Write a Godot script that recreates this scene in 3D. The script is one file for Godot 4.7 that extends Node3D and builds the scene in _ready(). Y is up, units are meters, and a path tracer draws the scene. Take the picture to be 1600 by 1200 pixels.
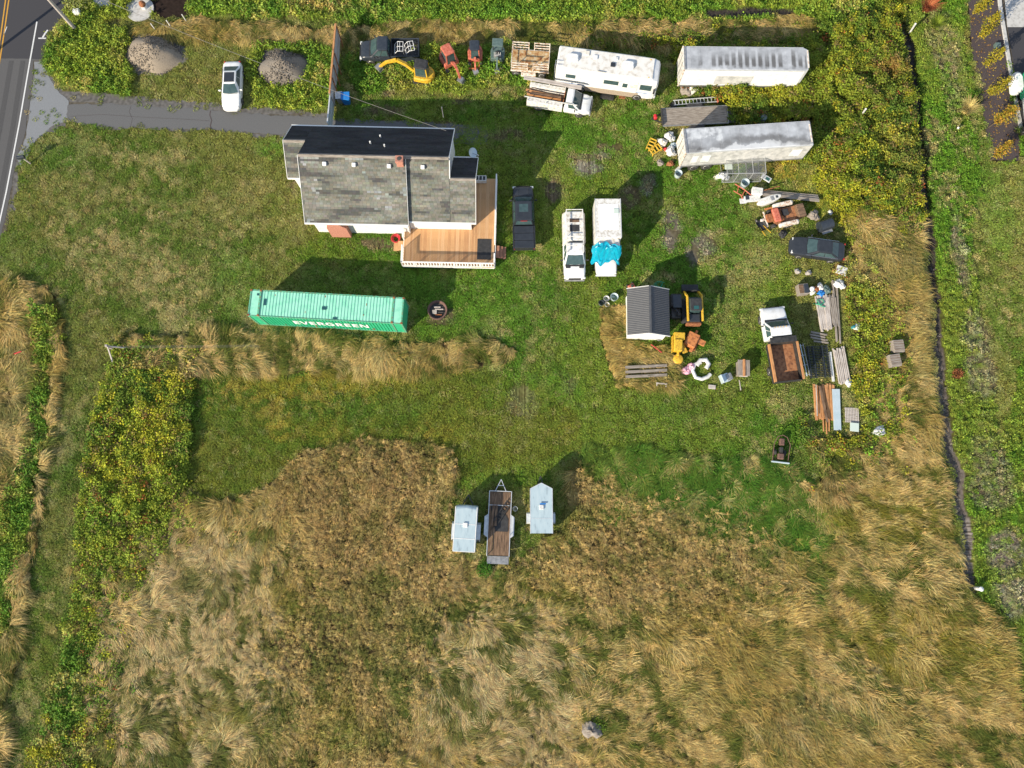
extends Node3D

const X0 := -55.0
const Z0 := -54.0
const CELL := 0.25
const GW := 440
const GH := 312
enum {LAWN, MEADOW, DRY, BRAMBLE, WEEDS, LONG, HARD, GRAVEL, BARK, DITCH, ROUGH, YARD, FLATTENED, SEED, SCRUB}

var rng := RandomNumberGenerator.new()
var na := FastNoiseLite.new()
var nb := FastNoiseLite.new()
var nc := FastNoiseLite.new()
var used := {}
var mats := {}
var zone := PackedByteArray()
var tint := PackedColorArray()


class Shape:
	var v := PackedVector3Array()
	var n := PackedVector3Array()
	var c := PackedColorArray()
	var col := Color.WHITE

	func tri(a: Vector3, b: Vector3, d: Vector3) -> void:
		var q := (b - a).cross(d - a).normalized()
		for p in [a, d, b]:
			v.append(p)
			n.append(q)
			c.append(col)

	func quad(a: Vector3, b: Vector3, d: Vector3, e: Vector3) -> void:
		tri(a, b, d)
		tri(a, d, e)

	func quad_from(a: Vector3, b: Vector3, d: Vector3, e: Vector3, inside: Vector3) -> void:
		if (b - a).cross(e - a).dot((a + d) * 0.5 - inside) < 0.0:
			quad(a, e, d, b)
		else:
			quad(a, b, d, e)

	func tri_from(a: Vector3, b: Vector3, d: Vector3, inside: Vector3) -> void:
		if (b - a).cross(d - a).dot((a + b + d) / 3.0 - inside) < 0.0:
			tri(a, d, b)
		else:
			tri(a, b, d)

	# a box with chamfered edges
	func box(at: Vector3, size: Vector3, bevel := 0.0, turn := Basis.IDENTITY) -> void:
		var h := size * 0.5
		var k := minf(bevel, minf(h.x, minf(h.y, h.z)) * 0.9)
		var i := h - Vector3(k, k, k)
		for axis in 3:
			var u := (axis + 1) % 3
			var w := (axis + 2) % 3
			for s in [-1.0, 1.0]:
				var q := []
				for e in [[-1.0, -1.0], [1.0, -1.0], [1.0, 1.0], [-1.0, 1.0]]:
					var p := Vector3.ZERO
					p[axis] = s * h[axis]
					p[u] = e[0] * i[u]
					p[w] = e[1] * i[w]
					q.append(at + turn * p)
				quad_from(q[0], q[1], q[2], q[3], at)
		if k <= 0.0:
			return
		for axis in 3:
			var u := (axis + 1) % 3
			var w := (axis + 2) % 3
			for e in [[-1.0, -1.0], [1.0, -1.0], [1.0, 1.0], [-1.0, 1.0]]:
				var a := Vector3.ZERO
				a[axis] = i[axis]
				a[u] = e[0] * h[u]
				a[w] = e[1] * i[w]
				var b := a
				b[u] = e[0] * i[u]
				b[w] = e[1] * h[w]
				var a2 := a
				a2[axis] = -i[axis]
				var b2 := b
				b2[axis] = -i[axis]
				quad_from(at + turn * a, at + turn * b, at + turn * b2, at + turn * a2, at)
		for sx in [-1.0, 1.0]:
			for sy in [-1.0, 1.0]:
				for sz in [-1.0, 1.0]:
					var s := Vector3(sx, sy, sz)
					tri_from(at + turn * (s * Vector3(h.x, i.y, i.z)), at + turn * (s * Vector3(i.x, h.y, i.z)), at + turn * (s * Vector3(i.x, i.y, h.z)), at)

	# a straight bar from a to b, w wide and h high
	func bar(a: Vector3, b: Vector3, w: float, h: float, bevel := 0.0) -> void:
		var x := (b - a).normalized()
		var z := x.cross(Vector3.UP if absf(x.y) < 0.98 else Vector3.FORWARD).normalized()
		box((a + b) * 0.5, Vector3(a.distance_to(b), h, w), bevel, Basis(x, z.cross(x), z))

	# closed rings of equal count joined to a skin
	func loft(rings: Array, cap_a := true, cap_b := true, smooth := true) -> void:
		var m: int = rings[0].size()
		var centres := []
		for r in rings:
			var s := Vector3.ZERO
			for p in r:
				s += p
			centres.append(s / m)
		var sum := 0.0
		for k in rings.size() - 1:
			for j in m:
				var a: Vector3 = rings[k][j]
				var b: Vector3 = rings[k][(j + 1) % m]
				var d: Vector3 = rings[k + 1][j]
				sum += (b - a).cross(d - a).dot(a - centres[k])
		var flip := sum < 0.0
		var nn := []
		if smooth:
			for k in rings.size():
				var row := PackedVector3Array()
				for j in m:
					var e: Vector3 = rings[k][(j + 1) % m] - rings[k][(j + m - 1) % m]
					var f: Vector3 = rings[mini(k + 1, rings.size() - 1)][j] - rings[maxi(k - 1, 0)][j]
					var q := e.cross(f).normalized()
					row.append(-q if flip else q)
				nn.append(row)
		for k in rings.size() - 1:
			for j in m:
				var j2 := (j + 1) % m
				var a: Vector3 = rings[k][j]
				var b: Vector3 = rings[k][j2]
				var d: Vector3 = rings[k + 1][j2]
				var e: Vector3 = rings[k + 1][j]
				if not smooth:
					if flip:
						quad(a, e, d, b)
					else:
						quad(a, b, d, e)
					continue
				var order := [[a, k, j], [e, k + 1, j], [d, k + 1, j2], [a, k, j], [d, k + 1, j2], [b, k, j2]]
				if flip:
					order = [[a, k, j], [b, k, j2], [d, k + 1, j2], [a, k, j], [d, k + 1, j2], [e, k + 1, j]]
				for o in order:
					v.append(o[0])
					n.append(nn[o[1]][o[2]])
					c.append(col)
		var middle: Vector3 = (centres[0] + centres[-1]) * 0.5
		if rings.size() == 2 and (centres[0] - centres[1]).length() < 0.0001:
			return
		for side in [[cap_a, 0, 1], [cap_b, -1, -2]]:
			if side[0]:
				var r: PackedVector3Array = rings[side[1]]
				var inner: Vector3 = centres[side[2]]
				for j in m:
					tri_from(r[j], r[(j + 1) % m], centres[side[1]], inner)

	static func ring(at: Vector3, axis: Vector3, r: float, sides: int) -> PackedVector3Array:
		var x := axis.cross(Vector3.UP if absf(axis.y) < 0.9 else Vector3.RIGHT).normalized()
		var y := axis.cross(x).normalized()
		var out := PackedVector3Array()
		for k in sides:
			var t := TAU * k / sides
			out.append(at + (x * cos(t) + y * sin(t)) * r)
		return out

	func cone(a: Vector3, b: Vector3, ra: float, rb: float, sides := 10) -> void:
		var d := (b - a).normalized()
		loft([ring(a, d, ra, sides), ring(b, d, rb, sides)])

	func cyl(a: Vector3, b: Vector3, r: float, sides := 10) -> void:
		cone(a, b, r, r, sides)

	func tube(path: Array, r: float, sides := 6) -> void:
		var rings := []
		for k in path.size():
			var d: Vector3 = (path[mini(k + 1, path.size() - 1)] - path[maxi(k - 1, 0)]).normalized()
			rings.append(ring(path[k], d, r, sides))
		loft(rings)

	# [radius, height] pairs turned about the axis
	func lathe(at: Vector3, axis: Vector3, profile: Array, sides := 16) -> void:
		var rings := []
		for p in profile:
			rings.append(ring(at + axis * p[1], axis, maxf(p[0], 0.002), sides))
		loft(rings)

	func prism(outline: PackedVector2Array, y0: float, y1: float) -> void:
		var a := PackedVector3Array()
		var b := PackedVector3Array()
		for p in outline:
			a.append(Vector3(p.x, y0, p.y))
			b.append(Vector3(p.x, y1, p.y))
		loft([a, b], false, false, false)
		var t := Geometry2D.triangulate_polygon(outline)
		for k in range(0, t.size(), 3):
			tri_from(b[t[k]], b[t[k + 1]], b[t[k + 2]], b[t[k]] - Vector3(0, 1, 0))
			tri_from(a[t[k]], a[t[k + 1]], a[t[k + 2]], a[t[k]] + Vector3(0, 1, 0))

	# an uneven lump
	func lump(at: Vector3, r: Vector3, bump: float, turn := 0.0, step := 0.0) -> void:
		var rings := []
		for k in 8:
			var row := PackedVector3Array()
			var f := PI * (k + 0.02) / 7.04
			for j in 14:
				var t := TAU * j / 14.0
				var w := 1.0 + bump * (sin(t * 3.0 + f * 2.0 + step) * 0.5 + sin(t * 2.0 - f * 5.0 + step * 2.3) * 0.5 + sin(t * 5.0 + f * 4.0 + step * 3.1) * 0.45)
				row.append(at + Basis(Vector3.UP, turn) * (Vector3(sin(f) * cos(t), cos(f), sin(f) * sin(t)) * r * w))
			rings.append(row)
		loft(rings)

	func mesh() -> ArrayMesh:
		var arrays := []
		arrays.resize(Mesh.ARRAY_MAX)
		arrays[Mesh.ARRAY_VERTEX] = v
		arrays[Mesh.ARRAY_NORMAL] = n
		arrays[Mesh.ARRAY_COLOR] = c
		var m := ArrayMesh.new()
		m.add_surface_from_arrays(Mesh.PRIMITIVE_TRIANGLES, arrays)
		return m


func numbered(parent: Node, called: String) -> String:
	var key := str(parent.get_instance_id()) + called
	var k: int = used.get(key, 0)
	used[key] = k + 1
	return called if k == 0 else "%s_%03d" % [called, k]


func thing(called: String, label: String, category: String, at: Vector3, turn := 0.0, group := "") -> Node3D:
	var o := Node3D.new()
	o.name = numbered(self, called)
	add_child(o)
	o.position = at
	o.rotation.y = turn
	return tag(o, label, category, group)


func tag(o: Node3D, label: String, category: String, group := "") -> Node3D:
	o.set_meta("label", label)
	o.set_meta("category", category)
	if group:
		o.set_meta("group", group)
	return o


func part(parent: Node3D, called: String, s: Shape, m: Material, label := "") -> MeshInstance3D:
	var o := MeshInstance3D.new()
	o.name = numbered(parent, called)
	o.mesh = s.mesh()
	o.material_override = m
	parent.add_child(o)
	if label:
		o.set_meta("label", label)
	return o


# a thing that is one mesh
func single(called: String, label: String, category: String, s: Shape, m: Material, at := Vector3.ZERO, turn := 0.0, group := "") -> MeshInstance3D:
	var o := part(self, called, s, m)
	o.position = at
	o.rotation.y = turn
	tag(o, label, category, group)
	return o


func structure(called: String, s: Shape, m: Material) -> MeshInstance3D:
	var o := part(self, called, s, m)
	o.set_meta("kind", "structure")
	return o


func copy(o: Node3D, label: String, at: Vector3, turn: float, group := "") -> Node3D:
	var r: Node3D = o.duplicate()
	r.name = numbered(self, str(o.name).rstrip("0123456789").trim_suffix("_"))
	add_child(r)
	r.position = at
	r.rotation.y = turn
	r.set_meta("label", label)
	if group:
		r.set_meta("group", group)
	return r


func one_box(size: Vector3, bevel := 0.0, at := Vector3.ZERO) -> Shape:
	var s := Shape.new()
	s.box(at, size, bevel)
	return s


func pts(a: Array) -> PackedVector2Array:
	var out := PackedVector2Array()
	for k in range(0, a.size(), 2):
		out.append(Vector2(a[k], a[k + 1]))
	return out


func lin(r: float, g: float, b: float) -> Color:
	return Color(r, g, b).linear_to_srgb()


# a material of one linear colour, or mottled between several by noise on its own axes
func mat(called: String, colours: Array, rough := 0.8, metal := 0.0, freq := 1.0, stretch := Vector3.ONE, contrast := 1.0) -> StandardMaterial3D:
	var m := StandardMaterial3D.new()
	m.resource_name = called
	m.roughness = rough
	m.metallic = metal
	m.vertex_color_use_as_albedo = true
	if colours.size() == 1:
		m.albedo_color = colours[0].linear_to_srgb()
	else:
		var f := FastNoiseLite.new()
		f.seed = mats.size() * 17 + 3
		f.frequency = 0.02
		f.fractal_octaves = 5
		f.fractal_gain = 0.6
		var g := Gradient.new()
		var offs := PackedFloat32Array()
		var cols := PackedColorArray()
		for k in colours.size():
			offs.append(0.5 + (float(k) / (colours.size() - 1) - 0.5) * 0.75 / contrast)
			cols.append(colours[k].linear_to_srgb())
		g.offsets = offs
		g.colors = cols
		var t := NoiseTexture2D.new()
		t.width = 512
		t.height = 512
		t.seamless = true
		t.noise = f
		t.color_ramp = g
		m.albedo_texture = t
		m.uv1_triplanar = true
		m.uv1_scale = stretch * 0.25 * freq
		m.uv1_offset = Vector3(0.13, 0.37, 0.71)
	mats[called] = m
	return m


func grass_mat(called: String, glow: float) -> StandardMaterial3D:
	var m := StandardMaterial3D.new()
	m.resource_name = called
	m.vertex_color_use_as_albedo = true
	m.roughness = 0.75
	m.metallic_specular = 0.25
	m.backlight_enabled = true
	m.backlight = Color(glow, glow, glow)
	mats[called] = m
	return m

# ---------------------------------------------------------------- ground and plants

func cell_at(x: float, z: float) -> int:
	return clampi(int((z - Z0) / CELL), 0, GH - 1) * GW + clampi(int((x - X0) / CELL), 0, GW - 1)


func zone_at(x: float, z: float) -> int:
	return zone[cell_at(x + na.get_noise_2d(x * 14.0, z * 14.0) * 0.55, z + na.get_noise_2d(x * 14.0 + 700.0, z * 14.0) * 0.55)]


func lay(kind: int, p: PackedVector2Array) -> void:
	var lo := p[0]
	var hi := p[0]
	for q in p:
		lo = lo.min(q)
		hi = hi.max(q)
	for j in range(maxi(0, int((lo.y - Z0) / CELL)), mini(GH, int((hi.y - Z0) / CELL) + 1)):
		for i in range(maxi(0, int((lo.x - X0) / CELL)), mini(GW, int((hi.x - X0) / CELL) + 1)):
			if Geometry2D.is_point_in_polygon(Vector2(X0 + (i + 0.5) * CELL, Z0 + (j + 0.5) * CELL), p):
				zone[j * GW + i] = kind


# patches of other growth: centre, half sizes, colour, how strongly; a colour of alpha 0 is bare earth
func patch(x: float, z: float, rx: float, rz: float, c: Color, strength: float) -> void:
	for j in range(maxi(0, int((z - rz * 1.4 - Z0) / CELL)), mini(GH, int((z + rz * 1.4 - Z0) / CELL) + 1)):
		for i in range(maxi(0, int((x - rx * 1.4 - X0) / CELL)), mini(GW, int((x + rx * 1.4 - X0) / CELL) + 1)):
			var wx := X0 + (i + 0.5) * CELL
			var wz := Z0 + (j + 0.5) * CELL
			var d := Vector2((wx - x) / rx, (wz - z) / rz).length() + nb.get_noise_2d(wx * 9.0, wz * 9.0) * 0.55 + na.get_noise_2d(wx * 6.0, wz * 6.0) * 0.3
			var s := smoothstep(1.05, 0.55, d) * strength
			if s <= 0.0:
				continue
			var k := j * GW + i
			var o := tint[k]
			var a := 1.0 - (1.0 - o.a) * (1.0 - s)
			var m := s / a
			tint[k] = Color(lerpf(o.r, c.r, m), lerpf(o.g, c.g, m), lerpf(o.b, c.b, m), a)
			if c.a < 0.5:
				bare[k] = maxf(bare[k], s)


var bare := PackedFloat32Array()
var growth := {}


func growth_colour(kind: int, x: float, z: float) -> Color:
	var p: Array = growth[kind]
	var a := na.get_noise_2d(x * 5.0, z * 5.0)
	var b := nb.get_noise_2d(x * 14.0, z * 14.0)
	var d := nc.get_noise_2d(x * 40.0, z * 40.0)
	var streak := 0.0
	if kind == DRY or kind == SEED or kind == LONG or kind == FLATTENED:
		var w := 0.6 if x > -3.0 else 1.25
		if kind == LONG:
			w = 0.42 + x * 0.0
		var u := x * cos(w) + z * sin(w)
		var v := z * cos(w) - x * sin(w) + b * 1.2 + a * 2.0
		streak = nb.get_noise_2d(u * 8.0 + 500.0, v * 60.0) * 1.4
	var c: Color = p[0].lerp(p[1], smoothstep(-0.45, 0.45, a + b * 0.6 + d * (0.4 if streak == 0.0 else 0.15) + streak * 0.8))
	c = c.lerp(p[2], smoothstep(0.05, 0.55, b * 0.6 - a * 0.5 + d * (0.55 if streak == 0.0 else 0.2) + p[3] + streak * 0.8))
	var t := tint[cell_at(x + d * 0.3, z + b * 0.3)]
	c = c.lerp(Color(t.r, t.g, t.b), t.a * clampf(0.7 + d * 1.1, 0.0, 1.0))
	return c * (1.22 if kind == DRY or kind == FLATTENED or kind == SEED or kind == DITCH else ((1.75 if x < 0.0 else 1.45) if kind == BRAMBLE else 1.8))


func blade(s: Shape, at: Vector3, dir: Vector3, length: float, width: float, rise: Array, along: Array) -> void:
	var side := dir.cross(Vector3.UP).normalized()
	var n := rise.size()
	var last := at
	var lw := width * 0.5
	for k in n:
		var p: Vector3 = at + (dir * along[k] + Vector3.UP * rise[k]) * length
		var w := width * 0.5 * (1.0 - float(k + 1) / n * 0.75)
		if k == n - 1:
			s.tri(last - side * lw, last + side * lw, p)
		else:
			s.quad(last - side * lw, last + side * lw, p + side * w, p - side * w)
		last = p
		lw = w


func shade_of(s: Shape, spread: float) -> void:
	var f := 1.0 + rng.randf_range(-spread, spread)
	var w := rng.randf_range(-spread, spread) * 0.4
	s.col = Color(f * (1.0 + w), f, f * (1.0 - w))


func lawn_patch() -> Shape:
	var s := Shape.new()
	for k in 46:
		shade_of(s, 0.35)
		var t := rng.randf() * TAU
		var at := Vector3(cos(t), 0, sin(t)) * sqrt(rng.randf()) * 0.3
		t = rng.randf() * TAU
		blade(s, at, Vector3(cos(t), 0, sin(t)), rng.randf_range(0.07, 0.14), rng.randf_range(0.03, 0.05), [0.55, 0.7], [0.3, 0.85])
	return s


func tall_tuft(count: int, droop: float, spread: float, fine: float) -> Shape:
	var s := Shape.new()
	for k in count:
		shade_of(s, 0.55)
		var t := rng.randf() * TAU
		var at := Vector3(cos(t), 0, sin(t)) * sqrt(rng.randf()) * 0.16
		t = rng.randfn(0.0, spread)
		var l := rng.randf_range(0.75, 1.25)
		var d := droop * rng.randf_range(0.7, 1.3)
		blade(s, at, Vector3(cos(t), 0, sin(t)), l, fine * rng.randf_range(0.7, 1.3), [0.42, 0.72 - d * 0.2, 0.86 - d * 0.55], [0.1 + d * 0.12, 0.28 + d * 0.35, 0.4 + d * 0.62])
	return s


func leaf_clump(count: int, radius: float, leaf: float, canes: int) -> Shape:
	var s := Shape.new()
	for k in count:
		var f := rng.randf()
		shade_of(s, 0.4)
		if f < 0.1:
			s.col = Color(1.6, 1.25, 0.9) * rng.randf_range(0.7, 1.2)
		elif f < 0.115:
			s.col = Color(2.0, 0.75, 0.8) * rng.randf_range(0.6, 1.1)
		var at := Vector3(rng.randfn(0, 0.45), rng.randfn(0, 0.4), rng.randfn(0, 0.45)) * radius
		var x := Basis.from_euler(Vector3(rng.randf_range(-0.8, 0.8), rng.randf() * TAU, rng.randf_range(-0.8, 0.8)))
		var l := leaf * rng.randf_range(0.7, 1.35)
		var tip := at + x * Vector3(l, -l * 0.15, 0)
		var mid := at + x * Vector3(l * 0.45, 0.0, 0)
		for e in [-1.0, 1.0]:
			var wing: Vector3 = at + x * Vector3(l * 0.42, l * 0.12, l * 0.36 * e)
			s.tri(at, wing, mid)
			s.tri(mid, wing, tip)
	s.col = Color(1.6, 1.0, 0.9)
	for k in canes:
		var t := rng.randf() * TAU
		var d := Vector3(cos(t), rng.randf_range(-0.1, 0.35), sin(t))
		blade(s, -d * radius * 0.5, d, radius * rng.randf_range(1.2, 2.2), 0.022, [0.12, 0.16, 0.05], [0.35, 0.7, 1.0])
	return s


var scatter := {}


func put(kind: String, variant: int, at: Vector3, turn: float, size: Vector3, c: Color, lean := 0.0) -> void:
	var key := "%s|%d" % [kind, variant]
	if not scatter.has(key):
		scatter[key] = [[], []]
	scatter[key][0].append(Transform3D(Basis(Vector3.UP, turn) * Basis(Vector3.BACK, lean) * Basis.from_scale(size), at))
	scatter[key][1].append(c)


func vary(c: Color, amount: float) -> Color:
	var f := 1.0 + rng.randf_range(-amount, amount)
	return Color(c.r * f * (1.0 + rng.randf_range(-0.1, 0.1)), c.g * f, c.b * f * (1.0 + rng.randf_range(-0.1, 0.1)))


var ditch := pts([37.11, -48.16, 37.92, -46.35, 38.23, -40.48, 38.19, -33.24, 37.93, -27.52, 37.89, -20.18, 37.8, -13.71, 37.78, -8.03, 37.92, -2.55, 38.02, 2.24, 38.38, 6.38])


func height_at(x: float, z: float) -> float:
	if x < 20.0:
		return 0.0
	var d := 9.0
	for k in ditch.size() - 1:
		d = minf(d, Geometry2D.get_closest_point_to_segment(Vector2(x, z), ditch[k], ditch[k + 1]).distance_to(Vector2(x, z)))
	return -0.4 * smoothstep(1.1, 0.1, d)


func flow(x: float, z: float) -> float:
	var a := na.get_noise_2d(x * 6.0 + 300.0, z * 6.0) * 2.6 + nb.get_noise_2d(x * 9.0, z * 9.0) * 2.2
	if x > 8.0:
		return -0.5 + a * 0.5
	return -1.2 + a * 1.2


func plant() -> void:
	for j in GH:
		for i in GW:
			var x := X0 + (i + rng.randf()) * CELL
			var z := Z0 + (j + rng.randf()) * CELL
			if absf(x) > 42.5 + (19.6 - z) * 0.135 or z > 22.0 or z < -52.5:
				continue
			var k := zone_at(x, z)
			if k == HARD or k == BARK:
				continue
			if k == DRY or k == SEED or k == FLATTENED or k == BRAMBLE or k == LONG or k == SCRUB:
				var soft := 1.3 if k != BRAMBLE and k != LONG else 0.7
				var k2 := zone[cell_at(x + rng.randfn(0, soft), z + rng.randfn(0, soft))]
				if k2 == DRY or k2 == SEED or k2 == FLATTENED or k2 == BRAMBLE or k2 == LONG or k2 == SCRUB:
					k = k2
			var scrub := k == SCRUB
			if scrub:
				k = BRAMBLE if nc.get_noise_2d(x * 12.0, z * 12.0) + rng.randf() * 0.7 > 0.38 else (DRY if rng.randf() < 0.7 else WEEDS)
			var cell := cell_at(x, z)
			var at := Vector3(x, 0.0, z)
			var d := nc.get_noise_2d(x * 22.0, z * 22.0)
			if k == LAWN or k == YARD or k == MEADOW or k == GRAVEL:
				var n := 0.8 if k != GRAVEL else 0.03 + maxf(0.0, d - 0.1) * 0.45
				n *= 1.0 - minf(1.0, bare[cell] * 1.1)
				for r in 2:
					if rng.randf() < n * 0.55:
						var c := growth_colour(k, x, z)
						if rng.randf() < (0.16 if k == LAWN else 0.09):
							c = c.lerp(Color(0.52, 0.44, 0.2), rng.randf_range(0.2, 0.6))
						c = vary(c, 0.34)
						put("lawn_grass", rng.randi() % 3, at + Vector3(rng.randf() - 0.5, 0, rng.randf() - 0.5) * 0.25, rng.randf() * TAU, Vector3(1, rng.randf_range(0.7, 1.5), 1), c)
				if k != GRAVEL and rng.randf() < 0.035 + maxf(0.0, d - 0.15) * 0.5:
					put("lawn_weed", rng.randi() % 2, at + Vector3(0, 0.06, 0), rng.randf() * TAU, Vector3.ONE * rng.randf_range(0.5, 0.95), vary(growth_colour(k, x, z) * 0.9, 0.3))
			elif k == DRY or k == FLATTENED or k == SEED:
				var r := 0.95 if d * 0.5 + nb.get_noise_2d(x * 20.0, z * 20.0) > -0.32 else 0.45
				var h := 1.0 + na.get_noise_2d(x * 9.0, z * 9.0) * 0.7 + d * 0.3
				h = clampf(h, 0.35, 1.45) * (0.78 if k == DRY else 0.66) * (0.6 if scrub else 1.0)
				for q in (4 if k != SEED else 2):
					if rng.randf() > r * (1.0 if k != SEED else 0.6):
						continue
					at = Vector3(X0 + (i + rng.randf()) * CELL, 0.0, Z0 + (j + rng.randf()) * CELL)
					put("dry_grass", rng.randi() % 3 if k != FLATTENED else 3 + rng.randi() % 2, at, flow(x, z) + rng.randfn(0, 0.22), Vector3(1.1, 0.85, 0.85) * h * rng.randf_range(0.6, 1.25), vary(growth_colour(k, x, z), 0.42))
				if rng.randf() < (0.9 if k == SEED else 0.16 + maxf(0.0, d) * 0.4):
					put("dry_weed", rng.randi() % 2, Vector3(x, (0.5 if k != SEED else 0.75) * h * rng.randf_range(0.5, 1.1), z), rng.randf() * TAU, Vector3.ONE * rng.randf_range(0.6, 1.1), vary(growth_colour(k, x, z).lerp(Color(0.36, 0.25, 0.1), 0.35), 0.42))
			elif k == LONG:
				for q in 2:
					put("long_grass", rng.randi() % 2, at, -0.42 + na.get_noise_2d(x * 9.0, z * 9.0) * 1.2 + rng.randfn(0, 0.3), Vector3(0.8, 0.4, 0.8) * (1.0 + d * 0.5), vary(growth_colour(k, x, z), 0.4))
				if rng.randf() < 0.25:
					put("weed", rng.randi() % 2, at + Vector3(0, 0.12, 0), rng.randf() * TAU, Vector3.ONE * rng.randf_range(0.6, 1.0), vary(growth_colour(k, x, z) * 0.85, 0.3))
			elif k == BRAMBLE:
				var edge := 1.0
				for e in [[0.9, 0.0], [-0.9, 0.0], [0.0, 0.9], [0.0, -0.9]]:
					if zone[cell_at(x + e[0], z + e[1])] != BRAMBLE:
						edge -= 0.2
				var h := (1.15 + na.get_noise_2d(x * 10.0, z * 10.0) * 0.8 + nb.get_noise_2d(x * 22.0, z * 22.0) * 0.9 + d * 0.45) * maxf(edge, 0.35)
				h = maxf(h * (0.45 if scrub else (0.65 if x < 0.0 else 0.9)), 0.3)
				for r in 3:
					if rng.randf() < 0.72:
						var y := h * (rng.randf_range(0.75, 1.05) if r < 2 else rng.randf_range(0.25, 0.7))
						var c := growth_colour(k, x, z)
						var f := rng.randf()
						if f < 0.06:
							c = c.lerp(Color(0.42, 0.35, 0.03), 0.6)
						elif f < 0.078:
							c = c.lerp(Color(0.30, 0.06, 0.03), 0.8)
						elif f < 0.19:
							c = c.lerp(Color(0.20, 0.13, 0.06), 0.8)
						put("bramble", rng.randi() % 4, at + Vector3(rng.randf() - 0.5, 0, rng.randf() - 0.5) * 0.25 + Vector3(0, y, 0), rng.randf() * TAU, Vector3.ONE * rng.randf_range(0.75, 1.2), vary(c, 0.35), rng.randfn(0, 0.25))
			elif k == WEEDS or k == ROUGH:
				var low := k == ROUGH
				var r := (0.55 if low else 0.8) * (1.0 - bare[cell] * 0.9)
				var h := (0.12 if low else 0.3) * (1.0 + d + na.get_noise_2d(x * 10.0, z * 10.0))
				if rng.randf() < r:
					put("weed", rng.randi() % 2, at + Vector3(0, maxf(h, 0.05), 0), rng.randf() * TAU, Vector3.ONE * rng.randf_range(0.7, 1.25) * (0.75 if low else 1.0), vary(growth_colour(k, x, z), 0.35))
				if rng.randf() < r:
					put("long_grass", rng.randi() % 2, at, flow(x, z) + rng.randfn(0, 0.9), Vector3(0.55, 0.42, 0.55) * rng.randf_range(0.7, 1.3) * (0.7 if low else 1.0), vary(growth_colour(k, x, z), 0.3))
				if low and rng.randf() < 0.5:
					put("lawn_grass", rng.randi() % 3, at, rng.randf() * TAU, Vector3.ONE, vary(growth_colour(k, x, z), 0.3))
			elif k == DITCH:
				if rng.randf() < (0.2 if z < -12.0 else 0.6):
					put("dry_grass", 3 + rng.randi() % 2, Vector3(x, -0.38, z), rng.randf() * TAU, Vector3(0.4, 0.25, 0.4) * rng.randf_range(0.6, 1.1), vary(Color(0.27, 0.24, 0.22), 0.4))
	var kinds := {
		"lawn_grass": [lawn_patch(), lawn_patch(), lawn_patch()],
		"lawn_weed": [leaf_clump(14, 0.16, 0.1, 0), leaf_clump(12, 0.2, 0.09, 0)],
		"dry_grass": [tall_tuft(11, 1.0, 0.3, 0.036), tall_tuft(11, 1.15, 0.26, 0.036), tall_tuft(10, 0.85, 0.5, 0.036), tall_tuft(12, 1.2, 0.3, 0.036), tall_tuft(12, 1.25, 0.4, 0.036)],
		"dry_weed": [leaf_clump(22, 0.26, 0.075, 5), leaf_clump(20, 0.24, 0.08, 6)],
		"long_grass": [tall_tuft(22, 1.0, 0.6, 0.04), tall_tuft(22, 0.8, 0.9, 0.038)],
		"weed": [leaf_clump(30, 0.3, 0.15, 2), leaf_clump(26, 0.28, 0.17, 2)],
		"bramble": [leaf_clump(30, 0.33, 0.15, 2), leaf_clump(30, 0.36, 0.17, 1), leaf_clump(28, 0.32, 0.14, 3), leaf_clump(26, 0.34, 0.18, 0)],
	}
	var said := {
		"lawn_grass": "short green and straw coloured grass of the mown yard and lawn", "lawn_weed": "small broad leaved weeds growing in the mown grass",
		"dry_grass": "tall tan dry grass bent over in swathes across the field", "dry_weed": "brown seed heads and dead weeds standing in the dry field",
		"long_grass": "long uncut green grass lying over beside the mown yard", "weed": "leafy green weeds growing along the verges and ditch",
		"bramble": "green and yellow bramble thicket with reddish leaves around the yard",
	}
	for kind in kinds:
		for variant in kinds[kind].size():
			var key := "%s|%d" % [kind, variant]
			if not scatter.has(key):
				continue
			var mm := MultiMesh.new()
			mm.transform_format = MultiMesh.TRANSFORM_3D
			mm.use_colors = true
			mm.mesh = kinds[kind][variant].mesh()
			var where: Array = scatter[key][0]
			mm.instance_count = where.size()
			for q in where.size():
				mm.set_instance_transform(q, where[q])
				mm.set_instance_color(q, scatter[key][1][q])
			var o := MultiMeshInstance3D.new()
			o.name = numbered(self, kind)
			o.multimesh = mm
			o.material_override = mats["leaf"] if kind in ["bramble", "weed", "lawn_weed"] else mats["blade"]
			add_child(o)
			tag(o, said[kind], "grass" if kind.ends_with("grass") else "plants")
			o.set_meta("kind", "stuff")


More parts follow.
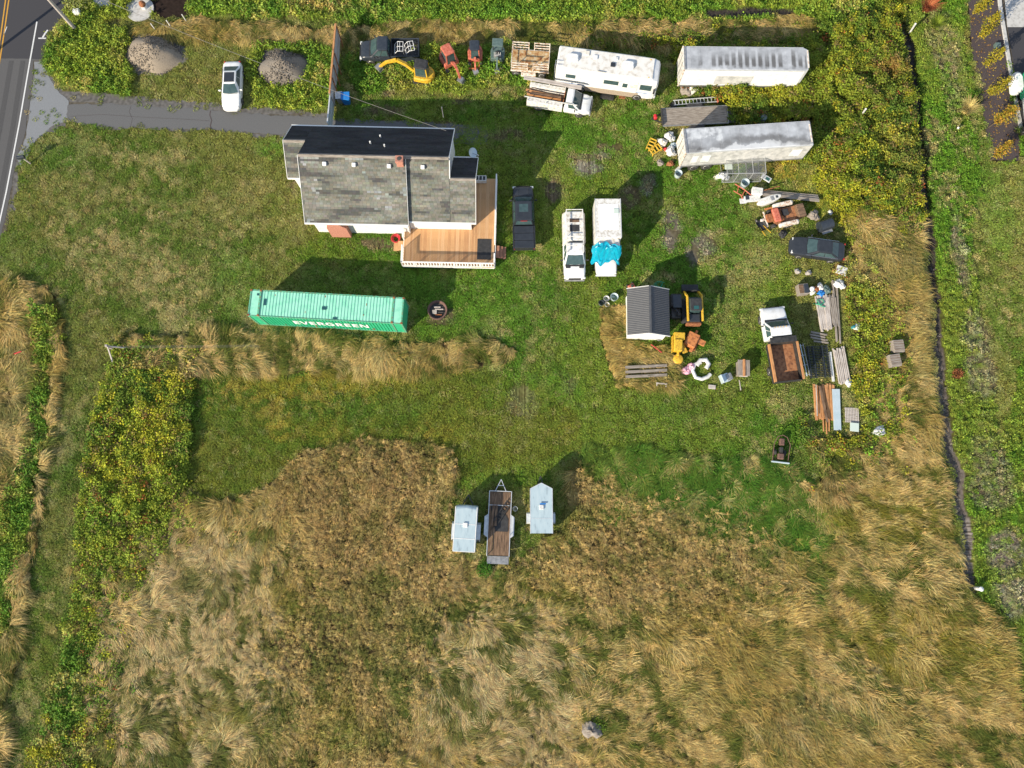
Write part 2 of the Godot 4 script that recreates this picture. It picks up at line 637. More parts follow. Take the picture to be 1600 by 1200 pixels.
func make_ground() -> void:
	na.seed = 11
	na.frequency = 0.01
	na.fractal_octaves = 3
	nb.seed = 23
	nb.frequency = 0.02
	nb.fractal_octaves = 3
	nc.seed = 37
	nc.frequency = 0.03
	nc.fractal_octaves = 2
	zone.resize(GW * GH)
	zone.fill(LAWN)
	tint.resize(GW * GH)
	tint.fill(Color(0, 0, 0, 0))
	bare.resize(GW * GH)
	growth = {
		LAWN: [Color(0.08, 0.13, 0.018), Color(0.152, 0.162, 0.038), Color(0.29, 0.25, 0.1), -0.04],
		YARD: [Color(0.066, 0.138, 0.014), Color(0.118, 0.165, 0.022), Color(0.25, 0.22, 0.085), -0.2],
		MEADOW: [Color(0.072, 0.122, 0.014), Color(0.118, 0.142, 0.02), Color(0.25, 0.21, 0.04), -0.08],
		DRY: [Color(0.5, 0.365, 0.14), Color(0.345, 0.25, 0.072), Color(0.095, 0.115, 0.02), 0.16],
		FLATTENED: [Color(0.55, 0.41, 0.195), Color(0.4, 0.295, 0.12), Color(0.12, 0.13, 0.028), 0.08],
		SEED: [Color(0.46, 0.335, 0.13), Color(0.32, 0.228, 0.078), Color(0.105, 0.135, 0.024), 0.15],
		BRAMBLE: [Color(0.06, 0.105, 0.014), Color(0.13, 0.165, 0.018), Color(0.24, 0.235, 0.02), 0.04],
		WEEDS: [Color(0.07, 0.135, 0.014), Color(0.145, 0.18, 0.022), Color(0.26, 0.235, 0.06), -0.05],
		LONG: [Color(0.038, 0.09, 0.009), Color(0.07, 0.11, 0.015), Color(0.24, 0.195, 0.07), -0.1],
		ROUGH: [Color(0.075, 0.15, 0.014), Color(0.125, 0.165, 0.022), Color(0.2, 0.175, 0.07), -0.1],
		GRAVEL: [Color(0.09, 0.13, 0.02), Color(0.15, 0.16, 0.05), Color(0.25, 0.21, 0.1), 0.0],
		HARD: [Color(0.08, 0.13, 0.02), Color(0.1, 0.13, 0.04), Color(0.2, 0.17, 0.1), 0.0],
		BARK: [Color(0.08, 0.13, 0.02), Color(0.1, 0.13, 0.04), Color(0.2, 0.17, 0.1), 0.0],
		SCRUB: [Color(0.1, 0.14, 0.02), Color(0.16, 0.17, 0.03), Color(0.3, 0.24, 0.08), 0.0],
		DITCH: [Color(0.2, 0.18, 0.14), Color(0.24, 0.2, 0.14), Color(0.1, 0.13, 0.04), 0.0],
	}
	lay(YARD, pts([-16.32, -38.47, -2.42, -39.14, 9.67, -38.47, 15.14, -39.14, 12.53, -33.88, 15.45, -32.27, 23.15, -31.95, 22.28, -27.52, 25.39, -21.98, 26.18, -17.21, 24.06, -11.42, 27.05, -6.92, 23.62, -5.27, 17.57, -4.99, 5.78, -5.82, 2.72, -2.55, -4.36, -2.55, -5.51, -6.37, 0, -13.71, -9.08, -16.03, -9.22, -21.38, -20.85, -23.2, -4.76, -32.59]))
	lay(MEADOW, pts([-27.77, -12.27, -21.31, -12.1, -11.22, -12.21, -3.37, -12.73, 1.12, -11.99, 5.56, -9.15, 5.78, -5.82, 3.29, -4.72, -4.37, -3.63, -6.05, -5.82, -12.13, -6.37, -18.12, -5.16, -22.83, -1.74, -26.07, -1.47, -27.41, -2.55]))
	# the wild edges
	lay(WEEDS, pts([-56.89, -55.15, 44.25, -55.15, 39.08, -48.02, 27.19, -46.62, 12.39, -47.46, -12.37, -46.97, -32.88, -48.02, -41.41, -46.62, -44.04, -48.02]))
	lay(DRY, pts([-36.43, -46.28, -30.96, -47.32, -18.52, -46.28, -12.37, -46.9, 0, -47.11, 12.37, -46.9, 27.87, -47.46, 30.79, -45.24, 27.63, -44.21, 15.97, -44.42, 6.15, -44.83, 0, -45.1, -7.37, -44.28, -14.73, -44, -17.2, -44.42, -30.75, -44.83]))
	lay(WEEDS, pts([-44.33, -45.24, -42.64, -46.62, -37.01, -45.93, -36.3, -41.83, -36.33, -39.14, -41.25, -39.81, -44.27, -42.17]))
	lay(WEEDS, pts([-24.89, -44.55, -17.2, -44.42, -16.32, -38.47, -19.88, -37.28, -24.16, -38.14, -24.97, -41.15]))
	lay(WEEDS, pts([-15.95, -43.87, 0, -44.42, 1.82, -40.48, -4.85, -39.81, -14.55, -39.47]))
	lay(BRAMBLE, pts([4.93, -45.38, 15.98, -44.69, 27.66, -44.55, 30.9, -46.62, 37.36, -49.42, 38.17, -45.24, 38.66, -40.48, 38.25, -33.24, 37.99, -27.52, 36.73, -25.53, 33.62, -26.59, 30.83, -24.73, 29.47, -28.02, 27.78, -30.36, 28.8, -32.08, 23.79, -32.59, 19.63, -32.59, 15.59, -32.72, 16.1, -33.56, 28.03, -33.56, 28.56, -36.49, 20.42, -36.16, 20.25, -38.47, 15.9, -39.81, 15.47, -44.21, 7.99, -44.42]))
	lay(DRY, pts([31.24, -29.41, 34.89, -27.52, 36.37, -26.59, 36.4, -20.18, 36.28, -13.71, 36.29, -8.03, 36.52, -3.63, 34.12, -5.82, 30.02, -9.15, 29.86, -13.71, 29.7, -18.39, 28.86, -21.98, 30.46, -23.81]))
	lay(SCRUB, pts([29.46, -22.29, 32.78, -20.78, 34.04, -16.03, 33.58, -11.42, 30.92, -6.92, 28.35, -9.15, 29.58, -13.71, 29.59, -18.39]))
	lay(SCRUB, pts([25.01, -9.15, 27.61, -6.92, 30.14, -7.48, 32.69, -8.03, 32.96, -5.27, 28.43, -3.63, 25.78, -4.72]))
	lay(LAWN, pts([25.08, -21.68, 29.81, -21.02, 30.18, -16.03, 29.88, -11.42, 30.46, -9.15, 30.38, -7.03, 25.49, -6.7, 25.85, -11.42, 24.51, -13.71]))
	lay(DRY, pts([-63.26, -20.78, -45.93, -20.18, -43.99, -20.72, -41.95, -20.48, -40.37, -19.28, -39.84, -17.21, -39.82, -14.58, -39.84, -11.42, -39.97, -6.92, -39.99, -2.55, -39.95, 2.24, -40.03, 5.87, -40.36, 9.92, -40.64, 13.86, -40.78, 22.39, -60.06, 24.23]))
	lay(WEEDS, pts([-42.91, -18.98, -40.2, -17.8, -40.29, -11.42, -40.31, -4.72, -40.74, 2.76, -41.41, 9.92, -42.83, 14.83, -43.68, 4.84, -42.23, -4.72, -41.83, -12.56]))
	lay(DRY, pts([-35.23, -15.57, -28.35, -15.86, -21.54, -15.8, -13.59, -15.51, -5.66, -15.22, -1.13, -15.39, 0, -14.58, -0.56, -13.59, -3.37, -12.85, -6.73, -12.33, -11.22, -12.39, -16.83, -12.27, -21.31, -12.1, -25.28, -12.67, -28.07, -12.56, -32.11, -13.71]))
	lay(DRY, pts([-36.1, 3.55, -33.83, 2.24, -30.31, -0.4, -27.73, -1.9, -25.51, -1.26, -22.82, -1.58, -20.2, -3.2, -18.12, -5.05, -15.43, -6.2, -11.58, -6.37, -7.72, -6.37, -5.22, -5.54, -4.6, -3.9, -5.1, -0.94, -5.04, 3.03, -2.14, 3.91, 0, 3.6, 1.88, 2.24, 4.31, 1.29, 4.79, -2.01, 5.81, -4.5, 8.7, -2.01, 12.47, -0.94, 16.24, -0.4, 19.46, 0.13, 20.97, 1.72, 24.05, 3.81, 25.5, 2.24, 25.34, -2.55, 29.17, -5.82, 33.02, -5.82, 36.17, -6.92, 36.51, -2.55, 36.72, 3.29, 37.71, 6.64, 40.1, 9.92, 40.87, 14.83, 39.54, 24.23, -40.54, 24.23, -38.62, 19.6, -36.67, 12.39, -36.35, 7.4]))
	lay(SCRUB, pts([-35.15, -14.75, -31.03, -14.17, -27.94, -13.71, -27.63, -11.19, -34.67, -11.19, -35.75, -10.85]))
	lay(BRAMBLE, pts([-35.79, -11.19, -27.64, -11.42, -27.61, -6.92, -27.44, -3.63, -27.95, -1.9, -30.3, -0.29, -31.66, 1.29, -33.82, 2.35, -35.94, 3.49, -36.38, -0.4, -36.32, -5.82, -35.91, -9.72]))
	lay(SCRUB, pts([-30.31, -0.4, -31.66, 1.29, -33.82, 2.35, -35.95, 3.39, -36.35, 7.4, -31.96, 4.84, -25.44, -0.4]))
	lay(SCRUB, pts([-36.07, 3.81, -34.09, 4.84, -32.76, 9.92, -32.77, 14.83, -32.93, 20.54, -38.5, 20.54, -37.61, 15.32, -36.57, 11.9, -36.35, 7.4]))
	lay(WEEDS, pts([-36.01, 10.42, -34.38, 11.9, -34.93, 16.28, -36.36, 17.24, -37.27, 13.86]))
	lay(SEED, pts([-20.43, -2.55, -18.12, -5.16, -15.43, -6.31, -11.58, -6.48, -7.72, -6.48, -5.12, -5.65, -4.49, -3.85, -4.99, -0.94, -4.93, 3.08, -5.25, 9.42, -7.22, 14.83, -8.11, 20.54, -18.74, 20.54, -19.09, 14.83, -19.92, 9.92, -19.17, 4.84]))
	lay(SEED, pts([0, 3.6, 4.31, 1.29, 4.9, -2.01, 5.92, -4.39, 8.7, -2.01, 12.47, -0.94, 16.24, -0.4, 19.46, 0.13, 20.97, 1.72, 23.51, 3.81, 20.05, 7.91, 13.15, 8.91, 5.28, 7.91, -2.13, 5.36]))
	lay(FLATTENED, pts([-30.61, 2.24, -25.44, -0.4, -21.58, 0.66, -19.71, 4.84, -19.92, 9.92, -19.09, 14.83, -20.33, 19.6, -27.86, 20.54, -31.6, 18.66, -32.77, 12.39, -32.33, 6.38]))
	lay(FLATTENED, pts([-5.78, 9.42, -2.11, 7.4, 2.64, 7.91, 5.24, 9.92, 5.68, 14.83, 4.05, 20.54, -6.08, 20.54, -7.22, 14.83]))
	lay(LONG, pts([5.72, -5.82, 11, -5.49, 17.56, -4.83, 22.51, -4.99, 24.6, -3.63, 25.8, -1.47, 27.88, -0.4, 26.85, 2.24, 24.05, 3.81, 20.97, 1.72, 16.24, -0.4, 12.47, -0.94, 8.7, -2.01]))
	lay(DRY, pts([8.11, -18.39, 10.17, -18.51, 10.19, -15.45, 13.56, -14.58, 14.08, -13.71, 13.77, -11.42, 11.18, -11.07, 9.06, -11.3, 8.23, -13.71, 7.71, -16.03]))
	# the strip beyond the ditch
	lay(ROUGH, pts([38.1, -53.7, 62.97, -53.7, 50.05, 24.23, 40.04, 24.23, 40.87, 14.83, 39.84, 9.92, 38.62, 6.12, 38.23, 2.24, 38.14, -2.55, 38, -8.03, 37.97, -13.71, 38.12, -20.18, 38.11, -27.52, 38.49, -33.24, 38.53, -40.48, 38.16, -46.28]))
	lay(LAWN, pts([44.08, -53.7, 44.84, -53.7, 44.17, -43.87, 44.39, -37.15, 44.47, -32.46, 47.53, -32.21, 48.48, -21.98, 41.82, -5.82, 41.41, -16.03, 41.84, -24.42, 43.03, -29.41, 43.36, -37.15, 43.59, -45.24]))
	lay(DITCH, pts([36.61, -48.16, 37.41, -47.46, 38.67, -45.24, 38.72, -40.48, 38.67, -33.24, 38.4, -27.52, 38.41, -20.18, 38.25, -13.71, 38.28, -8.03, 38.41, -2.55, 38.5, 2.24, 38.77, 6.18, 37.87, 6.18, 37.53, 2.24, 37.43, -2.55, 37.28, -8.03, 37.35, -13.71, 37.43, -20.18, 37.47, -27.52, 37.71, -33.24, 37.68, -40.48, 37.19, -45.24]))
	lay(DITCH, pts([18.64, -48.58, 27.31, -48.3, 27.25, -47.46, 18.59, -47.6]))
	# made ground
	lay(GRAVEL, pts([-47.15, -43.18, -44.92, -42.98, -43.98, -41.29, -42.73, -39.47, -37.57, -39.41, -30.25, -38.74, -22.92, -37.68, -16.86, -37.15, -16.59, -33.88, -21.55, -34.86, -28.17, -35.44, -37.19, -35.71, -41.75, -36.23, -44.29, -34.86, -45.44, -32.59, -45.73, -27.52, -48.08, -27.52]))
	lay(HARD, pts([-69.8, -56.61, -42.95, -53.7, -42.76, -48.72, -43.91, -46.9, -44.41, -45.93, -44.79, -42.91, -45.63, -42.78, -45.44, -41.29, -45.48, -34.86, -45.95, -32.91, -46.07, -28.78, -46.42, -24.73, -48.45, -13.71, -67.61, -13.71]))
	lay(BARK, pts([-37.49, -48.3, -37.03, -49.28, -36.02, -49.7, -34.84, -49.14, -34.5, -48.16, -35.03, -47.18, -36.24, -46.9, -37.16, -47.46]))
	lay(GRAVEL, pts([-37.27, -43.59, -36.36, -45.59, -33.93, -45.93, -31.62, -44.21, -31.17, -42.5, -33.5, -41.29, -36.28, -41.69]))
	lay(GRAVEL, pts([-24.16, -41.83, -23.92, -43.87, -22.12, -44.42, -19.73, -43.53, -19.38, -41.49, -20.93, -39.81, -23.07, -40.08]))
	lay(HARD, pts([-41.67, -38.14, -37.44, -38.14, -28.34, -37.55, -24.09, -37.15, -16.84, -36.69, -9.62, -36.36, -9.57, -34.79, -21.57, -35.31, -28.19, -35.71, -37.22, -35.97, -41.5, -36.62]))
	lay(BARK, pts([44.65, -53.7, 47.86, -53.7, 47.41, -45.24, 47.2, -32.46, 44.43, -32.59, 44.33, -37.15, 44.04, -43.87]))
	lay(HARD, pts([47.61, -53.7, 62.97, -53.7, 59.85, -34.86, 47.43, -35.05]))
	lay(BARK, pts([-35.31, -50.84, -31.25, -50.84, -31.48, -47.67, -33.31, -47.32, -34.74, -48.02]))
	lay(HARD, pts([-41.56, -53.7, -39.04, -53.7, -38.87, -48.44, -40.63, -48.58]))
	# colour patches: dry lawn, moss, bare earth
	var straw := Color(0.31, 0.255, 0.105)
	var gold := Color(0.27, 0.215, 0.03)
	var green := Color(0.07, 0.14, 0.02)
	var lush := Color(0.09, 0.19, 0.02)
	var brown := Color(0.32, 0.2, 0.085)
	var olive := Color(0.17, 0.165, 0.04)
	var earth := Color(0.22, 0.165, 0.11, 0.0)
	var grey := Color(0.27, 0.24, 0.205, 0.0)
	for p in [
		[-31.55, -32.91, 3.57, 0.9, straw, 0.7], [-35.33, -23.2, 5.21, 3.66, straw, 0.55], [-39.49, -29.41, 3.54, 3.16, straw, 0.35], [-27.56, -27.52, 5.28, 2.5, straw, 0.3], [-23.62, -30.04, 2.36, 1.9, straw, 0.45], [-29.91, -20.78, 5.18, 3.01, straw, 0.45],
		[-41.74, -33.56, 3.58, 1.94, green, 0.6], [-44.01, -23.2, 2.32, 2.44, green, 0.6], [-22.68, -33.88, 2.98, 1.3, lush, 0.7], [-24.77, -21.38, 2.3, 3.62, lush, 0.6], [-12.63, -20.18, 7.46, 2.1, lush, 0.75], [-4, -18.39, 5.14, 3.56, lush, 0.6],
		[-19.28, -26.28, 1.46, 1.55, straw, 0.5], [-12.2, -24.42, 2.91, 0.55, earth, 0.7], [-6.27, -17.5, 1.25, 0.83, earth, 0.7],
		[-20.08, -30.04, 0.71, 1.65, earth, 0.6],
		[7.42, -31.82, 1.54, 0.77, grey, 0.8], [8.04, -32.91, 1.19, 0.52, grey, 0.6], [14.58, -25.66, 0.93, 1.86, grey, 0.85], [17.44, -24.42, 1.28, 1.6, grey, 0.7], [10.89, -29.09, 1.3, 1.39, earth, 0.7], [3.65, -29.41, 0.94, 1.39, earth, 0.8],
		[0.67, -10, 1.67, 1.69, Color(0.27, 0.22, 0.13, 0.0), 0.8], [5.04, -11.42, 0.9, 1.48, earth, 0.5], [12.4, -30.04, 0.83, 1.27, grey, 0.7], [16.52, -23.5, 0.81, 1.47, grey, 0.8], [6.85, -32.91, 1.79, 0.45, earth, 0.7], [8.95, -33.88, 1.55, 0.39, earth, 0.6], [20.16, -21.38, 1.73, 1.21, straw, 0.5], [23.94, -9.72, 1.39, 2.25, straw, 0.7], [22.55, -22.59, 2.31, 2.43, straw, 0.6], [20.56, -18.39, 2.86, 3.56, straw, 0.3], [1.73, -22.59, 1.73, 0.85, straw, 0.7], [2.79, -10.85, 6.7, 2.27, lush, 0.4],
		[-6, -35.84, 3.6, 0.92, earth, 0.7], [-0.6, -35.18, 1.8, 0.65, earth, 0.6], [-12.06, -37.68, 2.41, 0.53, earth, 0.6], [-4.84, -38.47, 1.45, 0.4, earth, 0.6], [-11.82, -39.47, 0.97, 0.4, earth, 0.6], [8.45, -37.81, 3.62, 1.06, straw, 0.3],
		[-13.43, -11.42, 6.72, 1.25, gold, 0.55], [-20.13, -11.13, 3.35, 1.14, gold, 0.6], [-17.7, -7.48, 3.87, 1.11, gold, 0.4], [-24.76, -5.82, 2.75, 3.3, olive, 0.25], [-6.07, -6.92, 2.21, 0.89, gold, 0.4], [-11.12, -9.15, 5.56, 1.12, green, 0.4],
		[14.45, -9.15, 5.56, 2.25, green, 0.5], [-1.1, -6.37, 3.31, 2.21, olive, 0.25],
		[-12.93, 1.19, 7, 5.81, brown, 0.55], [-9.86, -4.17, 4.93, 2.18, brown, 0.5], [-17.98, -2.55, 2.72, 2.16, brown, 0.4], [-5.33, 4.84, 3.2, 1.55, brown, 0.5],
		[-12.62, 8.91, 4.73, 4.53, olive, 0.6], [-13.36, 16.28, 3.6, 3.36, gold, 0.45], [-12.8, 17.24, 2.56, 1.91, lush, 0.5], [-9.32, 13.86, 1.55, 3.9, green, 0.5], [3.19, 5.87, 3.19, 1.54, gold, 0.4], [-1.6, 4.32, 1.6, 0.78, lush, 0.7],
		[-25.57, 4.84, 3.73, 2.58, straw, 0.5], [-23.66, 15.8, 2.57, 1.92, olive, 0.5], [-24.1, 16.76, 3.08, 1.91, gold, 0.4], [-17.49, 6.38, 2.12, 4.09, gold, 0.4], [-15.27, 19.13, 1.53, 0.94, gold, 0.6],
		[10.69, 3.81, 6.41, 3.63, brown, 0.45], [14.77, 7.91, 4.75, 2.53, gold, 0.4], [14.49, 13.86, 3.62, 1.95, olive, 0.5], [24.95, 5.87, 0.74, 1.74, green, 0.8], [24.7, 2.24, 2.15, 1.57, lush, 0.4], [21.76, -2.01, 4.35, 1.61, lush, 0.15], [27.99, -18.39, 2.28, 3.56, straw, 0.5], [28.54, -11.42, 2.24, 3.42, straw, 0.5], [23.45, -27.52, 2.93, 3.13, straw, 0.35],
		[31.4, -0.4, 5.95, 3.2, gold, 0.5], [34.07, 9.92, 5.24, 4, gold, 0.6], [28.92, 8.91, 3.16, 3.02, gold, 0.5], [25.72, 15.8, 6.17, 2.89, straw, 0.4], [27.79, -2.55, 1.63, 1.62, brown, 0.6], [20.94, 10.42, 2.09, 1.99, olive, 0.6], [28.41, 2.76, 3.22, 1.04, olive, 0.4],
		[35.74, -16.03, 1.7, 7.02, Color(0.38, 0.31, 0.12), 0.6], [32.9, -21.98, 2.89, 2.42, Color(0.36, 0.30, 0.11), 0.6],
		[-31.92, -5.82, 3.3, 4.96, Color(0.26, 0.26, 0.02), 0.6], [-29.92, -8.03, 1.66, 3.35, Color(0.33, 0.29, 0.02), 0.5], [-34.1, -0.4, 2.17, 2.13, lush, 0.4], [-32.06, -13.13, 2.81, 1.15, brown, 0.6], [-28.64, -12.56, 1.68, 0.8, Color(0.24, 0.15, 0.1), 0.7],
		[24.2, -38.81, 4.24, 1.06, Color(0.24, 0.23, 0.02), 0.6], [28.88, -29.41, 2.95, 3.79, Color(0.27, 0.26, 0.02), 0.6], [24.9, -31.44, 3.56, 0.89, Color(0.3, 0.2, 0.03), 0.6], [34.52, -39.14, 3.03, 5.33, Color(0.09, 0.11, 0.02), 0.6], [35.99, -41.83, 2.44, 0.95, Color(0.22, 0.1, 0.04), 0.6], [35.68, -32.59, 2.38, 3.86, olive, 0.5],
		[-38.79, 9.92, 2.1, 4.5, Color(0.2, 0.21, 0.03), 0.4], [-43.5, -10.28, 1.34, 6.79, straw, 0.6], [-42.34, 4.84, 1.07, 3.09, lush, 0.5], [-37.97, -5.82, 0.77, 6.61, green, 0.4],
		[-40.95, -42.5, 3.06, 2.72, Color(0.17, 0.22, 0.02), 0.6], [-20.67, -40.48, 3.04, 2.69, Color(0.16, 0.2, 0.02), 0.5], [-28.59, -40.81, 3.65, 0.81, Color(0.22, 0.17, 0.06), 0.5], [-19.72, -45.59, 2.47, 0.69, straw, 0.5],
		[1.24, -48.02, 9.92, 0.98, lush, 0.6], [-9.92, -48.02, 3.72, 0.98, lush, 0.4], [-26.7, -48.37, 5.59, 0.84, lush, 0.5], [-18.64, -48.72, 3.73, 0.7, brown, 0.4],
		[41.25, -45.24, 1.85, 3.45, earth, 0.5], [41.94, -40.48, 1.22, 4.03, earth, 0.4], [40.54, -23.2, 0.81, 4.88, Color(0.2, 0.15, 0.12, 0.0), 0.7], [41.06, -13.13, 1.46, 5.75, Color(0.24, 0.2, 0.14, 0.0), 0.6], [41, -3.63, 2.19, 3.26, Color(0.2, 0.15, 0.12, 0.0), 0.6], [41.28, 2.76, 1.61, 2.09, Color(0.19, 0.15, 0.13, 0.0), 0.8], [44.56, -27.52, 1.76, 3.75, lush, 0.5], [41.35, 6.38, 2.12, 1.53, Color(0.27, 0.22, 0.17, 0.0), 0.7],
	]:
		patch(p[0], p[1], p[2], p[3], p[4], p[5])
	# wheel ruts through the yard
	for run in [pts([-1.5, -34.86, 2.97, -32.59, 4.11, -28.15, 3.58, -21.98, 2.84, -16.03, 1.67, -10.28, -0.55, -5.27]), pts([10.77, -34.86, 11.79, -29.41, 18.53, -23.2, 19.99, -18.39, 19.03, -11.42, 14.4, -8.03])]:
		for k in run.size() - 1:
			var d: Vector2 = (run[k + 1] - run[k]).normalized()
			for q in int(run[k].distance_to(run[k + 1]) / 0.5):
				for e in [-0.85, 0.85]:
					var p: Vector2 = run[k] + d * q * 0.5 + d.orthogonal() * e
					patch(p.x, p.y, 0.45, 0.45, Color(0.2, 0.175, 0.07), 0.35)
	# the ground itself, one sheet, sunk along the ditch
	var soil := {LAWN: Color(0.13, 0.125, 0.045), YARD: Color(0.11, 0.12, 0.035), MEADOW: Color(0.14, 0.12, 0.035), DRY: Color(0.15, 0.11, 0.055), FLATTENED: Color(0.2, 0.15, 0.08), SEED: Color(0.12, 0.09, 0.045), SCRUB: Color(0.09, 0.08, 0.035), BRAMBLE: Color(0.06, 0.05, 0.025), WEEDS: Color(0.08, 0.09, 0.03), LONG: Color(0.09, 0.09, 0.03), HARD: Color(0.2, 0.18, 0.15), GRAVEL: Color(0.24, 0.235, 0.235), BARK: Color(0.05, 0.035, 0.03), DITCH: Color(0.1, 0.09, 0.086), ROUGH: Color(0.14, 0.115, 0.07)}
	var im := Image.create_empty(GW * 2, GH * 2, false, Image.FORMAT_RGB8)
	for j in GH * 2:
		for i in GW * 2:
			var x := X0 + (i + 0.5) * CELL * 0.5
			var z := Z0 + (j + 0.5) * CELL * 0.5
			var k := zone_at(x, z)
			var c: Color = soil[k]
			if k == DITCH:
				c = c.lerp(Color(0.25, 0.225, 0.21), smoothstep(-22.0, -10.0, z))
			var cell := cell_at(x, z)
			if k in [LAWN, YARD, MEADOW, ROUGH]:
				c = c.lerp(growth_colour(k, x, z) * 0.7, 0.6)
			if bare[cell] > 0.0:
				var t := tint[cell]
				c = c.lerp(Color(t.r, t.g, t.b), bare[cell])
			c *= 1.0 + nc.get_noise_2d(x * 90.0, z * 90.0) * 0.5
			im.set_pixel(i, j, c.clamp().linear_to_srgb())
	im.resize(GW * 4, GH * 4, Image.INTERPOLATE_CUBIC)
	var gm := StandardMaterial3D.new()
	gm.resource_name = "soil"
	gm.albedo_texture = ImageTexture.create_from_image(im)
	gm.roughness = 0.95
	gm.metallic_specular = 0.2
	gm.texture_repeat = false
	gm.detail_enabled = true
	gm.detail_blend_mode = BaseMaterial3D.BLEND_MODE_MUL
	gm.detail_uv_layer = BaseMaterial3D.DETAIL_UV_2
	var f := FastNoiseLite.new()
	f.seed = 5
	f.frequency = 0.06
	f.fractal_octaves = 5
	f.fractal_gain = 0.7
	var g := Gradient.new()
	g.offsets = PackedFloat32Array([0.25, 0.75])
	g.colors = PackedColorArray([Color(0.55, 0.53, 0.5), Color(1, 1, 1)])
	var dt := NoiseTexture2D.new()
	dt.width = 1024
	dt.height = 1024
	dt.seamless = true
	dt.noise = f
	dt.color_ramp = g
	gm.detail_albedo = dt
	mats["soil"] = gm
	var st := SurfaceTool.new()
	st.begin(Mesh.PRIMITIVE_TRIANGLES)
	var step := 0.5
	var nx := int(GW * CELL / step)
	var nz := int(GH * CELL / step)
	for j in nz + 1:
		for i in nx + 1:
			var x := X0 + i * step
			var z := Z0 + j * step
			st.set_uv(Vector2(float(i) / nx, float(j) / nz))
			st.set_uv2(Vector2(x, z) * 0.11)
			st.set_normal(Vector3.UP)
			st.add_vertex(Vector3(x, height_at(x, z), z))
	for j in nz:
		for i in nx:
			var a := j * (nx + 1) + i
			for q in [a, a + 1, a + nx + 2, a, a + nx + 2, a + nx + 1]:
				st.add_index(q)
	st.generate_normals()
	var o := MeshInstance3D.new()
	o.name = "ground"
	o.mesh = st.commit()
	o.material_override = gm
	o.set_meta("kind", "structure")
	add_child(o)
	# the land beyond, out to the horizon
	var s := Shape.new()
	var lo := Vector2(X0, Z0)
	var hi := Vector2(X0 + GW * CELL, Z0 + GH * CELL)
	var y := -0.01
	for r in [[-900.0, -900.0, 900.0, lo.y], [-900.0, hi.y, 900.0, 900.0], [-900.0, lo.y, lo.x, hi.y], [hi.x, lo.y, 900.0, hi.y]]:
		s.quad(Vector3(r[0], y, r[1]), Vector3(r[0], y, r[3]), Vector3(r[2], y, r[3]), Vector3(r[2], y, r[1]))
	structure("terrain", s, mat("far_field", [Color(0.1, 0.12, 0.03), Color(0.24, 0.19, 0.08)], 0.95, 0.0, 0.05))

# ---------------------------------------------------------------- materials and builders

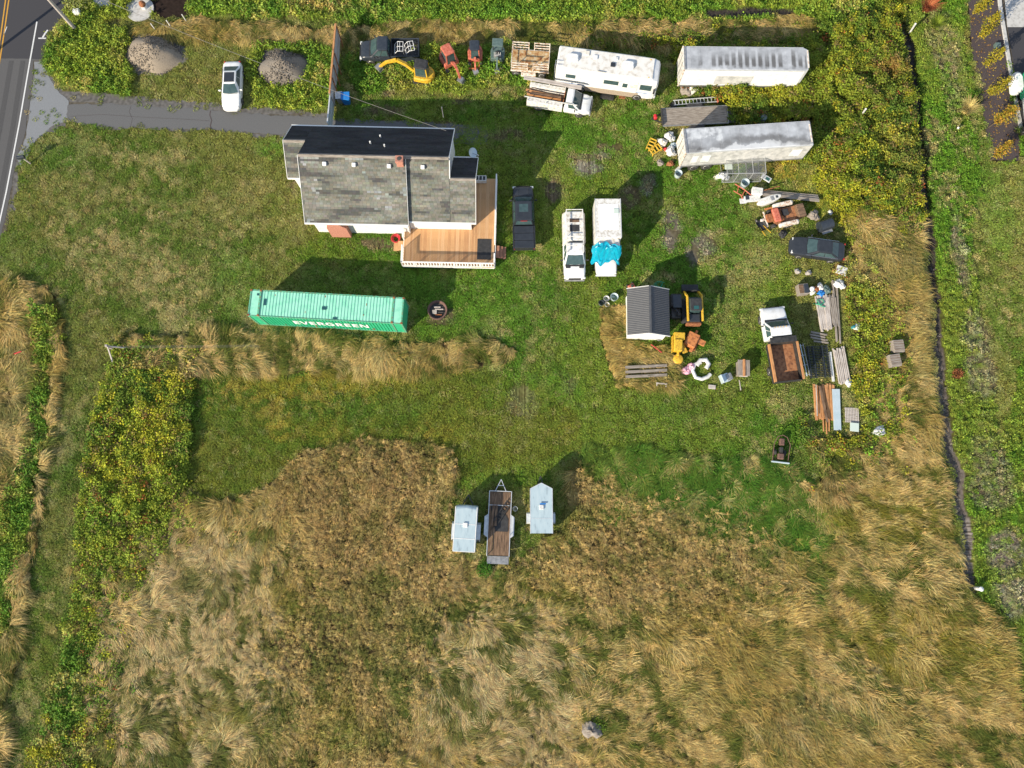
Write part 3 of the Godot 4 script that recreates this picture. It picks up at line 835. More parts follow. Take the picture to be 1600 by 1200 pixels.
func make_materials() -> void:
	mat("white", [Color(0.42, 0.38, 0.32), Color(0.66, 0.65, 0.62), Color(0.72, 0.72, 0.7)], 0.4, 0.0, 1.0)
	mat("white_clean", [Color(0.6, 0.59, 0.56), Color(0.72, 0.72, 0.71), Color(0.75, 0.75, 0.74)], 0.3, 0.0, 0.7)
	mat("trim", [Color(0.78, 0.77, 0.74)], 0.6)
	mat("siding", [Color(0.66, 0.65, 0.6), Color(0.78, 0.78, 0.75), Color(0.8, 0.8, 0.78)], 0.7, 0.0, 0.6)
	mat("black", [Color(0.022, 0.025, 0.031), Color(0.032, 0.036, 0.044)], 0.22, 0.0, 0.6)
	mat("matt_black", [Color(0.018, 0.018, 0.02), Color(0.04, 0.04, 0.042)], 0.75)
	mat("navy", [Color(0.022, 0.028, 0.038), Color(0.04, 0.047, 0.058)], 0.3)
	mat("glass", [Color(0.035, 0.065, 0.068), Color(0.06, 0.1, 0.105)], 0.07, 0.0, 0.8)
	mat("teal_glass", [Color(0.02, 0.09, 0.09)], 0.08)
	mat("chrome", [Color(0.75, 0.75, 0.76)], 0.25, 0.9)
	mat("tyre", [Color(0.02, 0.02, 0.02), Color(0.05, 0.047, 0.042)], 0.9)
	mat("rim", [Color(0.5, 0.5, 0.5)], 0.4, 0.4)
	mat("lamp_red", [Color(0.35, 0.015, 0.015)], 0.3)
	mat("lamp_clear", [Color(0.6, 0.6, 0.58)], 0.15)
	mat("rust", [Color(0.10, 0.04, 0.02), Color(0.28, 0.10, 0.04), Color(0.42, 0.19, 0.07)], 0.85, 0.1, 1.6)
	mat("dump_rust", [Color(0.13, 0.055, 0.03), Color(0.33, 0.14, 0.06), Color(0.4, 0.2, 0.1)], 0.75, 0.1, 0.8)
	mat("rusty_white", [Color(0.25, 0.09, 0.03), Color(0.66, 0.6, 0.52), Color(0.72, 0.69, 0.64)], 0.6, 0.0, 1.0)
	mat("rust_floor", [Color(0.22, 0.075, 0.02), Color(0.42, 0.27, 0.12), Color(0.5, 0.46, 0.36)], 0.7, 0.0, 0.7)
	mat("dark_steel", [Color(0.03, 0.03, 0.03), Color(0.08, 0.075, 0.07)], 0.6, 0.4)
	mat("steel", [Color(0.22, 0.22, 0.22), Color(0.4, 0.4, 0.4)], 0.45, 0.5)
	mat("silver", [Color(0.5, 0.52, 0.54), Color(0.7, 0.71, 0.72)], 0.45, 0.3)
	mat("yellow", [Color(0.3, 0.16, 0.03), Color(0.62, 0.38, 0.025), Color(0.7, 0.45, 0.04)], 0.5, 0.0, 1.8)
	mat("orange", [Color(0.3, 0.075, 0.04), Color(0.5, 0.125, 0.075), Color(0.56, 0.2, 0.13)], 0.6, 0.0, 1.4)
	mat("rusty_orange", [Color(0.22, 0.08, 0.03), Color(0.48, 0.17, 0.05), Color(0.55, 0.22, 0.07)], 0.7, 0.0, 1.2)
	mat("grey_green", [Color(0.07, 0.11, 0.10), Color(0.12, 0.17, 0.16)], 0.5)
	mat("red", [Color(0.5, 0.02, 0.03)], 0.4)
	mat("pink", [Color(0.75, 0.32, 0.42), Color(0.8, 0.5, 0.56)], 0.5)
	mat("blue", [Color(0.01, 0.14, 0.45), Color(0.02, 0.2, 0.55)], 0.45)
	mat("tarp", [Color(0.0, 0.2, 0.36), Color(0.0, 0.3, 0.42), Color(0.02, 0.36, 0.46)], 0.28, 0.0, 1.5)
	mat("pale_blue", [Color(0.44, 0.54, 0.58), Color(0.54, 0.62, 0.66)], 0.35, 0.2, 0.5)
	mat("trailer_skin", [Color(0.28, 0.35, 0.38), Color(0.41, 0.51, 0.55), Color(0.44, 0.54, 0.575), Color(0.47, 0.56, 0.59)], 0.4, 0.1, 0.6, Vector3(0.5, 1, 1.5), 0.9)
	mat("green_tin", [Color(0.02, 0.3, 0.16)], 0.5)
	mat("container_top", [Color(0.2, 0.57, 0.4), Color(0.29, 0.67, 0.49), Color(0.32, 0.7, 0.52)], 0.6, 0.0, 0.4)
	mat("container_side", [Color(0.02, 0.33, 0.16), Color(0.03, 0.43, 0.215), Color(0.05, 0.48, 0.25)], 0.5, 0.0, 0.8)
	mat("container_frame", [Color(0.3, 0.13, 0.06), Color(0.08, 0.36, 0.22), Color(0.14, 0.46, 0.31)], 0.65, 0.0, 2.0, Vector3.ONE, 0.8)
	mat("container_patch", [Color(0.005, 0.07, 0.08)], 0.6)
	mat("letter_white", [Color(0.75, 0.77, 0.75)], 0.6)
	mat("trailer_roof", [Color(0.10, 0.10, 0.10), Color(0.36, 0.37, 0.385), Color(0.43, 0.445, 0.465), Color(0.58, 0.59, 0.6)], 0.55, 0.1, 0.42, Vector3(1.6, 1, 1), 0.8)
	mat("van_side", [Color(0.66, 0.65, 0.62), Color(0.78, 0.78, 0.77), Color(0.8, 0.8, 0.79)], 0.5, 0.0, 0.5)
	mat("dull_side", [Color(0.36, 0.36, 0.35), Color(0.5, 0.5, 0.485), Color(0.6, 0.59, 0.57)], 0.55, 0.0, 0.5)
	mat("rv_roof", [Color(0.5, 0.46, 0.4), Color(0.68, 0.66, 0.62), Color(0.7, 0.69, 0.67)], 0.6, 0.0, 0.5)
	mat("rv_band", [Color(0.30, 0.23, 0.17), Color(0.42, 0.35, 0.28)], 0.55, 0.0, 1.5, Vector3(3, 1, 1))
	mat("weathered", [Color(0.13, 0.105, 0.085), Color(0.25, 0.215, 0.18), Color(0.33, 0.295, 0.26)], 0.85, 0.0, 1.6, Vector3(0.25, 2, 2))
	mat("grey_wood", [Color(0.30, 0.26, 0.23), Color(0.46, 0.41, 0.37), Color(0.55, 0.5, 0.46)], 0.85, 0.0, 1.6, Vector3(0.3, 2, 2))
	mat("brown_wood", [Color(0.075, 0.045, 0.028), Color(0.16, 0.096, 0.056), Color(0.26, 0.165, 0.1)], 0.8, 0.0, 1.4, Vector3(0.25, 2, 2))
	mat("cedar", [Color(0.3, 0.13, 0.05), Color(0.48, 0.225, 0.085), Color(0.56, 0.3, 0.13)], 0.75, 0.0, 1.8, Vector3(0.3, 2, 2))
	mat("deck_wood", [Color(0.46, 0.25, 0.115), Color(0.55, 0.315, 0.145), Color(0.6, 0.35, 0.17)], 0.7, 0.0, 0.8, Vector3(3, 1, 0.4))
	mat("deck_wood_b", [Color(0.42, 0.215, 0.1), Color(0.5, 0.275, 0.125)], 0.75, 0.0, 0.8, Vector3(3, 1, 0.4))
	mat("deck_wood_c", [Color(0.54, 0.32, 0.16), Color(0.6, 0.37, 0.2)], 0.7, 0.0, 0.8, Vector3(3, 1, 0.4))
	mat("tyre_mark", [Color(0.05, 0.049, 0.05), Color(0.075, 0.073, 0.074)], 0.85, 0.0, 3.0)
	mat("step_wood", [Color(0.3, 0.14, 0.08), Color(0.4, 0.19, 0.11)], 0.75, 0.0, 1.0)
	mat("shingle", [Color(0.8, 0.8, 0.8), Color(1, 1, 1)], 0.9, 0.0, 4.0)
	mat("roof_deck", [Color(0.05, 0.05, 0.048)], 0.9)
	mat("shed_roof", [Color(0.06, 0.062, 0.068), Color(0.085, 0.088, 0.095)], 0.6)
	mat("brick", [Color(0.3, 0.11, 0.07), Color(0.45, 0.2, 0.14), Color(0.5, 0.26, 0.2)], 0.85, 0.0, 3.0)
	mat("concrete", [Color(0.34, 0.33, 0.31), Color(0.46, 0.45, 0.43), Color(0.5, 0.49, 0.47)], 0.85, 0.0, 0.8)
	mat("asphalt_old", [Color(0.07, 0.068, 0.07), Color(0.088, 0.086, 0.087), Color(0.105, 0.102, 0.1)], 0.9, 0.0, 4.0)
	mat("asphalt_new", [Color(0.034, 0.033, 0.038), Color(0.046, 0.045, 0.051)], 0.9, 0.0, 4.0)
	mat("drive", [Color(0.085, 0.085, 0.088), Color(0.11, 0.11, 0.112), Color(0.135, 0.133, 0.13)], 0.9, 0.0, 4.0)
	mat("gravel", [Color(0.11, 0.115, 0.12), Color(0.2, 0.21, 0.225), Color(0.3, 0.31, 0.325)], 0.95, 0.0, 6.0, Vector3.ONE, 0.9)
	mat("gravel_pile", [Color(0.14, 0.112, 0.085), Color(0.25, 0.205, 0.155), Color(0.34, 0.29, 0.225)], 0.95, 0.0, 5.0, Vector3.ONE, 0.9)
	mat("dark_pile", [Color(0.095, 0.08, 0.066), Color(0.18, 0.155, 0.128), Color(0.3, 0.26, 0.215)], 0.95, 0.0, 5.0, Vector3.ONE, 0.8)
	mat("bark_mulch", [Color(0.03, 0.02, 0.02), Color(0.06, 0.045, 0.045), Color(0.1, 0.075, 0.07)], 0.95, 0.0, 4.0)
	mat("line_white", [Color(0.5, 0.5, 0.5), Color(0.72, 0.72, 0.7)], 0.7, 0.0, 3.0)
	mat("line_yellow", [Color(0.45, 0.22, 0.02), Color(0.6, 0.32, 0.03)], 0.7, 0.0, 3.0)
	mat("stone", [Color(0.3, 0.27, 0.24), Color(0.45, 0.41, 0.37)], 0.9, 0.0, 1.0)
	mat("bark", [Color(0.06, 0.045, 0.03), Color(0.11, 0.085, 0.06)], 0.9)
	mat("canvas", [Color(0.55, 0.5, 0.42), Color(0.72, 0.7, 0.64)], 0.8, 0.0, 1.5)
	mat("plastic", [Color(0.42, 0.4, 0.36), Color(0.62, 0.62, 0.6), Color(0.68, 0.68, 0.66)], 0.5, 0.0, 1.6)
	mat("pale_green", [Color(0.52, 0.6, 0.54)], 0.5)
	mat("solar", [Color(0.02, 0.025, 0.03)], 0.3)
	mat("ash", [Color(0.02, 0.02, 0.02), Color(0.12, 0.11, 0.1)], 0.95, 0.0, 3.0)
	mat("wire", [Color(0.2, 0.19, 0.175)], 0.6)
	mat("pit_rust", [Color(0.08, 0.045, 0.035), Color(0.2, 0.11, 0.085)], 0.9, 0.0, 2.0)
	roof_stain("sooty_roof", true)
	roof_stain("streaked_roof", false)
	var mesh_wire := mat("mesh_wire", [Color(0.45, 0.46, 0.46)], 0.5)
	mesh_wire.metallic = 0.5


# weathered trailer roofs: soot between the bows, or a long stain and worn paint
func roof_stain(called: String, soot: bool) -> void:
	var w := 448
	var h := 96
	var im := Image.create_empty(w, h, false, Image.FORMAT_RGB8)
	for j in h:
		for i in w:
			var u := float(i) / w
			var v := float(j) / h
			var f := nb.get_noise_2d(i * 1.6, j * 1.6 + (0.0 if soot else 900.0))
			var g := nc.get_noise_2d(i * 4.0, j * 4.0)
			var c := Color(0.37, 0.385, 0.41) * (1.0 + f * 0.35 + g * 0.2)
			var dark := 0.0
			if soot:
				var k := u * 19.0
				var s := nc.get_noise_2d(floorf(k) * 97.0, 5.0)
				dark = smoothstep(0.42, 0.2, absf(k - floorf(k) - 0.5)) * smoothstep(0.05, 0.3, s + 0.3) * smoothstep(0.95, 0.75, v + g * 0.1) * smoothstep(0.15, 0.7, v + f * 0.3 + s * 0.3)
				if u < 0.06 or u > 0.97:
					dark = 0.0
			else:
				var e := 0.68 + 0.12 * sin(u * 7.0 + 1.0) + f * 0.2
				dark = smoothstep(0.28, 0.05, absf(v - e)) * smoothstep(0.12, 0.4, u + f * 0.3) * 0.75 + smoothstep(0.09, 0.03, absf(u - 0.07)) * smoothstep(0.3, 0.9, v) * 0.8
				if v > 0.8 + f * 0.25:
					c = c.lerp(Color(0.66, 0.67, 0.68), 0.7)
				if u < 0.3 and v < 0.5 + f * 0.5:
					c = c.lerp(Color(0.58, 0.6, 0.62), 0.5 + g)
			c = c.lerp(Color(0.075, 0.07, 0.065), clampf(dark, 0.0, 1.0) * 0.85)
			im.set_pixel(i, j, c.clamp().linear_to_srgb())
	var m := StandardMaterial3D.new()
	m.resource_name = called
	m.albedo_texture = ImageTexture.create_from_image(im)
	m.roughness = 0.6
	m.uv1_triplanar = true
	m.uv1_scale = Vector3(1.0 / 11.4, 1.0, 1.0 / 2.4)
	m.uv1_offset = Vector3(0.5, 0.5, 0.5)
	mats[called] = m


# a cross-section of a vehicle's body
func stn(x: float, w: float, y0: float, y1: float) -> PackedVector3Array:
	var out := PackedVector3Array()
	var d := y1 - y0
	var half := [[0.8, 0.0], [0.96, 0.12], [1.0, 0.4], [0.985, 0.72], [0.93, 0.92], [0.82, 1.0], [0.4, 1.03]]
	for p in half:
		out.append(Vector3(x, y0 + d * p[1], -w * p[0]))
	half.reverse()
	for p in half:
		out.append(Vector3(x, y0 + d * p[1], w * p[0]))
	return out


func body(o: Node3D, called: String, m: String, rows: Array) -> MeshInstance3D:
	var rings := []
	for r in rows:
		rings.append(stn(r[0], r[1], r[2], r[3]))
	var s := Shape.new()
	s.loft(rings)
	return part(o, called, s, mats[m])


func plan_ring(x0: float, x1: float, w: float, y: float, k: float, bow := 0.0) -> PackedVector3Array:
	return PackedVector3Array([Vector3(x0, y, -w + k), Vector3(x0 + k, y, -w), Vector3(x1 - k - bow, y, -w), Vector3(x1 - bow * 0.4, y, -w + k), Vector3(x1, y, 0), Vector3(x1 - bow * 0.4, y, w - k), Vector3(x1 - k - bow, y, w), Vector3(x0 + k, y, w), Vector3(x0, y, w - k), Vector3(x0 - 0.01, y, 0)])


# a flat pane on the face a-b (below) c-d (above), set in from its edges and proud of it
func pane(o: Node3D, called: String, a: Vector3, b: Vector3, c: Vector3, d: Vector3, u: float, v0: float, v1: float, m: String, out: Vector3, u2 := -1.0) -> MeshInstance3D:
	var e := 1.0 - (u if u2 < 0.0 else u2)
	var n := (b - a).cross(d - a).normalized()
	if n.dot(out) < 0.0:
		n = -n
	var q := []
	for p in [[u, v0], [e, v0], [e, v1], [u, v1]]:
		q.append(a.lerp(b, p[0]).lerp(d.lerp(c, p[0]), p[1]) + n * 0.006)
	var s := Shape.new()
	var r0 := PackedVector3Array([q[0] - n * 0.02, q[1] - n * 0.02, q[2] - n * 0.02, q[3] - n * 0.02])
	var r1 := PackedVector3Array([q[0] + n * 0.006, q[1] + n * 0.006, q[2] + n * 0.006, q[3] + n * 0.006])
	s.loft([r0, r1], false, true, false)
	return part(o, called, s, mats[m])


# the cabin above the belt line with its panes
func cabin(o: Node3D, paint: String, x0: float, x1: float, w0: float, y0: float, r0: float, r1: float, w1: float, y1: float, glazing: String, sides: Array, rear := true, bow := 0.1) -> void:
	var s := Shape.new()
	var low := plan_ring(x0, x1, w0, y0 - 0.05, 0.06, bow)
	var top := plan_ring(r0, r1, w1, y1, 0.06, bow * 0.6)
	var crown := plan_ring(r0 + 0.1, r1 - 0.12, w1 - 0.1, y1 + 0.035, 0.08, bow * 0.5)
	s.loft([low, top, crown], false, true, false)
	part(o, "cab", s, mats[paint])
	var up := Vector3.UP * 0.05
	for e in [[3, 4], [4, 5]]:
		pane(o, "windshield", low[e[0]] + up, low[e[1]] + up, top[e[1]], top[e[0]], 0.06 if e[0] == 3 else 0.0, 0.06, 0.92, glazing, Vector3(1, 0.5, 0), 0.0 if e[0] == 3 else 0.06)
	if rear:
		for e in [[8, 9], [9, 0]]:
			pane(o, "rear_window", low[e[0]] + up, low[e[1]] + up, top[e[1]], top[e[0]], 0.1 if e[0] == 8 else 0.0, 0.15, 0.9, glazing, Vector3(-1, 0.5, 0), 0.0 if e[0] == 8 else 0.1)
	for e in sides:
		pane(o, "side_window", low[1] + up, low[2] + up, top[2], top[1], e[0], 0.1, 0.86, glazing, Vector3(0, 0.3, -1), 1.0 - e[1])
		pane(o, "side_window", low[7] + up, low[6] + up, top[6], top[7], e[0], 0.1, 0.86, glazing, Vector3(0, 0.3, 1), 1.0 - e[1])


func wheel(o: Node3D, x: float, z: float, r := 0.34, w := 0.23, rim := "rim", called := "wheel") -> void:
	var s := Shape.new()
	var a := Vector3(0, 0, 1)
	s.lathe(Vector3(x, r, z), a, [[r * 0.6, -w * 0.5], [r * 0.93, -w * 0.5], [r, -w * 0.32], [r, w * 0.32], [r * 0.93, w * 0.5], [r * 0.6, w * 0.5]], 18)
	var t := part(o, called, s, mats["tyre"])
	var h := Shape.new()
	h.lathe(Vector3(x, r, z), a, [[r * 0.2, -w * 0.42], [r * 0.6, -w * 0.52], [r * 0.6, w * 0.52], [r * 0.2, w * 0.42]], 14)
	part(t, "rim", h, mats[rim])


func axle(o: Node3D, x: float, half: float, r := 0.34, rim := "rim") -> void:
	for z in [-half, half]:
		wheel(o, x, z, r, 0.24, rim)


func boxes(o: Node3D, called: String, m: String, list: Array, bevel := 0.02) -> void:
	for b in list:
		part(o, called, one_box(b[1], bevel, b[0]), mats[m])


func mirror_pair(o: Node3D, x: float, w: float, y: float, m := "matt_black") -> void:
	for s in [-1.0, 1.0]:
		part(o, "mirror", one_box(Vector3(0.1, 0.18, 0.24), 0.03, Vector3(x, y, s * (w + 0.14))), mats[m])


func lamps(o: Node3D, front: float, rear: float, w: float, yf: float, yr: float) -> void:
	for s in [-1.0, 1.0]:
		part(o, "headlight", one_box(Vector3(0.22, 0.16, 0.32), 0.05, Vector3(front - 0.12, yf, s * (w - 0.2))), mats["lamp_clear"])
		part(o, "tail_light", one_box(Vector3(0.1, 0.2, 0.16), 0.03, Vector3(rear + 0.06, yr, s * (w - 0.1))), mats["lamp_red"])


func sedan(label: String, at: Vector3, yaw: float, paint: String, roof: String, rim: String, group := "") -> Node3D:
	var o := thing("parked_car", label, "car", at, yaw, group)
	var l := 2.45
	body(o, "body", paint, [[-l, 0.5, 0.45, 0.72], [-l + 0.06, 0.74, 0.32, 0.88], [-l + 0.35, 0.87, 0.24, 0.97], [-l + 1.1, 0.92, 0.2, 0.99], [0.0, 0.92, 0.18, 0.95], [0.85, 0.92, 0.2, 0.93], [1.5, 0.9, 0.2, 0.86], [2.0, 0.86, 0.22, 0.77], [2.3, 0.76, 0.25, 0.68], [l, 0.5, 0.36, 0.55]])
	cabin(o, paint, -1.9, 1.05, 0.82, 0.95, -1.05, 0.2, 0.6, 1.4, "glass", [[0.06, 0.47], [0.5, 0.86]], true, 0.22)
	var s := Shape.new()
	s.box(Vector3(-0.42, 1.437, 0), Vector3(1.0, 0.012, 0.95), 0.004)
	part(o, "roof_panel", s, mats[roof])
	axle(o, 1.45, 0.82, 0.33, rim)
	axle(o, -1.4, 0.82, 0.33, rim)
	mirror_pair(o, 0.65, 0.86, 0.98, paint)
	lamps(o, l - 0.16, -l, 0.8, 0.64, 0.82)
	part(o, "hood_seam", one_box(Vector3(0.012, 0.008, 1.3), 0.0, Vector3(1.0, 0.952, 0)), mats["matt_black"])
	for z in [-1.0, 1.0]:
		var b := Shape.new()
		b.bar(Vector3(1.0, 0.95, z * 0.84), Vector3(-1.8, 0.98, z * 0.84), 0.02, 0.03)
		part(o, "window_trim", b, mats["chrome" if paint == "black" else "matt_black"])
	return o


# hood, cab and running gear of a pickup; the bed is added by the caller
func pickup(called: String, label: String, category: String, at: Vector3, yaw: float, paint: String, nose: float, cowl: float, back: float, tail: float, half: float, sides: Array, roofed := 1.9, group := "") -> Node3D:
	var o := thing(called, label, category, at, yaw, group)
	body(o, "hood", paint, [[cowl - 0.05, half * 0.97, 0.42, 1.16], [(cowl + nose) * 0.5, half * 0.96, 0.42, 1.14], [nose - 0.35, half * 0.93, 0.45, 1.08], [nose - 0.1, half * 0.85, 0.5, 1.0], [nose, half * 0.7, 0.55, 0.85]])
	body(o, "door_panel", paint, [[back, half * 0.95, 0.42, 1.2], [back + 0.1, half, 0.4, 1.22], [cowl, half, 0.4, 1.2], [cowl + 0.1, half * 0.97, 0.42, 1.17]])
	cabin(o, paint, back, cowl + 0.15, half * 0.93, 1.18, back + 0.12, cowl - 0.62, half * 0.74, roofed, "glass", sides, true, 0.12)
	part(o, "bumper", one_box(Vector3(0.16, 0.2, half * 1.8), 0.05, Vector3(nose + 0.02, 0.55, 0)), mats["steel"])
	part(o, "grille", one_box(Vector3(0.06, 0.3, half * 1.1), 0.02, Vector3(nose - 0.01, 0.82, 0)), mats["matt_black"])
	part(o, "wiper_cowl", one_box(Vector3(0.2, 0.02, half * 1.7), 0.005, Vector3(cowl + 0.14, 1.185, 0)), mats["matt_black"])
	axle(o, nose - 0.95, half - 0.14, 0.39)
	axle(o, tail + 1.15, half - 0.14, 0.39)
	mirror_pair(o, cowl - 0.3, half, 1.3)
	lamps(o, nose + 0.02, tail, half, 0.88, 0.95)
	part(o, "chassis", one_box(Vector3(nose - tail - 0.6, 0.22, half * 1.2), 0.03, Vector3((nose + tail) * 0.5, 0.45, 0)), mats["dark_steel"])
	return o


func bed(o: Node3D, paint: String, floor_mat: String, x0: float, x1: float, half: float, y0: float, y1: float, t := 0.1) -> void:
	var mid := (x0 + x1) * 0.5
	part(o, "bed_floor", one_box(Vector3(x1 - x0, 0.06, half * 2 - t), 0.0, Vector3(mid, y0, 0)), mats[floor_mat])
	for s in [-1.0, 1.0]:
		part(o, "bed_side", one_box(Vector3(x1 - x0, y1 - 0.5, t), 0.025, Vector3(mid, (y1 + 0.5) * 0.5, s * (half - t * 0.5))), mats[paint])
	part(o, "tailgate", one_box(Vector3(0.07, y1 - y0, half * 2 - t * 2 - 0.01), 0.02, Vector3(x0 + 0.05, (y0 + y1) * 0.5, 0)), mats[paint])
	part(o, "bed_front", one_box(Vector3(0.05, y1 - y0, half * 2 - t * 2 - 0.01), 0.015, Vector3(x1 - 0.04, (y0 + y1) * 0.5, 0)), mats[paint])


func track(o: Node3D, x0: float, x1: float, z: float, r: float, w: float) -> void:
	var s := Shape.new()
	var a := PackedVector3Array()
	for side in [[x1, -PI / 2], [x0, PI / 2]]:
		for k in 7:
			var t: float = side[1] + PI * k / 6.0
			a.append(Vector3(side[0] + cos(t) * r, r + sin(t) * r, z - w * 0.5))
	var b := PackedVector3Array()
	for p in a:
		b.append(p + Vector3(0, 0, w))
	s.loft([a, b], true, true, false)
	var n := int((x1 - x0 + 0.2) / 0.16)
	for k in n:
		var x := x0 + (x1 - x0) * k / (n - 1.0)
		s.box(Vector3(x, r * 2.0 + 0.012, z), Vector3(0.05, 0.03, w), 0.0)
	part(o, "track", s, mats["matt_black"])


# the arm of a digger through [point, half width] in its upright plane
func arm(o: Node3D, called: String, m: String, path: Array, w: float) -> void:
	var s := Shape.new()
	var rings := []
	for k in path.size():
		var p: Vector3 = path[k][0]
		var d: Vector3 = (path[mini(k + 1, path.size() - 1)][0] - path[maxi(k - 1, 0)][0]).normalized()
		var side := d.cross(Vector3.UP).normalized() * w
		var up: Vector3 = side.cross(d).normalized() * path[k][1]
		rings.append(PackedVector3Array([p - side - up, p + side - up, p + side + up, p - side + up]))
	s.loft(rings, true, true, false)
	part(o, called, s, mats[m])


func bucket(o: Node3D, at: Vector3, turn: float, w: float, r: float, m: String) -> void:
	var s := Shape.new()
	var b := Basis(Vector3.UP, turn)
	var prev := []
	for k in 6:
		var t := -0.4 + k * 0.62
		var p := at + b * Vector3(cos(t) * r, sin(t) * r * 0.8, -w * 0.5)
		var q := at + b * Vector3(cos(t) * r, sin(t) * r * 0.8, w * 0.5)
		if k > 0:
			s.quad(prev[0], prev[1], q, p)
			s.tri(prev[0], p, at + b * Vector3(0, 0, -w * 0.5))
			s.tri(prev[1], q, at + b * Vector3(0, 0, w * 0.5))
		prev = [p, q]
	for k in 4:
		var z := -w * 0.4 + w * 0.8 * k / 3.0
		s.bar(at + b * Vector3(r, -r * 0.3, z), at + b * Vector3(r * 1.25, -r * 0.45, z), 0.06, 0.04)
	part(o, "bucket", s, mats[m])


func digger(label: String, at: Vector3, yaw: float, paint: String, roof: String, size: float, path: Array, bucket_turn: float, open_frame := false, track_turn := 0.0, has_blade := true) -> Node3D:
	var o := thing("excavator", label, "excavator", at, yaw, "small excavators parked in a row")
	var k := size
	var under := Node3D.new()
	for z in [-0.62 * k, 0.62 * k]:
		track(o, -0.75 * k, 0.75 * k, z, 0.24 * k, 0.32 * k)
	part(o, "undercarriage", one_box(Vector3(0.9, 0.3, 1.0) * k, 0.05, Vector3(0, 0.4 * k, 0)), mats["dark_steel"])
	under.free()
	var s := Shape.new()
	var a := PackedVector3Array()
	for t in 9:
		var f := PI * 0.5 + PI * t / 8.0
		a.append(Vector3(-0.25 + cos(f) * 0.85, 0, sin(f) * 0.8) * k)
	a.append(Vector3(0.75, 0, -0.75) * k)
	a.append(Vector3(0.75, 0, 0.75) * k)
	var rings := []
	for e in [[0.96, 0.55], [1.0, 0.62], [1.0, 1.0], [0.9, 1.12]]:
		var row := PackedVector3Array()
		for p in a:
			row.append(p * Vector3(e[0], 1, e[0]) + Vector3(0, e[1] * k, 0))
		rings.append(row)
	s.loft(rings, true, true, false)
	part(o, "engine_housing", s, mats[paint])
	if open_frame:
		for p in [[-0.3, -0.5], [-0.3, 0.5]]:
			var f := Shape.new()
			f.bar(Vector3(p[0], 1.0, p[1]) * k, Vector3(p[0] - 0.1, 2.2, p[1]) * k, 0.07, 0.07)
			part(o, "canopy_post", f, mats["matt_black"])
		part(o, "seat", one_box(Vector3(0.45, 0.15, 0.5) * k, 0.05, Vector3(0.1, 1.2, 0) * k), mats["matt_black"])
		part(o, "canopy", one_box(Vector3(1.0, 0.09, 1.2) * k, 0.04, Vector3(-0.45, 2.22, 0) * k), mats[roof])
		part(o, "console", one_box(Vector3(0.3, 0.4, 0.8) * k, 0.06, Vector3(0.5, 1.25, 0) * k), mats["steel"])
		for z in [-0.3, -0.1, 0.15, 0.32]:
			var lever := Shape.new()
			lever.cyl(Vector3(0.5, 1.4, z) * k, Vector3(0.42, 1.75, z * 1.1) * k, 0.025, 6)
			part(o, "lever", lever, mats["plastic"])
	else:
		var c := Shape.new()
		c.loft([plan_ring(-0.55 * k, 0.72 * k, 0.52 * k, 1.0 * k, 0.08), plan_ring(-0.5 * k, 0.6 * k, 0.47 * k, 2.28 * k, 0.1)], false, true, false)
		part(o, "cab", c, mats["glass"])
		var r := Shape.new()
		r.loft([plan_ring(-0.56 * k, 0.64 * k, 0.52 * k, 2.26 * k, 0.12), plan_ring(-0.56 * k, 0.64 * k, 0.52 * k, 2.33 * k, 0.12), plan_ring(-0.45 * k, 0.5 * k, 0.42 * k, 2.38 * k, 0.1)], true, true, false)
		part(o, "roof", r, mats[roof])
		for p in [[0.66, -0.47, 0.58, -0.43], [0.66, 0.47, 0.58, 0.43], [-0.5, -0.47, -0.46, -0.43], [-0.5, 0.47, -0.46, 0.43]]:
			var f := Shape.new()
			f.bar(Vector3(p[0], 1.0, p[1]) * k, Vector3(p[2], 2.28, p[3]) * k, 0.1 * k, 0.1 * k)
			part(o, "pillar", f, mats[paint])
	var cut: int = path.size() / 2
	arm(o, "boom", paint, path.slice(0, cut + 1), 0.11 * k)
	arm(o, "stick", paint, path.slice(cut), 0.085 * k)
	var ram := Shape.new()
	ram.cyl(path[0][0] + Vector3(0.1, -0.1, 0), path[cut][0] + Vector3(0, -0.25, 0), 0.05, 8)
	part(o, "ram", ram, mats["chrome"])
	bucket(o, path[-1][0], bucket_turn, 0.55 * k, 0.33 * k, "steel")
	if has_blade:
		var b := Basis(Vector3.UP, track_turn)
		var bl := Shape.new()
		bl.box(b * Vector3(1.45 * k, 0.25, 0), Vector3(0.1, 0.4, 1.5 * k), 0.03, b)
		for z in [-0.4, 0.4]:
			bl.bar(b * Vector3(0.6 * k, 0.35, z * k), b * Vector3(1.42 * k, 0.25, z * k), 0.1, 0.1)
		part(o, "blade", bl, mats["rusty_orange" if paint != "grey_green" else "steel"])
	return o


# loose boards side by side and on top of one another, each one a thing
func board(called: String, label: String, a: Vector3, b: Vector3, w: float, h: float, m: String, group: String, category := "plank") -> void:
	var s := Shape.new()
	s.box(Vector3.ZERO, Vector3(a.distance_to(b), h, w), 0.008)
	var o := single(called, label, category, s, mats[m], (a + b) * 0.5, 0.0, group)
	var x := (b - a).normalized()
	var z := x.cross(Vector3.UP).normalized()
	o.basis = Basis(x, z.cross(x), z)


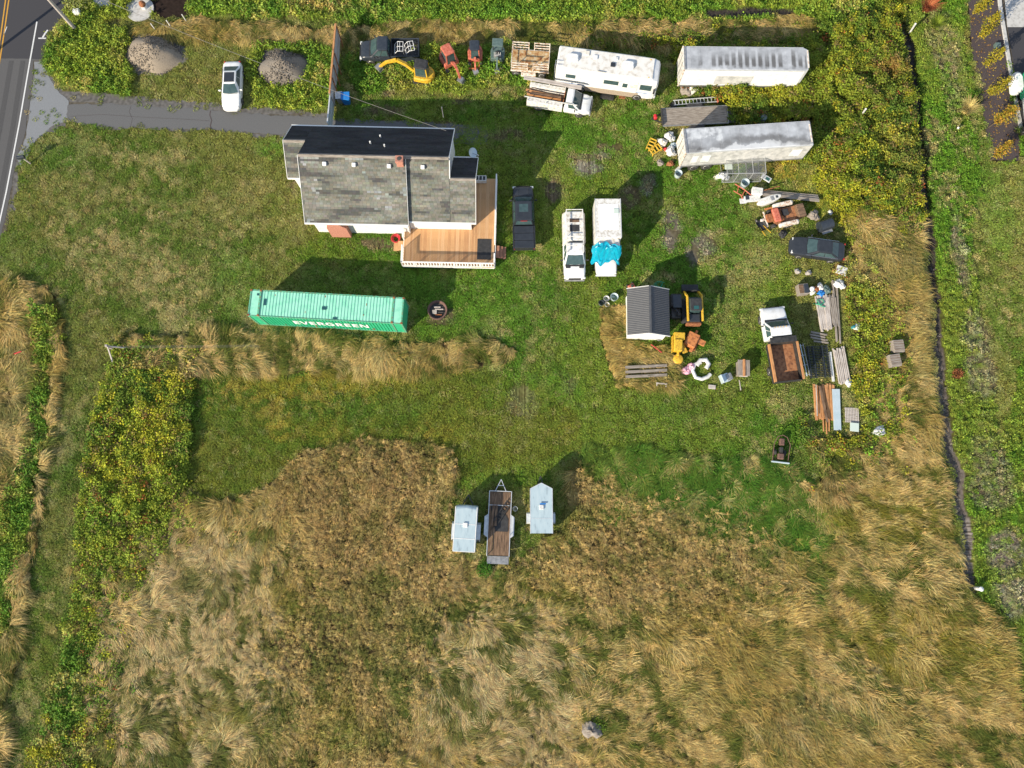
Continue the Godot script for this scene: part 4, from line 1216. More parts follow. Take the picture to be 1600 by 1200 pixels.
func board_stack(label: String, side: String, group: String, a: Vector3, b: Vector3, across: Vector3, n: int, layers: int, w: float, h: float, m: String) -> void:
	var order := ["first", "second", "third", "fourth", "fifth", "sixth", "seventh"]
	var level: Array = [["only"], ["lower", "top"], ["bottom", "middle", "top"], ["bottom", "second", "third", "top"]][layers - 1]
	for j in layers:
		for k in n:
			var f := (k - (n - 1) * 0.5) / maxf(n - 1, 1.0)
			var shift := across * f + Vector3(0, h * (0.6 + j * 1.05) + 0.06, 0)
			var slip := (b - a).normalized() * rng.randf_range(-0.18, 0.18)
			var skew := across.normalized() * rng.randf_range(-0.04, 0.04)
			board("timber_board", "%s %s from %s, %s layer of %s" % [order[k], "plank" if m == "cedar" else "board", side, level[j], label], a + shift + slip + skew, b + shift + slip - skew, w * rng.randf_range(0.85, 1.0), h, m, group)


# an outdoor sheet with a ragged outline a few millimetres above the ground
func sheet(called: String, m: String, p: PackedVector2Array, y: float, ragged: float) -> void:
	var q := PackedVector2Array()
	for k in p.size():
		var a := p[k]
		var b := p[(k + 1) % p.size()]
		var n := maxi(1, int(a.distance_to(b) / 0.35)) if ragged > 0.0 else 1
		var side := (b - a).orthogonal().normalized()
		for j in n:
			var c := a.lerp(b, float(j) / n)
			q.append(c + side * nb.get_noise_2d(c.x * 60.0, c.y * 60.0) * ragged)
	var t := Geometry2D.triangulate_polygon(q)
	var s := Shape.new()
	for k in range(0, t.size(), 3):
		s.tri_from(Vector3(q[t[k]].x, y, q[t[k]].y), Vector3(q[t[k + 1]].x, y, q[t[k + 1]].y), Vector3(q[t[k + 2]].x, y, q[t[k + 2]].y), Vector3(q[t[k]].x, y - 5.0, q[t[k]].y))
	structure(called, s, mats[m])


func stripe(called: String, m: String, p: PackedVector2Array, w: float, y: float) -> void:
	var s := Shape.new()
	for k in p.size() - 1:
		var a := Vector3(p[k].x, y, p[k].y)
		var b := Vector3(p[k + 1].x, y, p[k + 1].y)
		var n := (b - a).cross(Vector3.UP).normalized() * w * 0.5
		s.quad_from(a - n, b - n, b + n, a + n, a - Vector3(0, 5, 0))
	structure(called, s, mats[m])


func roof_slope(o: Node3D, x0: float, x1: float, zr: float, hr: float, ze: float, he: float, tones: Array, light_patch := 0.0) -> void:
	var run := Vector3(0, he - hr, ze - zr)
	var length := run.length()
	var d := run / length
	var up := d.cross(Vector3.RIGHT) if ze < zr else Vector3.RIGHT.cross(d)
	if up.y < 0.0:
		up = -up
	var s := Shape.new()
	var top := [Vector3(x0, hr, zr), Vector3(x1, hr, zr), Vector3(x1, he, ze), Vector3(x0, he, ze)]
	var r0 := PackedVector3Array()
	var r1 := PackedVector3Array()
	for p in top:
		r0.append(p - up * 0.14)
		r1.append(p - up * 0.012)
	s.loft([r0, r1], true, true, false)
	var slab := part(o, "roof", s, mats["roof_deck"])
	var g := Shape.new()
	var rows := int(length / 0.175)
	for j in rows:
		var y0 := length * j / rows
		var y1 := length * (j + 1) / rows
		var x := x0 - rng.randf() * 0.3
		while x < x1:
			var e := minf(x + 0.31, x1)
			var b := maxf(x, x0)
			if e - b > 0.02:
				var wx := (x + o.position.x) * 1.0
				var streak := nb.get_noise_2d(wx * 9.0, (zr + y0 * d.z) * 60.0 + hr * 30.0)
				var cloud := na.get_noise_2d(wx * 22.0, y0 * 26.0 + 90.0)
				var c: Color = tones[0].lerp(tones[1], clampf(0.5 + streak * 1.1 + cloud * 0.4, 0.0, 1.0))
				if cloud * 0.5 + streak * 1.3 < -0.4:
					c = c.lerp(tones[2], 0.75)
				elif light_patch > 0.0 and cloud * 0.9 - streak * 0.9 > 0.5 - light_patch:
					c = c.lerp(tones[3], 0.7)
				g.col = vary(c, 0.2)
				var lift := 0.016 + rng.randf() * 0.006
				var gap := 0.006
				var p0 := Vector3(b + gap, hr, zr) + d * y0
				var p1 := Vector3(e - gap, hr, zr) + d * y0
				var q0 := Vector3(b + gap, hr, zr) + d * (y1 - 0.004) + up * lift
				var q1 := Vector3(e - gap, hr, zr) + d * (y1 - 0.004) + up * lift
				var inside := (p0 + q1) * 0.5 - up * 0.5
				g.quad_from(p0, p1, q1, q0, inside)
				g.quad_from(q0, q1, q1 - up * lift, q0 - up * lift, inside - d)
			x += 0.31
	var sh := part(slab, "shingles", g, mats["shingle"])
	sh.set_meta("kind", "stuff")

# ---------------------------------------------------------------- the place

func make_paving() -> void:
	sheet("road", "asphalt_old", pts([-77.56, -57.34, -43.03, -54.42, -42.76, -48.72, -43.91, -46.9, -44.41, -45.93, -44.85, -42.91, -45.76, -42.84, -45.56, -41.29, -45.6, -34.86, -46.07, -32.91, -46.19, -28.78, -46.53, -24.73, -48.45, -13.71, -68.73, -13.71]), 0.012, 0.12)
	sheet("road_patch", "asphalt_new", pts([-77.53, -57.19, -43.14, -54.28, -42.82, -48.72, -43.91, -46.9, -44.41, -45.93, -44.92, -42.98, -46.03, -43.05, -74.75, -43.46]), 0.018, 0.03)
	sheet("driveway", "drive", pts([-41.93, -38.28, -37.46, -38.28, -28.35, -37.68, -24.1, -37.28, -16.85, -36.82, -9.62, -36.49, -2.4, -36.1, -2.27, -34.14, -9.56, -34.4, -21.56, -35.12, -28.19, -35.64, -37.21, -35.9, -41.84, -36.49]), 0.014, 0.22)
	for p in [pts([-46.74, -42.84, -46.81, -35.84, -47.17, -26.9]), pts([-47.84, -42.84, -48.01, -35.84, -48.34, -26.9])]:
		stripe("tyre_mark", "tyre_mark", p, 0.45, 0.0175)
	stripe("driveway_crack", "bark_mulch", pts([-28.4, -37.61, -28.43, -37.15, -28.21, -36.62, -28.29, -36.1, -28.19, -35.64]), 0.09, 0.019)
	stripe("driveway_crack", "bark_mulch", pts([-35.93, -38.14, -36.05, -37.48, -35.68, -36.76, -35.78, -35.97]), 0.03, 0.019)
	stripe("driveway_crack", "bark_mulch", pts([-41.54, -37.02, -38.55, -37.22, -34.91, -36.95, -30.08, -36.69, -28.38, -36.56]), 0.025, 0.0195)
	sheet("gravel_apron", "gravel", pts([-45.68, -42.71, -44.95, -42.78, -44.24, -41.42, -42.79, -39.41, -41.85, -38.61, -41.62, -36.62, -43, -36.1, -44.5, -34.66, -45.11, -32.85, -45.64, -31.82, -46, -32.85, -45.48, -34.86, -45.44, -41.29]), 0.010, 0.16)
	stripe("road_edge_line", "line_white", pts([-45.91, -47.04, -46.06, -42.84, -46.25, -36.16, -46.57, -29.41, -46.91, -24.92]), 0.13, 0.024)
	stripe("road_centre_line", "line_yellow", pts([-49.69, -53.7, -49.25, -49.42, -49.22, -45.93, -49.26, -42.5]), 0.12, 0.024)
	stripe("road_centre_line", "line_yellow", pts([-49.37, -53.7, -48.94, -49.42, -48.92, -45.93, -48.95, -42.5]), 0.12, 0.024)
	stripe("road_marking", "line_white", pts([-44.75, -46.14, -44.95, -45.79, -45.19, -45.24]), 0.16, 0.024)
	stripe("road_marking", "line_white", pts([-45.56, -45.24, -44.82, -45.24]), 0.13, 0.024)
	stripe("road_marking", "line_white", pts([-48.74, -46.49, -48.93, -45.59]), 0.07, 0.024)
	sheet("pavement", "concrete", pts([-41.22, -52.26, -39.02, -52.26, -39, -48.44, -40.63, -48.58]), 0.02, 0.0)
	sheet("bark_path", "bark_mulch", pts([44.58, -53.7, 47.86, -53.7, 47.47, -45.24, 47.48, -35.44, 47.14, -32.46, 44.37, -32.59, 44.33, -37.15, 44.04, -43.87]), 0.012, 0.15)
	sheet("parking_lot", "asphalt_new", pts([47.81, -46.42, 61.76, -46.42, 59.88, -35.05, 47.96, -35.44]), 0.02, 0.0)
	sheet("concrete_pad", "concrete", pts([48.11, -53.7, 62.97, -53.7, 61.77, -46.44, 47.78, -46.44]), 0.03, 0.0)
	var kerb := Shape.new()
	var line := pts([47.61, -53.7, 47.36, -48.72, 47.41, -45.24, 47.5, -39.81, 47.71, -35.38])
	for k in line.size() - 1:
		kerb.bar(Vector3(line[k].x, 0.06, line[k].y), Vector3(line[k + 1].x, 0.06, line[k + 1].y), 0.35, 0.14, 0.02)
	kerb.bar(Vector3(line[4].x, 0.055, line[4].y), Vector3(line[4].x + 12, 0.055, line[4].y), 0.2, 0.13, 0.02)
	structure("kerb", kerb, mats["concrete"])


func house() -> void:
	var o := thing("house", "white house with a mossy grey and black shingle roof beside the deck", "house", Vector3(-10.5, 0, -29.4), -0.024)
	var wall := func(x0: float, x1: float, zb: float, zf: float, eave: float, ridge: float, zr: float) -> void:
		var s := Shape.new()
		var a := PackedVector3Array()
		var b := PackedVector3Array()
		for p in [[zb, 0.0], [zf, 0.0], [zf, eave], [zr, ridge], [zb, eave]]:
			a.append(Vector3(x0, p[1], p[0]))
			b.append(Vector3(x1, p[1], p[0]))
		s.loft([a, b], true, true, false)
		part(o, "wall", s, mats["siding"])
	wall.call(-6.95, 1.45, -4.1, 4.08, 3.22, 6.3, 0.0)
	wall.call(1.5, 5.1, -4.08, 3.74, 3.05, 6.0, 0.0)
	wall.call(5.0, 6.95, -1.7, 3.73, 3.0, 5.0, 1.2)
	wall.call(-8.9, -6.9, -4.08, 0.0, 3.0, 4.7, -2.15)
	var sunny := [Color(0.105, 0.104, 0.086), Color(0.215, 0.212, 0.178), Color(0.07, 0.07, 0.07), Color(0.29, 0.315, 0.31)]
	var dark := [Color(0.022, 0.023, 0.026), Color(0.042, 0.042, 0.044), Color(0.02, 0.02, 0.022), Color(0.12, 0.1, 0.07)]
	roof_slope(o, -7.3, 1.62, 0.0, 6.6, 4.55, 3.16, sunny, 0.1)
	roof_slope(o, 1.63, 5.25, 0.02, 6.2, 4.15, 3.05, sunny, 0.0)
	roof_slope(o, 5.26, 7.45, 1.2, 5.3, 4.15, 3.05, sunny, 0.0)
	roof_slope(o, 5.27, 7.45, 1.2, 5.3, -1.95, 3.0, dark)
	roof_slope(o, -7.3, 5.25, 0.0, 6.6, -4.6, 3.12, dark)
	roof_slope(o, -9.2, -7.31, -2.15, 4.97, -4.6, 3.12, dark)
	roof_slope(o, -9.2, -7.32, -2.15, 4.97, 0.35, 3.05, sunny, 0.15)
	var bars := [
		["gutter", Vector3(-7.35, 3.14, 4.6), Vector3(1.66, 3.14, 4.6), 0.13, 0.12], ["gutter", Vector3(1.68, 3.0, 4.21), Vector3(7.5, 3.0, 4.21), 0.13, 0.12],
		["gutter", Vector3(-9.2, 3.03, 0.41), Vector3(-7.3, 3.03, 0.41), 0.12, 0.12], ["gutter", Vector3(-9.25, 3.08, -4.66), Vector3(5.3, 3.08, -4.66), 0.12, 0.12], ["gutter", Vector3(5.3, 2.96, -2.01), Vector3(7.45, 2.96, -2.01), 0.12, 0.12],
		["barge_board", Vector3(-7.33, 6.57, 0.0), Vector3(-7.33, 3.12, 4.55), 0.04, 0.16], ["barge_board", Vector3(1.655, 6.5, 0.02), Vector3(1.655, 3.06, 4.55), 0.03, 0.2], ["barge_board", Vector3(7.47, 5.28, 1.2), Vector3(7.47, 3.02, 4.15), 0.04, 0.14], ["barge_board", Vector3(7.47, 5.28, 1.2), Vector3(7.47, 2.98, -1.95), 0.05, 0.16],
		["barge_board", Vector3(5.28, 6.57, 0.0), Vector3(5.28, 3.08, -4.6), 0.06, 0.16], ["barge_board", Vector3(5.28, 6.2, 0.0), Vector3(5.28, 5.28, 1.2), 0.06, 0.16], ["barge_board", Vector3(-9.22, 4.95, -2.15), Vector3(-9.22, 3.02, 0.35), 0.04, 0.15], ["barge_board", Vector3(-9.22, 4.95, -2.15), Vector3(-9.22, 3.08, -4.6), 0.04, 0.15],
	]
	for b in bars:
		var s := Shape.new()
		s.bar(b[1], b[2], b[3], b[4], 0.01)
		part(o, b[0], s, mats["trim"])
	for b in [[-7.3, 5.24, 6.62, 0.0], [5.28, 7.44, 5.32, 1.2], [-9.2, -7.33, 4.99, -2.15]]:
		var s := Shape.new()
		s.loft([PackedVector3Array([Vector3(b[0], b[2] - 0.1, b[3] - 0.17), Vector3(b[0], b[2] + 0.015, b[3]), Vector3(b[0], b[2] - 0.1, b[3] + 0.17)]), PackedVector3Array([Vector3(b[1], b[2] - 0.1, b[3] - 0.17), Vector3(b[1], b[2] + 0.015, b[3]), Vector3(b[1], b[2] - 0.1, b[3] + 0.17)])], true, true, false)
		s.col = Color(0.2, 0.2, 0.17)
		var c := part(o, "ridge_cap", s, mats["dark_steel"] if b[0] > 99.0 else mats["weathered"])
	# roof furniture
	for v in [[-5.1, 0.62, 6.6], [-2.65, 0.64, 6.6], [0.28, 0.68, 6.6], [3.05, 0.55, 6.22]]:
		var y: float = v[2] - v[1] * 0.757 + 0.13
		var e := Basis(Vector3.RIGHT, 0.3)
		var s := Shape.new()
		s.box(Vector3(v[0], y, v[1]), Vector3(0.34, 0.26, 0.34), 0.04, e)
		part(o, "roof_vent", s, mats["white_clean"])
	for v in [[-1.6, -1.85], [-0.95, -2.9], [-0.3, -1.4]]:
		var s := Shape.new()
		var y: float = 6.6 + v[1] * 0.757
		s.cyl(Vector3(v[0], y - 0.1, v[1]), Vector3(v[0], y + 0.42, v[1]), 0.07, 10)
		part(o, "vent_pipe", s, mats["white_clean"])
	var c := Shape.new()
	for k in 12:
		c.box(Vector3(1.22, 5.6 + k * 0.125, 0.42), Vector3(0.56 if k < 10 else 0.64, 0.115, 0.52 if k < 10 else 0.6), 0.012)
	var chimney := part(o, "chimney", c, mats["brick"])
	var f := Shape.new()
	f.cyl(Vector3(1.22, 7.04, 0.42), Vector3(1.22, 7.08, 0.42), 0.17, 12)
	part(chimney, "flue", f, mats["ash"])
	# brick chimney breast on the sunny wall
	var b := Shape.new()
	for k in 22:
		var w := 1.75 if k < 16 else 1.75 - (k - 15) * 0.14
		b.box(Vector3(-4.85 - (1.75 - w) * 0.15, 0.065 + k * 0.13, 4.3), Vector3(w, 0.122, 0.5 + (k % 2) * 0.01), 0.012)
	part(o, "brick_chimney_breast", b, mats["brick"])
	for w in [[-2.2, 1.9, 1.5, 1.0], [0.3, 1.9, 0.9, 1.0]]:
		pass
	var dsp := Shape.new()
	dsp.bar(Vector3(1.38, 0.1, 4.14), Vector3(1.38, 3.05, 4.14), 0.09, 0.08)
	part(o, "downpipe", dsp, mats["trim"])
	for z in [-2.4]:
		var br := Shape.new()
		br.bar(Vector3(-7.5, 1.5, 0.05), Vector3(-8.4, 2.9, 0.32), 0.12, 0.12)
		part(o, "porch_brace", br, mats["trim"])
	pane(o, "window", Vector3(-6.95, 1.0, -1.0), Vector3(-6.95, 1.0, 1.4), Vector3(-6.95, 2.5, 1.4), Vector3(-6.95, 2.5, -1.0), 0.0, 0.0, 1.0, "glass", Vector3(-1, 0, 0))
	pane(o, "window", Vector3(6.95, 1.5, 1.8), Vector3(6.95, 1.5, 0.4), Vector3(6.95, 2.6, 0.4), Vector3(6.95, 2.6, 1.8), 0.0, 0.0, 1.0, "glass", Vector3(1, 0, 0))
	# dish, and the wire mast
	var d := thing("satellite_dish", "grey satellite dish on the corner of the black roof", "satellite dish", Vector3(-3.49, 3.3, -31.32), 0.6)
	var ds := Shape.new()
	ds.lathe(Vector3(0, 0.35, 0), Vector3(0.3, 0.75, 0.58).normalized(), [[0.02, 0.0], [0.2, 0.02], [0.36, 0.08], [0.43, 0.14], [0.42, 0.15], [0.34, 0.1], [0.2, 0.04], [0.02, 0.02]], 20)
	part(d, "dish", ds, mats["pale_blue"])
	var da := Shape.new()
	da.bar(Vector3(0, 0.32, 0), Vector3(0.25, 0.55, 0.62), 0.04, 0.04)
	da.cyl(Vector3(0, -0.25, 0), Vector3(0, 0.33, 0), 0.035, 8)
	part(d, "bracket", da, mats["steel"])
	var lnb := Shape.new()
	lnb.cyl(Vector3(0.25, 0.5, 0.62), Vector3(0.22, 0.66, 0.55), 0.05, 8)
	part(d, "receiver", lnb, mats["plastic"])


func deck() -> void:
	var o := thing("deck", "L-shaped brown timber deck with white railings around the house corner", "deck", Vector3(-9.7, 0, -25.65), -0.02)
	var y := 0.55
	var plank := one_box(Vector3(0.138, 0.035, 3.5), 0.006)
	var plank_mesh := plank.mesh()
	var long := one_box(Vector3(0.138, 0.035, 8.55), 0.006).mesh()
	var n := 56
	for k in n:
		var x := 0.08 + k * 0.1455
		var q := MeshInstance3D.new()
		q.name = numbered(o, "deck_board")
		var far := x > 6.1
		q.mesh = long if far else plank_mesh
		q.material_override = mats[["deck_wood", "deck_wood_b", "deck_wood_c", "deck_wood"][rng.randi() % 4]]
		q.position = Vector3(x, y - 0.02 + rng.randf() * 0.004, -1.52 + 0.7 if far else 1.78 - 0.03)
		q.position.z = (-4.95 + 3.6) * 0.5 if far else 1.78
		o.add_child(q)
	part(o, "rim_joist", one_box(Vector3(8.2, 0.24, 0.05), 0.0, Vector3(4.1, y - 0.15, 3.58)), mats["trim"])
	part(o, "rim_joist", one_box(Vector3(0.05, 0.24, 8.5), 0.0, Vector3(8.24, y - 0.15, -0.7)), mats["trim"])
	part(o, "rim_joist", one_box(Vector3(0.05, 0.24, 3.6), 0.0, Vector3(-0.02, y - 0.15, 1.75)), mats["trim"])
	for p in [[0.1, 3.4], [2.8, 3.4], [5.5, 3.4], [8.1, 3.4], [8.1, 0.0], [8.1, -4.7], [0.1, 0.2]]:
		part(o, "footing", one_box(Vector3(0.12, 0.5, 0.12), 0.0, Vector3(p[0], 0.22, p[1])), mats["weathered"])
	var baluster := one_box(Vector3(0.1, 0.82, 0.05)).mesh()
	var runs := [[Vector3(0.0, 0, 3.55), Vector3(8.2, 0, 3.55), 7], [Vector3(0.0, 0, 2.0), Vector3(0.0, 0, 3.55), 1], [Vector3(8.2, 0, 3.55), Vector3(8.2, 0, 2.65), 1], [Vector3(8.2, 0, 1.4), Vector3(8.2, 0, -4.9), 4], [Vector3(0.0, 0, 0.1), Vector3(0.0, 0, 1.1), 1]]
	for r in runs:
		var a: Vector3 = r[0]
		var b: Vector3 = r[1]
		for e in [[y + 0.93, 0.12, 0.05, "top_rail"], [y + 0.1, 0.05, 0.07, "bottom_rail"], [y + 0.84, 0.05, 0.07, "rail"]]:
			var s := Shape.new()
			s.bar(a + Vector3(0, e[0], 0), b + Vector3(0, e[0], 0), e[1], e[2], 0.01)
			part(o, e[3], s, mats["trim"])
		for k in r[2] + 1:
			var p := a.lerp(b, float(k) / r[2])
			part(o, "railing_post", one_box(Vector3(0.11, 1.0, 0.11), 0.015, p + Vector3(0, y + 0.49, 0)), mats["trim"])
		var m := int(a.distance_to(b) / 0.25)
		for k in range(1, m):
			if k % 6 == 0 and r[2] > 9:
				continue
			var q := MeshInstance3D.new()
			q.name = numbered(o, "baluster")
			q.mesh = baluster
			q.material_override = mats["trim"]
			q.position = a.lerp(b, float(k) / m) + Vector3(0, y + 0.47, 0)
			o.add_child(q)
	for k in 3:
		part(o, "step", one_box(Vector3(0.3, 0.05, 1.15), 0.01, Vector3(8.45 + k * 0.3, y - 0.14 - k * 0.14, 2.03)), mats["step_wood"])
		part(o, "step", one_box(Vector3(0.5, 0.05, 0.85), 0.01, Vector3(-0.28 - k * 0.22, y - 0.14 - k * 0.14, 1.6)), mats["deck_wood"])
	var mt := single("rubber_mat", "black rubber mat at the corner of the brown deck", "mat", one_box(Vector3(1.25, 0.02, 1.95), 0.004), mats["matt_black"], Vector3(-2.5, 0.578, -23.62), -0.02)
	var ac := thing("window_cooler", "white framed box with dark openings at the top of the deck", "air conditioner", Vector3(-2.85, 0.57, -30.25), -0.02)
	part(ac, "frame", one_box(Vector3(1.05, 0.5, 0.55), 0.03, Vector3(0, 0.25, 0)), mats["white"])
	for k in 3:
		part(ac, "opening", one_box(Vector3(0.24, 0.01, 0.38), 0.0, Vector3(-0.32 + k * 0.32, 0.505, 0)), mats["black"])
	var hose := thing("hose_coil", "red hose coiled by the white house wall", "hose", Vector3(-10.52, 0.05, -24.77))
	for k in 4:
		var path := []
		for j in 25:
			var t := TAU * j / 24.0
			path.append(Vector3(cos(t) * (0.24 + k * 0.055), 0.05 + 0.05 * (k % 2) + k * 0.06, sin(t) * (0.24 + k * 0.055)))
		var s := Shape.new()
		s.tube(path, 0.04, 6)
		part(hose, "coil", s, mats["red"])


func container() -> void:
	var o := thing("shipping_container", "long green corrugated shipping container with white lettering on the lawn", "shipping container", Vector3(-15.81, 0, -17.58), -0.056)
	var l := 6.6
	var w := 1.17
	var h := 2.88
	var roof := Shape.new()
	var n := 42
	var x0 := -l + 0.98
	var step := (2.0 * l - 1.96) / n
	for k in n:
		var x := x0 + k * step
		var q := [[0.0, 0.0], [0.45, 0.0], [0.55, 0.035], [0.92, 0.035], [1.0, 0.0]]
		for j in 4:
			var a := Vector3(x + q[j][0] * step, h - 0.06 + q[j][1], 0)
			var b := Vector3(x + q[j + 1][0] * step, h - 0.06 + q[j + 1][1], 0)
			roof.quad_from(a - Vector3(0, 0, w - 0.1), b - Vector3(0, 0, w - 0.1), b + Vector3(0, 0, w - 0.1), a + Vector3(0, 0, w - 0.1), a - Vector3(0, 3, 0))
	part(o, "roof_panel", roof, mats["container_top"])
	for z in [-1.0, 1.0]:
		var side := Shape.new()
		for k in n:
			var x := x0 + k * step
			var q := [[0.0, 0.0], [0.4, 0.0], [0.5, 0.045], [0.9, 0.045], [1.0, 0.0]]
			for j in 4:
				var a := Vector3(x + q[j][0] * step, 0.12, z * (w - 0.045 + q[j][1] - 0.004))
				var b := Vector3(x + q[j + 1][0] * step, 0.12, z * (w - 0.045 + q[j + 1][1] - 0.004))
				var up := Vector3(0, h - 0.24, 0)
				side.quad_from(a, b, b + up, a + up, Vector3(x, 1.4, 0))
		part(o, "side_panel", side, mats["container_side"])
	for x in [-1.0, 1.0]:
		part(o, "end_roof_plate", one_box(Vector3(0.72, 0.04, w * 2 - 0.2), 0.01, Vector3(x * (l - 0.5), h - 0.03, 0)), mats["container_top"])
		part(o, "end_panel", one_box(Vector3(0.04, h - 0.2, w * 2 - 0.2), 0.01, Vector3(x * (l - 0.08), h * 0.5, 0)), mats["container_side"])
		part(o, "roof_header", one_box(Vector3(0.16, 0.07, w * 2 - 0.3), 0.01, Vector3(x * (l - 0.9), h + 0.002, 0)), mats["container_frame"])
		part(o, "roof_header", one_box(Vector3(0.12, 0.06, w * 2 - 0.3), 0.01, Vector3(x * (l - 0.08), h, 0)), mats["container_frame"])
		for z in [-1.0, 1.0]:
			for e in [0.08, 0.9]:
				part(o, "corner_casting", one_box(Vector3(0.18, 0.14, 0.16), 0.015, Vector3(x * (l - e), h - 0.01, z * (w - 0.08))), mats["rust"])
				part(o, "post", one_box(Vector3(0.16, h - 0.2, 0.1), 0.01, Vector3(x * (l - e), h * 0.5, z * (w - 0.04))), mats["container_frame"])
			part(o, "end_side_plate", one_box(Vector3(0.62, h - 0.3, 0.05), 0.01, Vector3(x * (l - 0.49), h * 0.5, z * (w - 0.05))), mats["container_side"])
	for z in [-1.0, 1.0]:
		part(o, "top_rail", one_box(Vector3(2 * l - 0.3, 0.09, 0.08), 0.01, Vector3(0, h - 0.05, z * (w - 0.03))), mats["container_frame"])
		part(o, "bottom_rail", one_box(Vector3(2 * l - 0.1, 0.16, 0.1), 0.01, Vector3(0, 0.08, z * (w - 0.04))), mats["container_frame"])
	for p in [[-5.25, -0.1, 0.24, 0.55], [-0.15, 0.15, 0.4, 0.28], [0.85, 0.98, 0.38, 0.16], [-5.9, -0.75, 0.2, 0.2]]:
		part(o, "roof_patch", one_box(Vector3(p[2], 0.02, p[3]), 0.0, Vector3(p[0], h - 0.005, p[1])), mats["container_patch"])
	for k in 5:
		var x := rng.randf_range(-5.6, 5.6)
		part(o, "rust_streak", one_box(Vector3(rng.randf_range(0.04, 0.07), 0.006, rng.randf_range(0.1, 0.35)), 0.0, Vector3(x, h - 0.021 + 0.0005 * k, rng.randf_range(-0.9, 0.9))), mats["rust"])
		part(o, "side_rust", one_box(Vector3(rng.randf_range(0.05, 0.1), rng.randf_range(0.2, 0.7), 0.006), 0.0, Vector3(x + 0.4, rng.randf_range(0.4, 0.7), w + 0.002)), mats["rust"])
	var font := SystemFont.new()
	font.font_names = PackedStringArray(["Droid Sans"])
	font.font_weight = 700
	var t := TextMesh.new()
	t.text = "EVERGREEN"
	t.font = font
	t.font_size = 64
	t.pixel_size = 0.02
	t.depth = 0.01
	var box := t.get_aabb()
	var m := MeshInstance3D.new()
	m.name = "lettering"
	m.mesh = t
	m.material_override = mats["letter_white"]
	o.add_child(m)
	m.scale = Vector3(6.5 / maxf(box.size.x, 0.1), 0.95 / maxf(box.size.y, 0.1), 1)
	m.position = Vector3(0.2, 1.5, w + 0.006) - box.get_center() * m.scale * Vector3(1, 1, 0)


func semi_trailer(label: String, at: Vector3, yaw: float, side: String, nose: bool) -> void:
	var o := thing("box_trailer", label, "semi trailer", at, yaw, "old box trailers in the brambles")
	var l := 5.65
	var w := 1.15
	var h := 3.55
	var y0 := 1.05
	var k := 0.45 if nose else 0.06
	var rings := []
	for y in [y0, h - 0.06]:
		rings.append(PackedVector3Array([Vector3(-l, y, -w), Vector3(l - k, y, -w), Vector3(l - k * 0.3, y, -w + k * 0.3), Vector3(l, y, -w + k), Vector3(l, y, w - k), Vector3(l - k * 0.3, y, w - k * 0.3), Vector3(l - k, y, w), Vector3(-l, y, w)]))
	var s := Shape.new()
	s.loft(rings, true, false, false)
	part(o, "box_side", s, mats[side])
	var r := Shape.new()
	var low: PackedVector3Array = rings[1]
	var top := PackedVector3Array()
	for p in low:
		top.append(p * Vector3(0.99, 1, 0.95) + Vector3(0, 0.055, 0))
	r.loft([low, top], false, true, false)
	part(o, "roof", r, mats["sooty_roof" if nose else "streaked_roof"])
	for j in 13:
		var x := -l + 0.6 + j * 0.86
		part(o, "roof_bow", one_box(Vector3(0.04, 0.01, w * 1.86), 0.004, Vector3(x, h - 0.002, 0)), mats["sooty_roof" if nose else "streaked_roof"])
	for z in [-1.0, 1.0]:
		part(o, "top_rail", one_box(Vector3(l * 2 - k, 0.14, 0.04), 0.01, Vector3(-k * 0.5, h - 0.09, z * (w + 0.01))), mats["silver"])
		part(o, "bottom_rail", one_box(Vector3(l * 2 - k, 0.18, 0.05), 0.01, Vector3(-k * 0.5, y0 + 0.07, z * (w + 0.01))), mats["steel"])
		for j in 9:
			part(o, "side_seam", one_box(Vector3(0.03, h - y0 - 0.3, 0.015), 0.0, Vector3(-l + 0.9 + j * 1.18, (h + y0) * 0.5, z * (w + 0.006))), mats[side])
		part(o, "door", one_box(Vector3(0.06, h - y0 - 0.2, w - 0.06), 0.015, Vector3(-l - 0.03, (h + y0) * 0.5, z * (w * 0.5))), mats["white"])
		part(o, "lock_bar", one_box(Vector3(0.05, h - y0 - 0.25, 0.05), 0.01, Vector3(-l - 0.085, (h + y0) * 0.5, z * 0.35)), mats["steel"])
		part(o, "rear_post", one_box(Vector3(0.12, h - y0, 0.1), 0.01, Vector3(-l - 0.02, (h + y0) * 0.5, z * (w + 0.0))), mats["rusty_white"])
		wheel(o, -l + 1.4, z * (w - 0.2), 0.5, 0.3)
		wheel(o, -l + 2.6, z * (w - 0.2), 0.5, 0.3)
		part(o, "landing_leg", one_box(Vector3(0.15, 1.0, 0.15), 0.01, Vector3(l - 2.2, 0.5, z * 0.7)), mats["dark_steel"])
	part(o, "rear_header", one_box(Vector3(0.2, 0.08, w * 2), 0.01, Vector3(-l + 0.1, h + 0.0, 0)), mats["steel"])
	part(o, "front_cap", one_box(Vector3(0.1, 0.08, w * 1.5), 0.01, Vector3(l - 0.12, h + 0.0, 0)), mats["rusty_white"])
	if side == "van_side":
		part(o, "side_panel", one_box(Vector3(3.4, 1.2, 0.012), 0.0, Vector3(-0.8, 2.0, w + 0.012)), mats["dull_side"])
	else:
		for e in [[-4.6, 0.55], [-3.6, 0.75], [4.5, 0.9]]:
			part(o, "side_panel", one_box(Vector3(e[1], 1.1, 0.012), 0.0, Vector3(e[0], 2.3, w + 0.012)), mats["van_side"])


